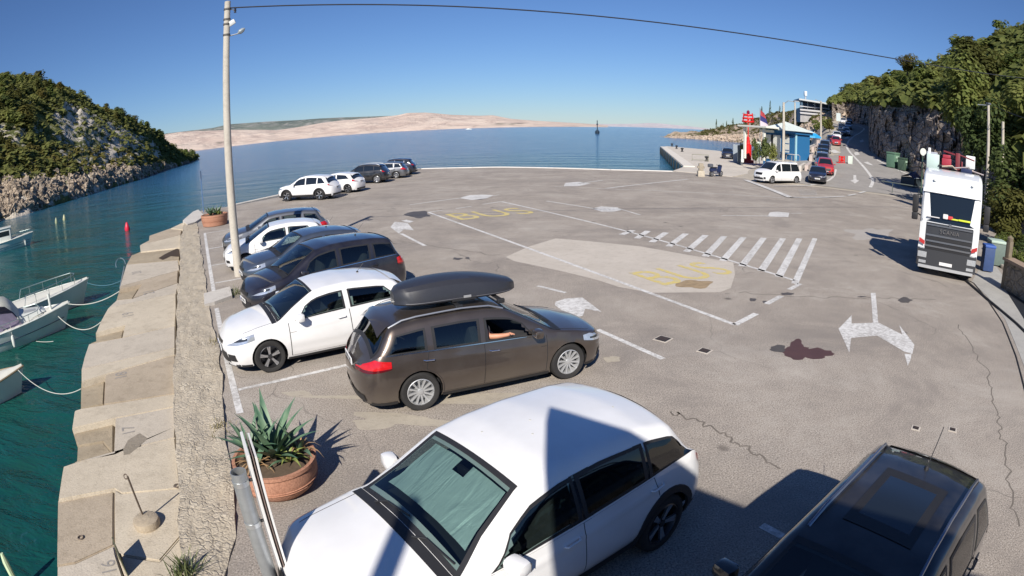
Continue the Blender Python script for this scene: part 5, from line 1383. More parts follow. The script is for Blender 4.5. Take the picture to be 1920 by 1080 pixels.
def planter(p, rad, hgt, label, prof_, rosettes, seed, lsc=1.0):
    rnd = random.Random(seed); t = empty('planter', p, 0, label=label, cat='planter')
    b = MB(); b.lathe([(r_*rad, z_*hgt) for r_, z_ in prof_], 40); b.make('pot', TERRA.m, t, True, 30)
    b = MB(); b.lathe([(rad*.86, hgt*.88), (0, hgt*.90)], 24); b.make('soil', SOIL, t)
    for zz in (.40, .47): b = MB(); r_ = rad*tab([(z_, r__) for r__, z_ in prof_ if 1][:5], zz); b.lathe([(r_-.01, hgt*zz-.012), (r_+.014, hgt*zz), (r_-.01, hgt*zz+.012)], 40); b.make('band', TERRA.m, t, True)
    for (dx, dy, sc_, n_, kinds) in rosettes:
        a_ = empty('agave', (p.x+dx, p.y+dy, p.z+hgt*.9), rnd.random()*6, label=f'{kinds[1]} growing {kinds[2]}', cat='agave')
        for k in range(n_):
            q = k/n_; m = LM[kinds[0]] if rnd.random() < .85 else LM[(0,1,3)[rnd.randrange(3)]]
            o = link('leaf', m, a_); az = k*2.4+rnd.random()*.4; el = lerp(1.42, .46, q**.8)+rnd.uniform(-.12, .12); s_ = sc_*lsc*rnd.uniform(.8, 1.15)*(.75+.4*sin(PI*q))
            o.rotation_euler = (0, -el, az) ; o.scale = (s_,)*3; o.location = (cos(az)*.03, sin(az)*.03, 0)
    return t
PR = [(.60,0),(.72,.03),(.86,.18),(.97,.42),(1.0,.62),(.985,.85),(1.02,.90),(1.02,1.0),(.94,1.0),(.90,.90),(.86,.86)]
pp_ = G(520, 925); pp_ = Vector((pp_.x-.02, pp_.y+.18, 0))
planter(pp_, .56, .46, 'large round terracotta planter with agaves beside the galvanised sign tube', PR,
    [(-.02,.05,1.0,22,(0,'tall blue-green agave','in the middle of the near terracotta planter')), (-.34,.10,.72,15,(0,'smaller dark agave','on the left side of the near terracotta planter')), (.22,-.02,.68,13,(2,'yellow-green agave','at the right of the tall agave in the near planter')),
     (-.18,-.20,.75,26,(3,'dry brown agave','at the front of the near planter below the tall one')), (.30,.22,.85,22,(3,'dead withered agave','at the back right of the near planter'))], 5)
pf_ = G(396, 425); 
planter(Vector((pf_.x, pf_.y+.5, 0)), .78, .62, 'round terracotta planter at the far end of the masonry strip', [(.86,0),(.93,.05),(.96,.3),(.98,.5),(1.0,.55),(1.0,.8),(1.02,.82),(1.02,1.0),(.94,1.0),(.90,.90),(.86,.86)],
    [(-.25,.0,.85,16,(0,'grey-green agave','on the left of the far planter')), (.30,.05,.95,16,(2,'yellowish agave','on the right of the far planter')), (.02,.2,.8,14,(0,'dark agave','at the back of the far planter'))], 9)
# grass tuft and weeds
def tuft(p, n_, L, label, mat, seed, spread=.18, cat='weed'):
    rnd = random.Random(seed); b = MB()
    for k in range(n_):
        a = rnd.random()*6.28; e = rnd.uniform(.15, 1.0); l = L*rnd.uniform(.5, 1.1); x, y = rnd.gauss(0, spread*.4), rnd.gauss(0, spread*.4)
        d1 = Vector((cos(a)*sin(e), sin(a)*sin(e), cos(e))); w_ = Vector((-sin(a), cos(a), 0))*.006*(1+L)
        p0 = Vector((x, y, 0)); p1 = p0+d1*l*.55; p2 = p0+d1*l+Vector((0,0,-l*.25*sin(e)))
        b.add([p0-w_, p0+w_, p1+w_*.8, p1-w_*.8, p2], [(0,1,2,3), (3,2,4)])
    o = b.make('weed', mat); o.location = p; finish(o, label, cat, None, 'stuff'); return o
GR = leafmat('grass_green', (.05,.075,.02), (.13,.14,.05))
tuft(G(348,1078,.02), 110, .34, 'spiky green grass tuft sprouting from the masonry strip at the bottom', GR, 3, .2)
tuft(G(444,549,.0), 160, .16, 'low weeds under the nose of the dark people carrier', GR, 4, .6)
tuft(G(428,556,.0), 120, .13, 'low weeds beside the pale kerb stub of the masonry strip', GR, 6, .5)
tuft(G(407,640,.03), 60, .10, 'dry weeds in the masonry joint beside the white hatchback', simple('dry_grass', (.22,.19,.09), .9), 7, .3)
tuft(G(414,800,.03), 60, .12, 'dry weeds at the masonry edge left of the near agave', simple('dry_grass', (.22,.19,.09), .9), 8, .3)
P = [G(x, y, 0) for x, y in ((384,577),(383,556),(432,543),(436,560),(403,572))]; b = MB(); b.poly([(q.x, q.y) for q in P], -.1, .10); finish(fixn(b.make('kerb_block', PALE)), 'pale concrete kerb stub in front of the dark people carrier', 'kerb')
# mooring bollard made of a pole in a cast base
p = G(277, 984, ZQ); t = empty('mooring_post', p, 0, label='iron rod with ring leaning in a round concrete base on the quay', cat='mooring post')
b = MB(); b.lathe([(.19,0), (.20,.05), (.185,.10), (.15,.115), (0,.12)], 24); b.make('base', m_concrete('cast_base', (.44,.36,.26), (.52,.44,.33), (.28,.23,.17), 3, .8), t, True, 40)
rb_ = G(268, 966, .0)-p; rt_ = ATP(239, 893, math.hypot(*(G(268,966,0).to_2d()))*.985)-p
b = MB(); b.tube([rb_, rt_], .014, 8); b.make('rod', simple('rusty_iron', (.13,.10,.08), .7, .4, var=.3), t)
b = MB(); b.lathe([(.030,-.006), (.040,0), (.030,.006), (.022,0), (.030,-.006)], 14, c=rt_+Vector((-.035,0,-.01)), m=Matrix.Rotation(1.2, 3, 'X')); b.make('ring', simple('rusty_iron', (.13,.10,.08), .7, .4, var=.3), t, True)
for x, y, zq, lab in ((152,1009,ZQ-.05,'iron mooring ring lying on the brown landing slab'), (174,750,ZQ-.25,'iron mooring ring in the sunken niche up the quay'), (332,912,ZQ+.01,'small mooring ring at the crack by the masonry strip')):
    b = MB(); b.lathe([(.045,-.008), (.056,.004), (.045,.014), (.034,.004), (.045,-.008)], 16); o = b.make('mooring_ring', simple('rusty_iron', (.13,.10,.08), .7, .4, var=.3), None, True); o.location = G(x, y, zq)+Vector((0,0,.01)); finish(o, lab, 'mooring ring')
# open steel hatch at the bottom of the quay
q = G(233, 1062, ZQ); t = empty('steel_hatch', q, 0, label='thin rusty steel plate standing upright on the quay casting a dark shadow', cat='steel plate')
dq = (G(218,1030,ZQ)-G(238,1085,ZQ)); a_ = math.atan2(dq.y, dq.x); b = MB(); b.bbox((0,0,.15), (.42,.012,.32), .003, a_); b.make('plate', simple('steel_plate_green', (.16,.17,.10), .6, .2, var=.4), t)
b = MB(); b.bbox((-.05,.05,.10), (.09,.05,.05), .01, a_); b.make('hinge', simple('rusty_iron', (.13,.10,.08), .7, .4), t)

# ================================================================== BOATS
GEL = simple('gelcoat_white', (.66,.68,.64), .3, 0, var=.12, sc=2, coat=.4); GEL2 = simple('deck_cream', (.62,.61,.54), .55, var=.15, sc=5)
NAVY = simple('navy_stripe', (.02,.03,.08), .35); SSTL = simple('stainless_rail', (.40,.47,.46), .28, .85)
def boat(name, label, L, Bm, H, bow, heading, opts):
    """x forward from the stern (0) to the bow (L); z = 0 at the waterline"""
    t = empty(name, (bow.x-cos(heading)*L, bow.y-sin(heading)*L, WZ), heading, label=label, cat='boat')
    def hw(s_): return Bm/2*min(1, (1-max(0, (s_-.45)/.55)**2.3))*(.90+.10*min(1, s_*4))
    def sheer(s_): return H*(.80+.35*s_**2)
    NS, NP = 22, 7; V, F = [], []
    for i in range(NS+1):
        s_ = i/NS; w_ = max(.01, hw(s_)); z1 = sheer(s_); fl = .72-.35*s_
        for j in range(NP):
            q = j/(NP-1); z = lerp(-.28, z1, q); y = w_*(fl+(1-fl)*q**.7) if j else w_*fl*.55; xr = .30*H*(q-.6)*s_**4*2.2
            V.append((s_*L+xr, y, z))
    n1 = len(V); V += [(x, -y, z) for x, y, z in V]
    for i in range(NS):
        for j in range(NP-1):
            F.append((i*NP+j, i*NP+j+1, (i+1)*NP+j+1, (i+1)*NP+j)); F.append((n1+i*NP+j, n1+(i+1)*NP+j, n1+(i+1)*NP+j+1, n1+i*NP+j+1))
        F.append((i*NP, (i+1)*NP, n1+(i+1)*NP, n1+i*NP))
    F.append([j for j in range(NP)][::-1]+[n1+j for j in range(NP)])
    o = mesh('hull', V, F, opts.get('hull', GEL), t, True, ang=50); fixn(o)
    for sg in (-1, 1):
        b = MB(); b.tube([(s_*L+.30*H*.4*s_**4*2.2, sg*max(.01, hw(s_))*1.005, sheer(s_)) for s_ in lin_n(0, 1, 18)], .028, 6); b.make('rub_rail', opts.get('rub', GEL), t)
        if opts.get('stripe'):
            for zz in opts['stripe']: b = MB(); b.tube([(s_*L+.05*s_**4, sg*(hw(s_)*((.72-.35*s_)+(1-(.72-.35*s_))*zz**.7)+.006), lerp(-.28, sheer(s_), zz)) for s_ in lin_n(.02, .97, 18)], .012, 4); b.make('stripe', NAVY, t)
    # deck from d0 to the bow, cockpit behind
    d0 = opts.get('deck', .55); V, F = [], []
    for i in range(11):
        s_ = lerp(d0, .995, i/10); w_ = max(.01, hw(s_))*.985
        for k in range(5): y = lerp(-w_, w_, k/4); V.append((s_*L+.26*H*.4*s_**4*2.2, y, sheer(s_)-.02+.10*(1-(2*k/4-1)**2)*(1 if opts.get('cuddy') is None else 1)))
    for i in range(10):
        for k in range(4): F.append((i*5+k, (i+1)*5+k, (i+1)*5+k+1, i*5+k+1))
    o = mesh('foredeck', V, F, GEL2, t, True)
    if o.data.polygons[0].normal.z < 0: o.data.flip_normals()
    b = MB()
    for sg in (-1, 1): b.add([(x_*L, sg*hw(x_)*k_, sheer(x_)) for x_ in (0, d0*.5, d0) for k_ in (1, .80)], [(0,2,3,1), (2,4,5,3)] if sg > 0 else [(0,1,3,2), (2,3,5,4)])
    b.add([(0,-hw(0),sheer(0)), (0,hw(0),sheer(0)), (.25,hw(0),sheer(0)), (.25,-hw(0),sheer(0))], [(3,2,1,0)]); b.make('side_deck', GEL2, t)
    b = MB(); b.box((d0*L/2+.1, 0, .18), (d0*L-.2, Bm*.74, .06)); b.make('cockpit_floor', simple('cockpit_grey', (.30,.30,.28), .7, var=.2), t)
    b = MB(); b.bbox((.5, 0, .38), (.5, Bm*.7, .34), .05); b.make('bench', GEL2, t)
    if opts.get('rail'):
        r0, r1, rh = opts['rail']
        for sg in (-1, 1):
            pts = [(s_*L+(.3*H*.5 if s_ > .9 else 0), sg*max(.10, hw(s_)*.86), sheer(s_)+rh) for s_ in lin_n(r0, r1, 8)]
            pts = [(r0*L-.15, sg*hw(r0)*.88, sheer(r0))]+pts
            b = MB(); b.tube(pts, .016, 6); b.make('bow_rail', SSTL, t, True)
            for s_ in lin_n(r0+.08, r1, 4): b = MB(); y = sg*max(.10, hw(s_)*.86); xx = s_*L+(.3*H*.5 if s_ > .9 else 0); b.tube([(xx, y, sheer(s_)-.02), (xx, y, sheer(s_)+rh)], .012, 5); b.make('stanchion', SSTL, t)
        b = MB(); s_ = r1; y = max(.10, hw(s_)*.86); xx = s_*L+(.3*H*.5 if s_ > .9 else 0); b.tube([(xx, -y, sheer(s_)+rh), (xx+.12, 0, sheer(s_)+rh), (xx, y, sheer(s_)+rh)], .016, 6); b.make('pulpit', SSTL, t, True)
    for fx, sg, z in opts.get('fenders', []):
        b = MB(); b.lathe([(0,-.22), (.05,-.20), (.075,-.12), (.075,.12), (.05,.20), (0,.22)], 12, c=(fx*L, sg*(hw(fx)+.07), z)); fo = b.make('fender', simple('fender_white', (.60,.62,.58), .5), t, True)
        b = MB(); b.tube([(fx*L, sg*(hw(fx)+.07), z+.2), (fx*L, sg*hw(fx)*.9, sheer(fx)+.15)], .010, 4); b.make('fender_rope', simple('rope_white', (.5,.5,.45), .9), fo)
    return t, hw, sheer
ha = math.atan2(*( (lambda d: (d.y, d.x))(G(127,574,-.45)-G(0,619,-.62)) ))
tA, hwA, shA = boat('motorboat', 'white motorboat with a folded canvas canopy and bow mast, moored nearest the quay', 6.2, 2.3, .78, G(122,571,-.45)+Vector((0,0,0)), ha, dict(rail=(.52,.80,.24), fenders=((.60,-1,.35),), stripe=(.62,), deck=.50))
# its cuddy, canopy, mast
b = MB(); Vc = [(4.0,-.78,.72),(4.0,.78,.72),(5.3,.40,.90),(5.3,-.40,.90),(4.1,-.60,1.04),(4.1,.60,1.04),(5.1,.30,.98),(5.1,-.30,.98)]
b.add(Vc, [(0,3,2,1),(4,5,6,7),(0,1,5,4),(1,2,6,5),(2,3,7,6),(3,0,4,7)]); b.make('cabin', GEL, tA)
b = MB(); b.add([(4.4,-.36,1.025),(4.4,.05,1.035),(4.9,.02,1.005),(4.9,-.26,1.0)], [(0,3,2,1)]); b.make('deck_hatch', simple('hatch_grey', (.35,.36,.36), .4), tA)
CANV = simple('canvas_cream', (.50,.50,.43), .85, var=.2, sc=6); CANV2 = simple('canvas_violet', (.20,.17,.25), .7, var=.3, sc=8)
V, F = [], []
for i, (x, z) in enumerate(((2.3,1.45),(2.65,1.70),(3.2,1.78),(3.65,1.68),(3.95,1.42),(4.18,1.08))):
    for k in range(9): y = lerp(-.86, .86, k/8); V.append((x, y, z-.16*(abs(y)/.86)**3+.02*noise.noise(Vector((x*3,y*3,z)))))
F = [(i*9+k, (i+1)*9+k, (i+1)*9+k+1, i*9+k+1) for i in range(5) for k in range(8)]
o = mesh('canopy', V, F, CANV, tA, True)
if o.data.polygons[12].normal.z < 0: o.data.flip_normals()
for sg in (-1, 1):
    b = MB(); b.add([(2.5,sg*.87,1.45),(3.9,sg*.87,1.24),(4.25,sg*.80,.74),(2.9,sg*.9,.70)], [(0,1,2,3) if sg < 0 else (3,2,1,0)]); b.make('canopy_side', CANV2, tA)
    b = MB(); b.tube([(2.4,sg*.88,1.46),(3.6,sg*.90,.72)], .014, 5); b.make('canopy_frame', SSTL, tA)
b = MB(); b.tube([(5.55,-.28,.86),(5.55,-.28,1.45)], .05, 8); b.make('bow_bitt', GEL, tA, True)
tB, hwB, shB = boat('motorboat', 'white open boat with a tall bow rail, moored just behind the canopied boat', 5.6, 2.0, .85, G(158,528,-.42), ha+.12, dict(rail=(.45,.90,.42), fenders=((.93,1,.2),), deck=.35))
hc_ = ha-.02
tC, hwC, shC = boat('cabin_boat', 'white cabin boat with wheelhouse and thin navy hull stripes near the far bank', 7.0, 2.5, .9, G(58,437,-.35), hc_, dict(stripe=(.45,.60), rail=(.80,.97,.30), rub=GEL, deck=.45, fenders=((.9,-1,.3),)))
b = MB(); b.bbox((4.0,0,1.35), (1.9,1.6,1.1), .12); b.make('wheelhouse', GEL, tC, True); b = MB(); b.box((4.0,0,1.48), (1.6,1.63,.42)); b.box((4.0,0,1.48), (1.94,1.3,.42)); b.make('wheelhouse_window', DGL(), tC)
b = MB(); b.bbox((3.9,0,1.94), (2.3,1.8,.08), .03); b.make('wheelhouse_roof', GEL, tC, True)
b = MB(); b.tube([(5.0,.7,1.0),(4.95,.7,1.8),(3.9,.7,1.85)], .03, 5); b.make('hand_rail', SSTL, tC)
tD, hwD, shD = boat('dinghy', 'small white dinghy whose bow just enters at the left edge below the canopied boat', 4.2, 1.7, .62, G(34,686,-.55), ha+.02, dict(deck=.55, rub=simple('wood_rub', (.25,.19,.12), .7)))
b = MB(); q = G(17, 1072, -.9); b.tube([(q.x, q.y, WZ-.2), (q.x-.02, q.y+.04, -.75), (q.x-.03, q.y+.06, -.6)], [.05, .055, .03], 8); finish(b.make('floating_fender', simple('fender_pale_green', (.55,.66,.42), .5), None, True), 'pale green tip of a floating fender at the bottom left in the water', 'fender')
def rope(a, c, sag, label, r=.014, col='rope_white'):
    pts = [a.lerp(c, i/20)-Vector((0,0,sag*4*(i/20)*(1-i/20))) for i in range(21)]
    b = MB(); b.tube(pts, r, 6); finish(b.make('mooring_rope', simple(col, (.5,.5,.45) if 'white' in col else (.10,.22,.30), .9), None, True), label, 'mooring rope', 'mooring ropes from boats to the quay')
bowA = G(122,571,-.45); 
rope(Vector((bowA.x-.5, bowA.y-.3, WZ+.72)), G(189,604,ZQ-.1), .45, 'white mooring rope hanging from the near side of the canopied boat to the quay')
rope(bowA+Vector((0,0,.05)), G(224,546,ZQ-.05), .22, 'bluish white mooring rope from the bow tip to the rusty quay bracket', .016)
rope(G(34,694,-.6), G(152,729,ZQ-.2), .35, 'thin mooring rope from the small dinghy to the lowest niche', .010)
rope(G(158,528,-.42), G(237,520,ZQ-.2), .25, 'dark mooring line from the open boat to the quay corner', .010, 'rope_blue')
rope(G(100,640,-.9), G(68,640,-1.25), .02, 'short white line hanging down the near side of the canopied hull', .010)
pts = [G(226+9*cos(a), 496-12*sin(a), ZQ-.15) for a in lin_n(.1, 3.6, 12)]; b = MB(); b.tube([p+Vector((0,0,.0)) for p in pts], .02, 6); b.tube([G(233,500,ZQ-.2), G(225,540,ZQ-.3)], .03, 6); finish(b.make('ladder_hoop', simple('hoop_grey', (.30,.34,.36), .5, .5), None, True), 'curved grey hoop rail standing at the quay edge over the water', 'rail')
# buoys
for x, y, r_, col, lab in ((239,432,.25,(.62,.02,.05),'small red conical buoy floating in the inlet'), (106,419,.20,(.30,.33,.20),'faint mooring float, left one of the pair near the far bank'), (121,413,.24,(.38,.38,.22),'pale mooring float, right one of the pair near the far bank')):
    q = G(x, y, WZ); t = empty('buoy', q, 0, label=lab, cat='buoy'); b = MB(); b.lathe([(0,-.2), (r_*.8,-.1), (r_,.12), (r_*.75,.35), (r_*.35,.62), (0,.70)], 14); b.make('float', simple('buoy_%d' % x, col, .4), t, True)
    b = MB(); b.tube([(0,0,.6), (0,0,.85)], .02, 5); b.make('eye', BLK(), t)
q = AT(1120, 420, WZ); t = empty('channel_marker', q, 0, label='dark channel marker standing far out in the strait', cat='channel marker'); t.scale = (.7,.7,.7); b = MB(); b.lathe([(0,-.5), (2.2,0), (2.3,2.2), (1.4,3.4), (.6,4)], 12); b.make('float', simple('marker_dark', (.015,.03,.05), .5), t, True)
b = MB(); b.tube([(0,0,3.5), (0,0,12)], [.55,.4], 8); b.box((0,0,9.6), (1.6,1.6,1.2)); b.make('tower', simple('marker_dark', (.015,.03,.05), .5), t)
b = MB(); b.lathe([(0,12), (.6,12.4), (0,14.2)], 8); b.make('topmark', simple('marker_dark', (.015,.03,.05), .5), t)
q = AT(879, 1400, WZ); b = MB(); b.add([(-7,0,0),(7,0,.0),(6,0,1.6),(-7,0,1.4),(-7,2,0),(7,2,0),(6,2,1.6),(-7,2,1.4)], [(0,1,2,3),(4,7,6,5),(3,2,6,7),(0,3,7,4),(1,5,6,2)]); b.box((-1,1,2), (5,1.6,1.4)); o = b.make('motor_yacht', GEL); o.location = q; finish(o, 'tiny white boat crossing the strait far away', 'boat')

# ================================================================== TRUCK
pL, pR_ = G(1716, 499, .25), G(1827, 521, .25); fc = (pL+pR_)/2; ax = (pR_-pL); wt = ax.length; yawT = math.atan2(ax.y, ax.x)-PI/2
W_ = min(2.55, max(2.4, wt)); tr = empty('truck', (fc.x, fc.y, 0), yawT, label='white truck cab facing the viewer with a chrome grille, parked on the right', cat='truck')
TW = paint('truck_white', (.76,.78,.78)); TG = simple('truck_dark_grey', (.055,.058,.065), .4, .3, coat=.3); TC = simple('truck_grille_bar', (.30,.31,.33), .3, .8)
def prism(prof, y0, y1): # prof in x,z
    n = len(prof); V = [(x, y0, z) for x, z in prof]+[(x, y1, z) for x, z in prof]
    return V, [list(range(n))[::-1], list(range(n, 2*n))]+[(i, (i+1) % n, n+(i+1) % n, n+i) for i in range(n)]
h_ = W_/2
b = MB(); bm_ = bmesh.new()
prof = [(-2.35,.55),(-.12,.55),(-.10,1.2),(-.13,1.98),(-.36,2.92),(-.42,3.02),(-.75,3.50),(-1.3,3.66),(-2.35,3.70)]
V, F = prism(prof, -h_, h_)
bmv = [bm_.verts.new(v) for v in V]; [bm_.faces.new([bmv[i] for i in f]) for f in F]; bmesh.ops.recalc_face_normals(bm_, faces=bm_.faces[:])
eds = [e for e in bm_.edges if abs(e.verts[0].co.y-e.verts[1].co.y) < .01 and max(e.verts[0].co.x, e.verts[1].co.x) > -2.3]
bmesh.ops.bevel(bm_, geom=eds, offset=.17, segments=4, profile=.55, affect='EDGES')
me = bpy.data.meshes.new('cab'); bm_.to_mesh(me); bm_.free(); me.materials.append(TW); me.polygons.foreach_set('use_smooth', [True]*len(me.polygons)); me.set_sharp_from_angle(angle=R(35)); link('cab', me, tr)
def fpl(name, y0, y1, z0, z1, mat, of=.012, th=.02, parent=tr, x0=None):  # panel on the front
    fx = lambda z: tab([(.3,-.10),(1.2,-.09),(1.98,-.12),(2.92,-.355),(3.02,-.41),(3.5,-.74)], z)
    V = [(fx(z)+of+(-.05*(abs(y)/h_)**4), y, z) for z in (z0, z1) for y in lin_n(y0, y1, 7)]; V += [(x-th, y, z) for x, y, z in V]
    F = [(i, i+1, i+8, i+7) for i in range(6)]+[(14+i+1, 14+i, 21+i, 22+i) for i in range(6)]+[(i, 14+i, 15+i, i+1) for i in range(6)]+[(7+i, 8+i, 22+i, 21+i) for i in range(6)]+[(0,7,21,14), (6,20,27,13)]
    return fixn(mesh(name, V, F, mat, parent, False))
fpl('windscreen', -h_*.94, h_*.94, 1.90, 2.88, simple('truck_glass', (.010,.013,.013), .05, coat=1.0), .016)
fpl('sun_visor', -h_*.97, h_*.97, 2.90, 3.03, TW, .10, .10)
fpl('front_panel', -h_*.86, h_*.78, 1.20, 1.86, TG, .012)
for k, (z0, z1) in enumerate(((1.76,1.81),(1.40,1.46),(1.20,1.26),(1.02,1.08),(.84,.90))): fpl('grille_bar', -h_*.76, h_*.76, z0, z1, TC, .05)
for z0, z1 in ((1.27,1.39),(1.09,1.19),(.91,1.01)): fpl('grille_mesh', -h_*.76, h_*.76, z0, z1, BLK(), .03)
fpl('bumper', -h_*.98, h_*.98, .34, .92, TG, .06, .2); fpl('bumper_lip', -h_*.92, h_*.92, .26, .36, simple('bumper_light_grey', (.40,.41,.42), .5), .09, .08)
fpl('licence_plate', -.28, .24, .44, .55, simple('plate_white', (.75,.75,.74), .4), .085)
for sg in (-1, 1):
    fpl('corner_panel', sg*h_*.99, sg*h_*.79, .95, 1.84, TW, .03); fpl('headlight', sg*h_*.97, sg*h_*.68, .62, .82, simple('headlamp_glass', (.62,.66,.70), .12, .6), .075)
    fpl('fog_lamp', sg*h_*.92, sg*h_*.68, .42, .52, simple('headlamp_glass', (.62,.66,.70), .12, .6), .075)
    V = [(-.045, sg*h_*.78, 1.06), (-.045, sg*h_*.97, 1.16), (-.045, sg*h_*.97, 1.30), (-.045, sg*h_*.78, 1.20)]; mesh('hazard_plate', [(x+.035, y, z) for x, y, z in V], [(0,1,2,3)] if sg > 0 else [(3,2,1,0)], simple('hazard_red', (.45,.03,.03), .5), tr)
    b = MB(); b.bbox((-.32, sg*(h_+.24), 2.42), (.14,.24,.62), .05); b.bbox((-.30, sg*(h_+.24), 1.98), (.14,.24,.26), .04); b.make('mirror', BLK(), tr, True)
    b = MB(); b.tube([(-.5, sg*h_, 2.75), (-.34, sg*(h_+.2), 2.72)], .025, 5); b.tube([(-.5, sg*h_, 2.0), (-.34, sg*(h_+.2), 2.1)], .025, 5); b.make('mirror_arm', BLK(), tr)
    V = [(-.40,sg*(h_+.006),2.05),(-1.42,sg*(h_+.006),2.05),(-1.42,sg*(h_+.006),2.86),(-.62,sg*(h_+.006),2.86)]; mesh('side_window', V, [(0,1,2,3)] if sg < 0 else [(3,2,1,0)], DGL(), tr)
    V = [(-.25,sg*(h_+.004),.75),(-1.5,sg*(h_+.004),.75),(-1.5,sg*(h_+.004),2.02),(-.25,sg*(h_+.004),2.02)]; mesh('door', V, [(0,1,2,3)] if sg < 0 else [(3,2,1,0)], TW, tr)
    b = MB(); b.bbox((-.9,sg*(h_-.06),.5), (.9,.16,.5), .05); b.make('step', TG, tr)
for (x, y, s_) in ((-.55,-.75,.16), (-.55,.80,.12)): b = MB(); b.lathe([(.06,0), (.06,.05), (.0,.07)], 10, c=(x, y, 3.30)); b.make('roof_light', simple('lamp_white', (.72,.74,.72), .5), tr, True)
text('SCANIA', 'maker_lettering', .20, (.035-.095, 0, 1.60), (PI/2, 0, PI/2), simple('chrome', (.75,.76,.78), .18, 1.0), tr, .006, 1.15)
b = MB(); b.lathe([(.06,0),(.06,.02),(0,.025)], 14, c=(-.08,0,1.86), m=Matrix.Rotation(PI/2, 3, 'Y')); b.make('badge', TC, tr)
for k, (y, z, c_, s_) in enumerate(((.55,2.10,(.65,.75,.05),(.14,.5,.06)), (.15,2.09,(.62,.70,.06),(.12,.3,.05)), (-.02,2.12,(.55,.05,.05),(.12,.20,.12)), (-.22,2.14,(.75,.75,.72),(.16,.2,.16)), (-.7,2.06,(.6,.6,.6),(.15,.5,.03)))):
    b = MB(); b.bbox((-.12,y,z), s_, .03); b.make('dashboard_item', simple('dash_item_%d' % k, c_, .7), tr, True)
b = MB(); b.box((-5.0,0,.85), (5.6,.9,.25)); b.make('chassis', BLK(), tr)
tm, rmsh = wheel_meshes(.50, .30, 'steel', ALU())
for x in (-1.25, -4.6, -5.9):
    for sg in (-1, 1): wo = link('wheel', tm, tr); wo.location = (x, sg*(h_-.20), .50); wo.rotation_euler = (0, x, PI if sg > 0 else 0); link('rim', rmsh, wo)
b = MB(); b.bbox((-4.6,0,1.15), (4.2,W_,.22), .03); b.make('flatbed', simple('flatbed_grey', (.35,.36,.37), .6, .3), tr)
RED = simple('crane_dark_red', (.16,.018,.025), .5, var=.3); RED2 = simple('crane_red', (.34,.03,.05), .45)
for x, y, z, sx_, sy_, sz_, m_, nm in ((-2.9,.15,2.75,.20,.20,3.3,RED,'crane_column'), (-2.9,.34,3.0,.08,.08,2.2,RED,'crane_ram'), (-2.95,-.35,3.9,.3,.42,.45,RED2,'crane_winch'), (-3.0,-.35,4.2,.25,.35,.14,RED2,'crane_hook_block'),
    (-2.95,.72,4.12,.12,.42,.50,simple('lamp_white', (.72,.74,.72), .5),'white_panel'), (-2.9,-.95,3.95,.5,.55,.55,simple('pale_green_tank', (.50,.62,.58), .5),'tank'), (-2.9,-1.12,4.0,.3,.12,.9,TW,'exhaust_guard'), (-2.75,.55,3.75,.6,.5,.22,NAVY,'folded_tarpaulin')):
    b = MB(); b.bbox((x,y,z), (sx_,sy_,sz_), .03); b.make(nm, m_, tr, True)
for k in range(7): b = MB(); rnd = random.Random(k); y0 = rnd.uniform(-.9,.6); b.tube([(-2.6,y0,3.74+rnd.random()*.1), (-2.7,y0+rnd.uniform(.3,.7),3.78+rnd.random()*.15), (-2.8,y0+rnd.uniform(.3,.9),3.72)], .03, 5); b.make('hose', simple('hose_%d' % (k % 3), ((.5,.4,.3),(.03,.03,.03),(.35,.3,.3))[k % 3], .7), tr)
b = MB(); b.tube([(-2.9,.15,4.35), (-2.9,.9,4.2)], .03, 5); b.tube([(-2.9,.15,4.3), (-2.9,-.5,4.4)], .04, 5); b.make('crane_jib', RED, tr)
b = MB(); b.tube([G(1770,508,.03), G(1812,527,.03), G(1850,560,.03), G(1905,606,.03), G(1960,660,.03)], .045, 6); finish(b.make('hose', simple('hose_black', (.02,.02,.022), .7), None, True), 'thick black hose lying on the ground from under the truck to the right edge', 'hose')
q = [G(x, y, .012) for x, y in ((1884,541),(1990,538),(1990,680),(1935,622))]; b = MB(); b.poly([(p.x, p.y) for p in q], .0, .03); finish(fixn(b.make('dark_panel', simple('panel_dark', (.035,.04,.05), .5, .4))), 'dark flat panel at the right edge beside the garden bed', 'cover plate')  # dark rectangle laid flat on the ground as a thin panel

# ================================================================== KIOSK, PIER THINGS, ROADSIDE
KB = simple('kiosk_blue', (.02,.13,.30), .55, var=.15); KW = simple('kiosk_white', (.66,.66,.60), .6, var=.08); KR = simple('kiosk_roof', (.62,.68,.64), .5, var=.12, sc=2)
def GZ(px, D): p = AT(px, D, 0); p.z = T(p.x, p.y); return AT(px, D, p.z)
c0_ = GZ(1492, 72); c1_ = GZ(1430, 76); c1_.z = c0_.z
fx_ = (c1_-c0_); fl_ = Vector((fx_.x, fx_.y, 0)).length; fa = math.atan2(fx_.y, fx_.x)
kt = empty('kiosk', c0_, fa, label='blue and white harbour kiosk with a pale pyramid roof', cat='kiosk')
zf = ATP(1470, 249, 73).z-c0_.z; zr = ATP(1468, 228, 75).z-c0_.z
bk = lambda y: -y   # into depth is -y (to the right of the front direction) or +y
dsg = 1 if (Matrix.Rotation(fa, 3, 'Z') @ Vector((0,1,0))).dot(Vector((c0_.x, c0_.y, 0))) > 0 else -1
def kb(name, x0, x1, y0, y1, z0, z1, mat, par=kt):
    b = MB(); b.box(((x0+x1)/2, dsg*(y0+y1)/2, (z0+z1)/2), (x1-x0, abs(y1-y0), z1-z0)); return b.make(name, mat, par)
FL = fl_
kb('wall', 0, FL, .05, 2.6, -1.5, zf, KB)
kb('fascia', -.25, FL+.25, -.35, 2.9, zf-.05, zf+.28, KB)
V = [(-.5,dsg*-.6,zf+.29),(FL+.5,dsg*-.6,zf+.29),(FL+.5,dsg*3.3,zf+.29),(-.5,dsg*3.3,zf+.29),(FL*.5,dsg*1.3,zr)]
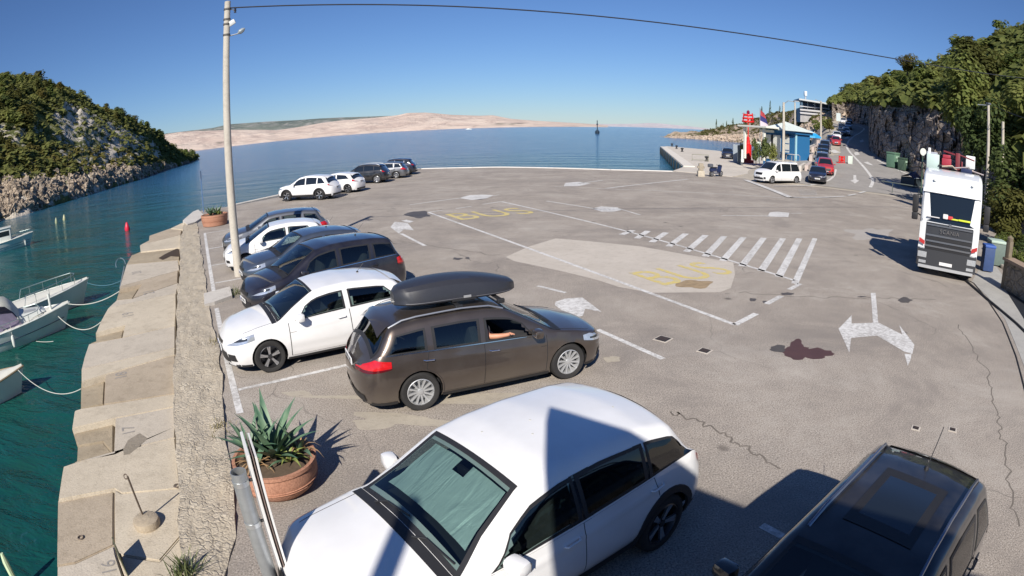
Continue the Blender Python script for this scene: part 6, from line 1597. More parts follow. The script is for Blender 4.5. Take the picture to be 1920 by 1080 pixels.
fixn(mesh('roof', V, [(0,1,4),(1,2,4),(2,3,4),(3,0,4),(3,2,1,0)], KR, kt))
for u in (.25, .5, .75):
    b = MB(); b.tube([(lerp(-.5, FL+.5, u), dsg*-.6, zf+.31), (FL*.5, dsg*1.3, zr+.02)], .03, 4); b.make('roof_seam', KR, kt)
u0 = FL/65.0
for a, b_, m_, nm in ((2,12,KB,'blue_panel'), (12.5,26,KW,'window_shutter'), (30,44,KW,'white_panel'), (49,63,KW,'white_panel'), (45,48,BLK(),'dark_gap')):
    z0 = .9 if nm == 'window_shutter' else -.1
    kb(nm, a*u0, b_*u0, -.05, .06, z0, zf-.35, m_)
for zz in (1.15, 1.95): kb('shutter_bar', 12.5*u0, 26*u0, -.09, -.05, zz, zz+.07, KB)
kb('counter', 12*u0, 27*u0, -.35, 0, .75, .88, KB); kb('corner_post', -.08, .12, -.08, .1, -1, zf, simple('corner_cyan', (.35,.60,.68), .5)); kb('base_step', -1.0, FL*.45, -1.8, -.02, -1.6, -.05, PALE)
kb('lamp_sign', 13*u0, 20*u0, -.3, -.1, zf-.4, zf-.2, BLK())
# white canopy to the left
ca = ATP(1386, 236, 76); cb_ = ATP(1440, 238, 72); cc_ = (ca+cb_)/2; rz = math.atan2(cb_.y-ca.y, cb_.x-ca.x); t = empty('canopy', (cc_.x, cc_.y, 1.0), rz, label='flat white canopy on posts left of the blue kiosk', cat='canopy')
b = MB(); b.bbox((0, 1.5, cc_.z-1.0), ((cb_-ca).length, 3.6, .22), .03); b.make('roof', KW, t)
b = MB(); b.box((.8, 1.6, cc_.z-1.45), (2.6,.1,.30)); b.make('sign_panel', KW, t)
for x in (-1.8, 1.8): b = MB(); b.box((x, .2, (cc_.z-1.0)/2), (.28,.28,cc_.z-1.0)); b.make('post', KW, t)
b = MB(); b.box((.3, 3.0, 1.0), (3.6,.3,2.4)); b.make('back_wall', simple('stone_wall_dark', (.17,.145,.12), .9, var=.5, sc=2.5), t)
# umbrella beside the kiosk, low walls, bench hoops
p = GZ(1516, 80); t = empty('parasol', p, 0, label='bright blue parasol right of the kiosk', cat='parasol'); hz = ATP(1516, 244, 80).z-p.z
b = MB(); b.lathe([(0,hz), (.5,hz-.12), (1.75,hz-.75), (1.8,hz-.95), (1.72,hz-.78), (0,hz-.1)], 8); b.make('cover', simple('parasol_blue', (.02,.30,.62), .6, var=.2), t)
b = MB(); b.tube([(0,0,0), (0,0,hz)], .04, 6); b.make('pole', STEEL, t)
b = MB(); b.box((-.9,.3,.9), (1.0,.6,1.7)); b.make('cabinet', KB, t)
def wallseg(pxs, h, w_, lab, mat, D=None, kind=None):
    P = [GT(x, y, 30) for x, y in pxs]; b = MB()
    for a, c in zip(P, P[1:]):
        m_ = (a+c)/2; b.box((m_.x, m_.y, m_.z+h/2-.4), ((c-a).length+w_*.5, w_, h+.8), math.atan2(c.y-a.y, c.x-a.x))
    return finish(b.make('low_wall', mat), lab, 'wall', None, kind)
wallseg([(1512,321),(1520,303),(1524,285),(1534,270),(1545,262)], .28, .4, 'curved pale kerb wall between kiosk terrace and the queue', simple('kerb_pink', (.50,.42,.38), .9, var=.2))
wallseg([(1500,322),(1512,300),(1516,283),(1528,268)], .20, .3, 'second curved pale kerb on the terrace side', simple('kerb_pale', (.55,.51,.46), .9, var=.2))
for px, py, lab in ((1482,303,'grey hoop bike rack before the kiosk, left one'), (1492,304,'grey hoop bike rack before the kiosk, right one')):
    p = GT(px, py, 30); b = MB(); b.tube([(-.5,0,0),(-.5,0,.7),(-.35,0,.85),(.35,0,.85),(.5,0,.7),(.5,0,0)], .035, 6); o = b.make('bike_rack', simple('rack', (.40,.38,.36), .5, .4), None, True); o.location = p; o.rotation_euler = (0,0,-.4); finish(o, lab, 'bike rack', 'bike racks by the kiosk')
# red harbour light
p = GT(1402, 306, 30); t = empty('harbour_light', p, 0, label='bright red harbour light tower with a lattice top', cat='harbour light'); D = math.hypot(p.x, p.y); zz = lambda py: ATP(1403, py, D).z-p.z
RD_ = simple('beacon_red', (.62,.012,.012), .45)
r1_ = .50; b = MB(); b.lathe([(r1_,0),(r1_,zz(272)),(r1_*.6,zz(270)),(r1_*.42,zz(262)),(r1_*.42,zz(258)),(.07,zz(256)),(.07,zz(222))], 18); b.make('tower', RD_, t, True, 40)
for py, w_ in ((228,1.15), (222,1.05), (216,.9)): b = MB(); b.lathe([(w_*.75, zz(py)-.12), (w_*.8, zz(py)), (w_*.75, zz(py)+.12)], 14); b.make('gallery_ring', RD_, t, True)
for k in range(6): a = k*PI/3; b = MB(); b.tube([(.85*cos(a), .85*sin(a), zz(228)), (.68*cos(a), .68*sin(a), zz(212))], .05, 4); b.make('gallery_post', RD_, t)
b = MB(); b.lathe([(.10,zz(216)),(.22,zz(213)),(.22,zz(209)),(0,zz(206))], 10); b.make('lantern', simple('beacon_dark_red', (.20,.01,.05), .4), t, True)
b = MB(); b.tube([(-.9,0,zz(213.5)), (1.1,0,zz(214.5))], .05, 5); b.make('solar_arm', simple('arm_grey', (.25,.28,.32), .5), t)
b = MB(); b.tube([(.06,.0,zz(306)), (.06,.0,zz(300))], .8, 12); b.make('plinth', simple('plinth_red', (.45,.05,.04), .7), t)
# flag
p = GZ(1424, 80); t = empty('flag', p, 0, label='limp red white and blue flag on a pole above the canopy', cat='flag'); zt_ = ATP(1424, 205, 80).z-p.z; zb_ = ATP(1424, 236, 80).z-p.z
b = MB(); b.tube([(0,0,0), (0,0,zt_+.2)], .04, 6); b.make('flag_pole', STEEL, t)
V, F = [], []
for i in range(7):
    for j in range(7): u, v = i/6, j/6; V.append((.1+u*(.5+v*.9), .15*sin(u*5+v*2), zt_-v*(zt_-zb_)+(-.5*u)))
F = [(i*7+j, (i+1)*7+j, (i+1)*7+j+1, i*7+j+1) for i in range(6) for j in range(6)]
mesh('cloth', V, F, [simple('flag_red', (.40,.05,.06), .8), simple('flag_white', (.60,.50,.55), .8), simple('flag_blue', (.03,.03,.15), .8)], t, False, [0 if j < 2 else 2 if j < 4 else 1 for i in range(6) for j in range(6)])
# green post sign by the bush
p = GT(1422, 304, 30); t = empty('sign', p, 0, label='small pale notice on a green post in front of the bush', cat='sign'); b = MB(); b.tube([(0,0,0), (0,0,2.4)], .045, 6); b.make('post', simple('post_green', (.12,.22,.16), .6), t)
b = MB(); b.bbox((0,-.05,2.6), (.62,.04,.75), .01, -.3); b.make('sign_plate', simple('notice_pale', (.55,.62,.52), .5), t)
for zz_ in (2.35, 2.5): b = MB(); b.box((0,-.08,zz_), (.4,.01,.05), -.3); b.make('notice_line', simple('notice_green', (.2,.32,.22), .6), t)
# cabinets at the foot of the pier
for k, (px, w_, col, lab) in enumerate(((1381,1.0,(.25,.29,.33),'grey blue cabinet next to the car on the pier'), (1388,.8,(.10,.12,.14),'dark narrow cabinet in the row left of the red light'), (1392,.35,(.60,.62,.60),'slim white meter box left of the red light'))):
    p = AT(px, 82-k*3, pz); b = MB(); b.bbox((p.x,p.y,pz+1.2), (w_,1.0,2.5 if k < 2 else 1.6), .04, -.4); finish(b.make('cabinet', simple('cabinet_%d' % k, col, .6, var=.2)), lab, 'cabinet')
# pier: bench frame, bollards, stone pillar, scooter
p = AT(1313, 80, pz); t = empty('bench_frame', p, -.25, label='low rectangular metal frame standing in the middle of the pier', cat='frame'); b = MB(); b.tube([(-1.1,0,0),(-1.1,0,.85),(1.1,0,.85),(1.1,0,0)], .05, 6); b.make('frame', simple('frame_olive', (.20,.20,.15), .6), t)
b = MB(); b.tube([(-1.1,0,.15),(1.1,0,.15)], .04, 6); b.make('lower_bar', simple('frame_olive', (.20,.20,.15), .6), t)
for k, (px, py) in enumerate(((1260,274.5),(1268.5,279),(1279,284.5),(1325,302.5))):
    p = G(px, py, pz); t = empty('bollard', p, 0, label=['farthest black bollard at the pier tip','second black bollard from the pier tip','third black bollard from the pier tip','black bollard at the landward end of the pier near the scooter'][k], cat='bollard', group='black bollards on the pier')
    b = MB(); b.lathe([(.30,0),(.30,.06),(.17,.10),(.15,.42),(.30,.52),(.30,.64),(.12,.70),(0,.70)], 12); b.make('casting', BLK(), t, True, 40)
p = G(1314, 331); t = empty('stone_pillar', p, -.1, label='low weathered stone pillar with a carved wheel shape on top beside the scooter', cat='pillar'); sm_ = simple('pillar_stone', (.45,.40,.32), .9, var=.3, sc=4)
b = MB(); b.bbox((0,0,.25), (.62,.55,.55), .03); b.make('base', sm_, t, True); b = MB(); b.bbox((0,0,.85), (.42,.36,.72), .05); b.bbox((0,0,.85), (.70,.2,.2), .05); b.make('carved_block', simple('pillar_carving', (.30,.26,.20), .9, var=.5, sc=5), t, True)
p = G(1343, 331); t = empty('scooter', p, .5, label='dark blue scooter with a top case parked next to the stone pillar', cat='scooter'); SCB = simple('scooter_blue', (.02,.03,.08), .35, coat=.6)
tm, rmsh = wheel_meshes(.27, .12, 'five', ALU())
for x in (-.68, .62): wo = link('wheel', tm, t); wo.location = (x, 0, .27); link('rim', rmsh, wo)
b = MB(); b.bbox((-.45,0,.62), (.85,.32,.34), .1); b.bbox((.42,0,.72), (.16,.44,.72), .06, rot=Euler((0,.28,0))); b.bbox((.0,0,.32), (.6,.30,.10), .04); b.make('body', SCB, t, True)
b = MB(); b.bbox((-.38,0,.83), (.75,.28,.10), .04); b.make('seat', BLK(), t, True); b = MB(); b.tube([(.62,0,.27),(.40,0,1.02)], .035, 6); b.tube([(.36,-.34,1.06),(.40,0,1.02),(.36,.34,1.06)], .025, 6); b.make('handlebar', BLK(), t, True)
b = MB(); b.bbox((-.85,0,1.02), (.40,.42,.32), .08); b.make('top_case', simple('case_grey', (.10,.11,.13), .5), t, True); b = MB(); b.bbox((.50,0,1.0), (.05,.25,.28), .02, rot=Euler((0,-.4,0))); b.make('windshield', simple('screen_grey', (.3,.33,.36), .3), t, True)
b = MB(); b.bbox((.52,0,.86), (.08,.2,.12), .03); b.make('headlight', simple('headlamp_glass', (.62,.66,.70), .12, .6), t, True)
# barriers, recycling bins, panel, signs at the rock foot
for k, (px, py, col, lab) in enumerate(((1578,306,(.62,.02,.02),'red plastic road barrier next to the queue'), (1594,308,(.58,.66,.60),'pale greenish white board standing beside the red road barrier'))):
    p = GT(px, py, 30); t = empty('road_barrier', p, .25, label=lab, cat='barrier'); m_ = simple('barrier_%d' % k, col, .5)
    if k == 0:
        b = MB(); b.bbox((0,0,.75), (1.05,.10,.14), .02); b.bbox((0,0,.35), (1.05,.10,.14), .02); b.bbox((-.48,0,.45), (.10,.12,.9), .02); b.bbox((.48,0,.45), (.10,.12,.9), .02); b.bbox((0,0,.5), (.4,.1,.7), .02); b.make('frame', m_, t, True); b = MB(); b.bbox((.2,0,.03), (2.0,.5,.07), .02); b.make('foot', m_, t, True)
    else: b = MB(); b.bbox((0,0,.52), (.85,.05,.95), .01); b.make('board', m_, t, True); b = MB(); b.bbox((0,0,.03), (.8,.4,.06), .01); b.make('foot', simple('foot_grey', (.3,.3,.3), .7), t, True)
for k, (px, py, sc_, lab) in enumerate(((1674,315,1.25,'green recycling bin with a pale lid slot at the foot of the rock face'), (1693,320,1.0,'darker second recycling bin to the right of the green one'))):
    p = GT(px, py, 30); t = empty('recycling_bin', p, .4, label=lab, cat='recycling bin'); m_ = simple('bin_green_%d' % k, ((.10,.19,.13),(.05,.09,.06))[k], .6, var=.2); t.scale = (sc_,)*3
    b = MB(); b.bbox((0,0,.72), (1.15,1.05,1.35), .08); b.make('body', m_, t, True); b = MB(); b.bbox((0,0,1.46), (1.25,1.12,.18), .08); b.make('lid', m_, t, True)
    b = MB(); b.box((0,-.54,1.1), (.7,.03,.22)); b.box((.2,-.54,.6), (.45,.03,.5)); b.make('label', simple('bin_label', (.32,.45,.36), .6), t)
p = AT(1742, 46, 0); zt_ = ATP(1742, 284, 46).z; t = empty('info_panel', p, -.35, label='tall blue-grey information panel standing behind the truck', cat='information panel')
b = MB(); b.bbox((0,0,zt_/2+.1), (.95,.16,zt_-.2), .02); b.make('board', simple('panel_blue_grey', (.34,.37,.45), .5, var=.12), t)
for k in range(5): b = MB(); b.box((-.12+.05*(k % 2),-.09,zt_-.5-k*.3), (.5,.01,.035)); b.make('print_line', simple('print_grey', (.22,.24,.32), .5), t)
b = MB(); b.box((.06,-.09,zt_-.75), (.04,.01,.5)); b.make('print_mark', simple('print_blue', (.12,.14,.30), .5), t)
p = AT(1725.5, 50, 0); t = empty('round_sign', p, -.3, label='small round white sign on a green post left of the blue-grey panel', cat='sign'); zt_ = ATP(1725, 284, 50).z
b = MB(); b.tube([(0,0,0), (0,0,zt_)], .05, 6); b.make('post', simple('post_dark_green', (.05,.10,.07), .6), t); b = MB(); b.lathe([(0,0),(.30,0),(.30,.03),(0,.03)], 18, c=(0,-.06,zt_), m=Matrix.Rotation(PI/2, 3, 'X')); b.make('sign_plate', simple('notice_white', (.62,.65,.60), .5), t)
# tarpaulin and boards left of truck
p = GT(1708, 349, 20); t = empty('skip', p, .5, label='dark blue covered skip with a pale edge left of the truck', cat='skip')
b = MB(); b.bbox((0,0,.4), (2.2,1.6,.9), .05); b.make('body', simple('skip_dark', (.035,.05,.06), .6), t, True); b = MB(); b.add([(-1.25,-.85,.86),(1.1,-.8,.9),(1.1,0,1.5),(-1.25,0,1.2),(-1.25,.85,.86),(1.1,.8,.9)], [(0,1,2,3),(3,2,5,4)]); b.make('cover', simple('skip_cover', (.02,.035,.09), .5, var=.3), t)
b = MB(); b.tube([(-1.28,-.88,.86),(1.15,-.86,.90)], .04, 5); b.make('edge_bar', simple('edge_pale', (.5,.55,.55), .5), t)
b = MB(); p1_ = GT(1652, 358, 20); p2_ = GT(1722, 372, 20); b.tube([p1_+Vector((0,0,.9)), p2_+Vector((0,0,1.0))], .05, 6); b.tube([p2_, p2_+Vector((0,0,1.0))], .04, 5); b.tube([p1_.lerp(p2_, .3), p1_.lerp(p2_, .3)+Vector((0,0,.95))], .04, 5); finish(b.make('barrier_rail', simple('rail_dark', (.10,.12,.11), .6)), 'thin dark barrier rail lying between the road and the truck', 'rail')
# bins and low wall behind the truck on the right
for k, (px, D, sc_, col, lab) in enumerate(((1849,25.0,.85,(.03,.06,.16),'blue wheeled bin right of the truck cab'), (1864,27.0,.85,(.12,.16,.14),'big green-grey waste container with a pale lid by the stone wall'))):
    p = AT(px, D, 0); t = empty('waste_bin', p, -.5, label=lab, cat='waste bin'); t.scale = (sc_,)*3; m_ = simple('wbin_%d' % k, col, .6, var=.2)
    b = MB(); b.bbox((0,0,.6), (.95 if k else .6,.85 if k else .6,1.1), .05); b.make('body', m_, t, True); b = MB(); b.bbox((0,0,1.2), (1.0 if k else .65,.95 if k else .65,.14), .06); b.make('lid', simple('wlid_%d' % k, ((.04,.10,.35),(.40,.50,.42))[k], .6), t, True)
SW_ = m_rock('garden_wall_stone', (.36,.31,.25), (.46,.40,.32), (.14,.12,.09), 3, .6)
a = AT(1884, 22.5, 0); c = AT(2000, 19, 0); b = MB(); b.box(((a.x+c.x)/2, (a.y+c.y)/2, .45), ((c-a).length, .45, 1.1), math.atan2(c.y-a.y, c.x-a.x)); finish(b.make('garden_wall', SW_), 'low stone garden wall behind the shrubs on the right', 'wall')
b = MB(); b.box(((a.x+c.x)/2, (a.y+c.y)/2, 1.04), ((c-a).length+.1, .6, .10), math.atan2(c.y-a.y, c.x-a.x)); finish(b.make('wall_coping', simple('coping_brown', (.30,.22,.16), .9, var=.3)), 'brown stone coping along the top of the garden wall', 'coping')
p = AT(1882, 22.3, 0); b = MB(); b.bbox((p.x,p.y,.85), (.22,.22,1.7), .02); b.lathe([(.12,0),(.14,.1),(0,.2)], 10, c=(p.x,p.y,1.7)); finish(b.make('gate_post', simple('gate_post', (.16,.13,.09), .8, var=.4), None, True), 'dark wooden post with a pale ball at the end of the garden wall', 'post')
b = MB(); q = [G(x, y, 0) for x, y in ((1862,478),(1880,500),(1905,520),(1990,545),(2010,470),(1890,440))]; b.poly([(p.x, p.y) for p in q], -.1, .05); finish(fixn(b.make('garden_bed', simple('bed_soil', (.14,.11,.08), .95, var=.5, sc=3))), kind='structure')
rnd = random.Random(4); st = empty('bed_edging'); st['kind'] = 'structure'
for k in range(26):
    u = k/25; x, y = lerp(1858, 1925, u), lerp(483, 545, u); p = G(x, y, 0); b = MB(); s_ = rnd.uniform(.10, .2); b.bbox((0,0,s_*.4), (s_*1.5, s_, s_*.9), s_*.3, rnd.random()*3); o = b.make('stone', simple('edging_stone', (.38,.34,.29), .9, var=.3), st, True); o.location = p+Vector((rnd.uniform(-.1,.1), rnd.uniform(-.1,.1), 0))
# hilltop terrace building
D = 200; p = AT(1540, D, 0); zb_ = ATP(1540, 215, D).z; t = empty('terrace_building', (p.x, p.y, zb_-3), -R(32)+.25, label='hilltop building with a long flat roof and railings above the queue', cat='building')
up_ = lambda py: ATP(1540, py, D).z-(zb_-3)
b = MB(); b.box((0,4,up_(206)/2), (15,8,up_(206))); b.make('wall', simple('terrace_wall', (.34,.33,.33), .8, var=.3, sc=1), t)
b = MB(); b.box((.6,2.5,up_(194)), (18,11,.5), rot=Euler((0,.06,0))); b.make('roof', simple('terrace_roof', (.50,.52,.52), .6), t)
for k in range(7): b = MB(); b.box((-7.5+k*2.5,-.3,(up_(194)+up_(206))/2), (.3,.3,up_(194)-up_(206))); b.make('post', KW, t)
for z_ in (up_(203), up_(209), up_(215)): b = MB(); b.box((0,-.8,z_), (15.5,.15,.35)); b.make('railing', simple('terrace_rail', (.5,.5,.52), .6), t)
b = MB(); b.box((0,3.5,up_(200)), (13,6,up_(195)-up_(205))); b.make('glazing', simple('terrace_glass', (.06,.09,.15), .2), t)
p = AT(1510, 215, 0); z0_ = ATP(1510, 192, 215).z; t = empty('water_tank_tower', (p.x, p.y, z0_), 0, label='white tank on a slim mast on the skyline left of the hilltop building', cat='mast'); zz_ = lambda py: ATP(1510, py, 215).z-z0_
b = MB(); b.tube([(0,0,-1), (0,0,zz_(180))], .28, 6); b.make('mast', simple('mast_grey', (.45,.48,.52), .6), t); b = MB(); b.bbox((0,0,(zz_(180)+zz_(171))/2), (1.0,.9,zz_(171)-zz_(180)), .1); b.make('tank', simple('tank_white', (.70,.76,.82), .5), t, True)
p = AT(1571, 150, 0); z0_ = T(p.x, p.y); t = empty('road_sign', (p.x, p.y, z0_), -.5, label='pale rectangular road sign beside the top of the queue', cat='sign'); zz_ = lambda py: ATP(1571, py, 150).z-z0_
b = MB(); b.box((0,0,(zz_(212)+zz_(227))/2), (1.1,.1,zz_(212)-zz_(227))); b.make('sign_plate', simple('sign_pale', (.52,.58,.58), .5), t); b = MB(); b.tube([(0,.1,0), (0,.1,zz_(220))], .08, 5); b.make('post', STEEL, t)

# ================================================================== VEGETATION
def m_leaf(name, a, b_, c, rnd_=.5):
    k = NM(name); oi = k.n('ObjectInfo'); f = k.noise(1.2, 3); g = k.noise(.12, 2)
    mx = k.math('ADD', k.math('MULTIPLY', oi.outputs['Random'], rnd_), k.math('MULTIPLY', f, 1-rnd_))
    k.set(Base_Color=k.ramp(mx, [(.2, a), (.5, b_), (.8, c)]), Roughness=.7); k.b.inputs['Specular IOR Level'].default_value = .2
    d = k.n('BsdfTranslucent'); k.l(k.ramp(mx, [(.2, a), (.8, c)]), d.inputs[0]); ms = k.n('MixShader'); ms.inputs[0].default_value = .5
    k.l(k.b.outputs[0], ms.inputs[1]); k.l(d.outputs[0], ms.inputs[2]); k.l(ms.outputs[0], k.out.inputs[0]); return k.m
FOL = m_leaf('foliage_hill', (.110,.150,.038), (.185,.225,.062), (.28,.28,.09)); FOLY = m_leaf('foliage_yellow', (.07,.08,.022), (.13,.13,.035), (.20,.17,.05)); FOLD = m_leaf('foliage_dark', (.065,.098,.035), (.11,.148,.05), (.16,.19,.065))
BARK = simple('bark', (.10,.08,.06), .9, var=.3)
def crown_mesh(seed, n, leaf, shape='round', mat=None, trunk=True):
    """many leaf-sized faces gathered in uneven clumps; unit height 1, unit width about 1"""
    rnd = random.Random(seed); V, F, I = [], [], []
    if shape == 'cypress': cl = [(Vector((rnd.gauss(0,.03), rnd.gauss(0,.03), .08+.88*i/13)), .13*(1-(i/13)**1.6)+.03) for i in range(14)]
    elif shape == 'pine': cl = [(Vector((rnd.gauss(0,.16)*(1.15-h_), rnd.gauss(0,.16)*(1.15-h_), h_)), .18*(1.15-h_)+.04) for h_ in [rnd.uniform(.22, 1) for _ in range(20)]]
    else:
        cl = []
        for i in range(rnd.randint(9, 13)):
            a = rnd.random()*6.28; r_ = rnd.uniform(0, .34); z = rnd.uniform(.22, .80); cl.append((Vector((r_*cos(a)*(1.1-z*.4), r_*sin(a)*(1.1-z*.4), z)), rnd.uniform(.13, .24)))
    for i in range(n):
        c, r_ = cl[rnd.randrange(len(cl))]; d = Vector((rnd.gauss(0,1), rnd.gauss(0,1), rnd.gauss(0,1))).normalized()
        p = c+d*r_*rnd.uniform(.82, 1.14); nrm = (d+Vector((rnd.gauss(0,.3), rnd.gauss(0,.3), rnd.gauss(0,.3)+.85))).normalized()
        t1_ = nrm.orthogonal().normalized(); t2_ = nrm.cross(t1_); a = rnd.random()*6.28; u_ = t1_*cos(a)+t2_*sin(a); v_ = nrm.cross(u_); s_ = leaf*rnd.uniform(.6, 1.3); b_ = len(V)
        V += [p-u_*s_, p+v_*s_*.6, p+u_*s_, p-v_*s_*.6]; F.append((b_, b_+1, b_+2, b_+3)); I.append(0)
    if trunk:
        k = MB(); k.tube([(0,0,-.12), (.02,0,.25), (-.01,.02,.55)], [.035,.026,.012], 5)
        for q in range(4): a = q*1.7; k.tube([(.01,0,.2+.08*q), (.16*cos(a),.16*sin(a),.42+.08*q)], [.018,.007], 4)
        b_ = len(V); V += k.V; F += [[b_+i for i in f] for f in k.F]; I += [1]*len(k.F)
    me = bpy.data.meshes.new('crown'); me.from_pydata([tuple(v) for v in V], [], F); me.materials.append(mat or FOL); me.materials.append(BARK); me.polygons.foreach_set('material_index', I); return me
BUSH = [crown_mesh(s_, 520, .074, 'round', m_) for s_, m_ in ((1,FOL),(2,FOL),(3,FOL),(4,FOL),(5,FOLY),(6,FOLD),(7,FOLD))]
PINE = [crown_mesh(11, 420, .045, 'pine', FOLD), crown_mesh(12, 420, .045, 'pine', FOL)]; CYP = crown_mesh(21, 500, .030, 'cypress', FOLD)
def plant(name, me, p, h, w_, label, cat='tree', group=None):
    o = link(name, me); o.location = p; o.scale = (w_, w_, h); o.rotation_euler = (random.uniform(-.08,.08), random.uniform(-.08,.08), random.random()*6.28); return finish(o, label, cat, group)
rnd = random.Random(33)
def scatter(S, n, vr, hr, label, group, dens, weights, ur=(0, 1), wmul=(.9, 1.5)):
    k = 0; tries = 0
    while k < n and tries < n*30:
        tries += 1; u, v = rnd.uniform(*ur), rnd.uniform(*vr); p = S(u, v)
        if rnd.random() > dens(p, u, v): continue
        h = rnd.uniform(*hr)*(1.0 if rnd.random() < .8 else 1.3)
        plant('bush', BUSH[rnd.choices(range(7), weights)[0]], p-Vector((0,0,h*.12)), h, h*rnd.uniform(*wmul), label, 'bush', group); k += 1
def dl(p, u, v):
    q = noise.noise(p*.03+Vector((3,1,0)))
    sc_ = 1 if q > -.12 else .18
    if .42 < u < .78 and .14 < v < .52: sc_ *= .06
    elif u > .78: sc_ *= .5
    return sc_*(1 if v > .30 else .8)
scatter(SL, 165, (.16, .74), (1.9, 4.2), 'rounded green shrub on the rocky hill across the inlet', 'shrubs on the hill across the inlet', dl, (4,4,4,4,4,2,2), (0, .97))
scatter(SR, 125, (.38, .92), (2.2, 4.6), 'dense green bush on the slope above the rock face', 'bushes on the slope above the rock face', lambda p, u, v: 1, (4,4,4,4,2,3,3), (.05, 1), (1.0, 1.7))
# scrub too dense to count: one object per hill
def scrub(name, S, n, vr, sz, mat, seed, dens, ur=(0,1), lab=None):
    r2 = random.Random(seed); V, F = [], []
    for i in range(n):
        u, v = r2.uniform(*ur), r2.uniform(*vr); p = S(u, v)
        if r2.random() > dens(p, u, v): continue
        m_ = r2.randint(7, 13); R_ = r2.uniform(*sz)
        for k in range(m_):
            d = Vector((r2.gauss(0,1), r2.gauss(0,1), abs(r2.gauss(0,1)))).normalized(); c = p+Vector((d.x*R_, d.y*R_, d.z*R_*.9))*r2.uniform(.5, 1)
            nn = (d+Vector((r2.gauss(0,.4), r2.gauss(0,.4)-.3, .8))).normalized(); a = nn.orthogonal().normalized(); b_ = nn.cross(a); s_ = R_*r2.uniform(.35,.62); q = len(V)
            V += [c-a*s_, c+b_*s_*.7, c+a*s_, c-b_*s_*.7]; F.append((q, q+1, q+2, q+3))
    return finish(mesh(name, V, F, mat), lab, kind='stuff')
SCR1 = m_leaf('scrub_left', (.10,.13,.038), (.19,.205,.06), (.28,.26,.09), 0); SCR2 = m_leaf('scrub_right', (.09,.12,.036), (.165,.195,.056), (.25,.25,.08), 0)
scrub('scrub', SL, 15000, (.10, .76), (.5, 1.5), SCR1, 2, lambda p, u, v: (.95 if noise.noise(p*.03+Vector((3,1,0))) > -.2 else .14)*(1 if v > .2 else .55)*(.12 if .44 < u < .76 and .14 < v < .50 else .6 if u > .76 else 1), lab='low scrub and grass covering the hill across the inlet')
scrub('undergrowth', SR, 15000, (.34, .95), (.7, 2.1), SCR2, 3, lambda p, u, v: .95, lab='undergrowth covering the slope above the rock face')
scrub('grass', SL, 3500, (.09, .22), (.4, .9), m_leaf('grass_yellow', (.12,.12,.03), (.20,.18,.05), (.27,.22,.08), 0), 5, lambda p, u, v: .8 if noise.noise(p*.05) > -.1 else .2, (.0, .75), lab='yellow green grass above the rocky shore')
scrub('dry_grass', SH, 3500, (.10, .95), (.6, 1.6), m_leaf('head_grass', (.06,.07,.025), (.12,.12,.04), (.20,.17,.07), 0), 6, lambda p, u, v: .7 if noise.noise(p*.03) > -.25 else .1, (.28, 1), lab='dry scrub on the headland and the knoll behind the kiosk')
# shore rocks on the left bank: broken blocks
V, F = [], []; r2 = random.Random(9)
for i in range(2600):
    u, v = r2.uniform(0, 1), r2.uniform(.028, .115); p = SL(u, v); s_ = r2.uniform(.3, 1.15)*(1.2-u*.3); q = len(V); m_ = Euler((r2.random()*3, r2.random()*3, r2.random()*3)).to_matrix()
    for x, y, z in ((-1,-1,-1),(1,-1,-1),(1,1,-1),(-1,1,-1),(-.8,-.7,1),(.8,-.9,.9),(.7,.8,1),(-.9,.7,.8)): V.append(p+m_ @ Vector((x*s_*r2.uniform(.45,.8), y*s_*r2.uniform(.4,.6), z*s_*r2.uniform(.3,.5))))
    F += [(q+3,q+2,q+1,q), (q+4,q+5,q+6,q+7), (q,q+1,q+5,q+4), (q+1,q+2,q+6,q+5), (q+2,q+3,q+7,q+6), (q+3,q,q+4,q+7)]
finish(mesh('shore_rocks', V, F, m_rock('shore_rock', (.42,.34,.26), (.56,.46,.35), (.09,.07,.055), 1.5, .6)), 'broken brown rocks along the waterline of the left hill', kind='stuff')
V, F = [], []
for i in range(1500):
    u, v = r2.uniform(0, 1), r2.uniform(.01, .10); p = SH(u, v); s_ = r2.uniform(.5, 1.6); q = len(V); m_ = Euler((r2.random()*3, r2.random()*3, r2.random()*3)).to_matrix()
    for x, y, z in ((-1,-1,-1),(1,-1,-1),(1,1,-1),(-1,1,-1),(-.8,-.7,1),(.8,-.9,.9),(.7,.8,1),(-.9,.7,.8)): V.append(p+m_ @ Vector((x*s_*.7, y*s_*.6, z*s_*.5)))
    F += [(q+3,q+2,q+1,q), (q+4,q+5,q+6,q+7), (q,q+1,q+5,q+4), (q+1,q+2,q+6,q+5), (q+2,q+3,q+7,q+6), (q+3,q,q+4,q+7)]
finish(mesh('headland_rocks', V, F, m_rock('headland_rock', (.48,.38,.30), (.58,.48,.38), (.22,.17,.13), .8, .5)), 'pale rocks along the shore of the headland', kind='stuff')
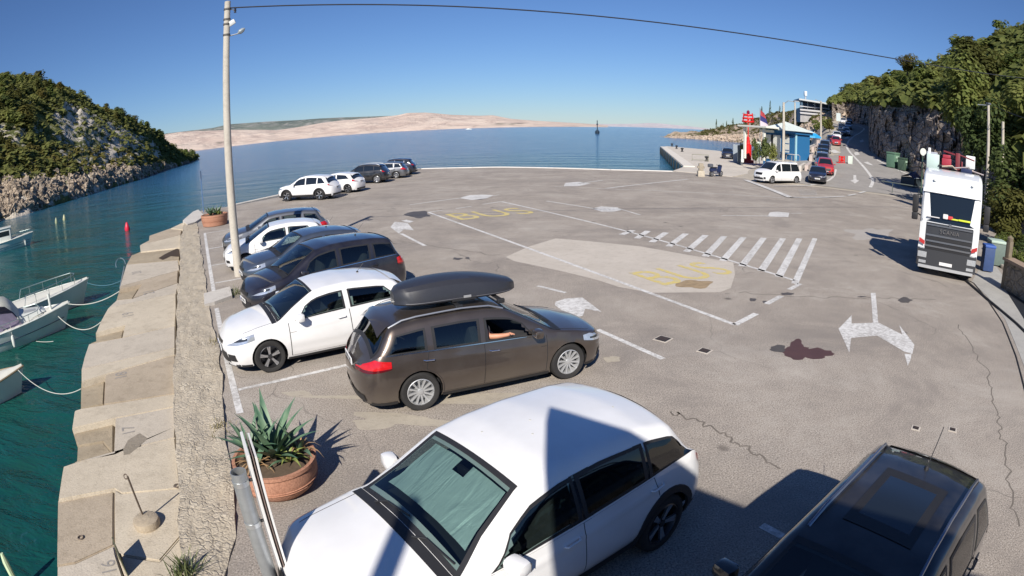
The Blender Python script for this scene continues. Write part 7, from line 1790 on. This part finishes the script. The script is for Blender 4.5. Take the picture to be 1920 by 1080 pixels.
# single trees on the skyline and round the kiosk
def tree_px(px, top, D, me, wr, name, label, cat, base_py=None, z0=None, group=None):
    p = AT(px, D, 0); zt_ = ATP(px, top, D).z; zb_ = ATP(px, base_py, D).z if base_py else (z0 if z0 is not None else T(p.x, p.y)); h = max(.5, zt_-zb_); p = AT(px, D, zb_+h*.5); p.z = zb_
    return plant(name, me, p, h, h*wr, label, cat, group)
for px, top, base, lab in ((1343,224,243,'leftmost small pine on the headland shore'), (1356,231,244,'second small pine on the headland shore'), (1362,227,243,'third pine on the headland, close to its neighbour'), (1374,222,243,'taller pine on the headland just left of the red tower')):
    tree_px(px, top, 330, PINE[0], .42, 'pine_tree', lab, 'pine', base, group='pines on the headland')
for px, top, base, D, wr, lab in ((1443,188,216,290,.55,'tall dark cypress on the skyline behind the canopy'), (1468,196,208,290,.8,'small cypress right of the tall one on the skyline'), (1462,198,208,290,1.2,'squat cypress between the tall one and the lamp pole'), (1428,199,211,290,1.2,'small round-topped cypress above the flag'), (1560,180,196,240,1.0,'thin conifer on the skyline right of the hilltop roof')):
    tree_px(px, top, D, CYP, wr, 'cypress', lab, 'cypress', base)
for px, top, base, D, wr, bi, lab in ((1436,252,306,68,.55,5,'big dark bush in front of the kiosk by the notice post'), (1418,256,304,69,.5,6,'dark bush right behind the red light tower'), (1448,266,304,67,.6,0,'lower green bush at the foot of the lamp pole'), (1395,262,300,78,.5,0,'shrub between cabinets and the red tower'),
    (1516,190,205,205,1.5,6,'dark tree beside the hilltop building on its left'), (1556,222,244,130,1.1,4,'yellow-green shrub by the queue, under the road sign'), (1545,216,243,140,1.2,0,'green shrub by the far lamp pole beside the queue'), (1530,222,246,130,1.1,3,'shrub at the foot of the yellow rock knoll')):
    tree_px(px, top, D, BUSH[bi], wr, 'bush', lab, 'bush', base)
big = crown_mesh(41, 3200, .036, 'round', FOL); big2 = crown_mesh(42, 3200, .034, 'round', FOLD); big3 = crown_mesh(43, 2800, .036, 'round', FOLY)
for px, D, h, w_, me, lab in ((1800,52,7.5,7,big,'green tree on the slope above the truck'), (1830,46,6.5,6,big2,'dark green tree behind the pole at the truck'), (1872,50,6.5,7,big,'broad tree right of the two poles'), (1905,40,5,6,big2,'dark tree at the right edge above the garden wall'), (1925,48,6.5,7,big,'tall tree at the right edge reaching up the slope'),
    (1885,34,3.2,4,big3,'yellow-green shrub behind the garden wall'), (1935,62,7,8,big2,'darkest high tree at the upper right corner'), (1880,70,7,8,big,'green tree high on the slope at the right'), (1840,70,8,9,big3,'lighter tree on the slope over the dark hollow'), (1700,96,3.2,5,big3,'olive shrub on the lip of the rock face')):
    p = AT(px, D, 0); zb_ = {52:5.5,46:3.5,50:4,40:1.0,48:4.5,34:0,62:9,70:10,96:16}[D]; plant('tree', me, Vector((p.x, p.y, zb_)), h, w_, lab, 'tree')
for px, py, h, lab in ((1900,500,1.1,'low leafy shrub in the garden bed, nearest the dark panel'), (1885,478,1.3,'leafy shrub in the garden bed beside the wooden post'), (1925,492,1.5,'taller leafy shrub in the garden bed at the right edge'), (1912,470,1.2,'shrub at the back of the garden bed by the wall'), (1868,472,.7,'small shrub at the left tip of the garden bed')):
    p = G(px, py); plant('shrub', big if h < 1.4 else big2, p-Vector((0,0,h*.2)), h, h*1.5, lab, 'shrub')
cr_ = AT(1862, 47, 0)
b = MB()
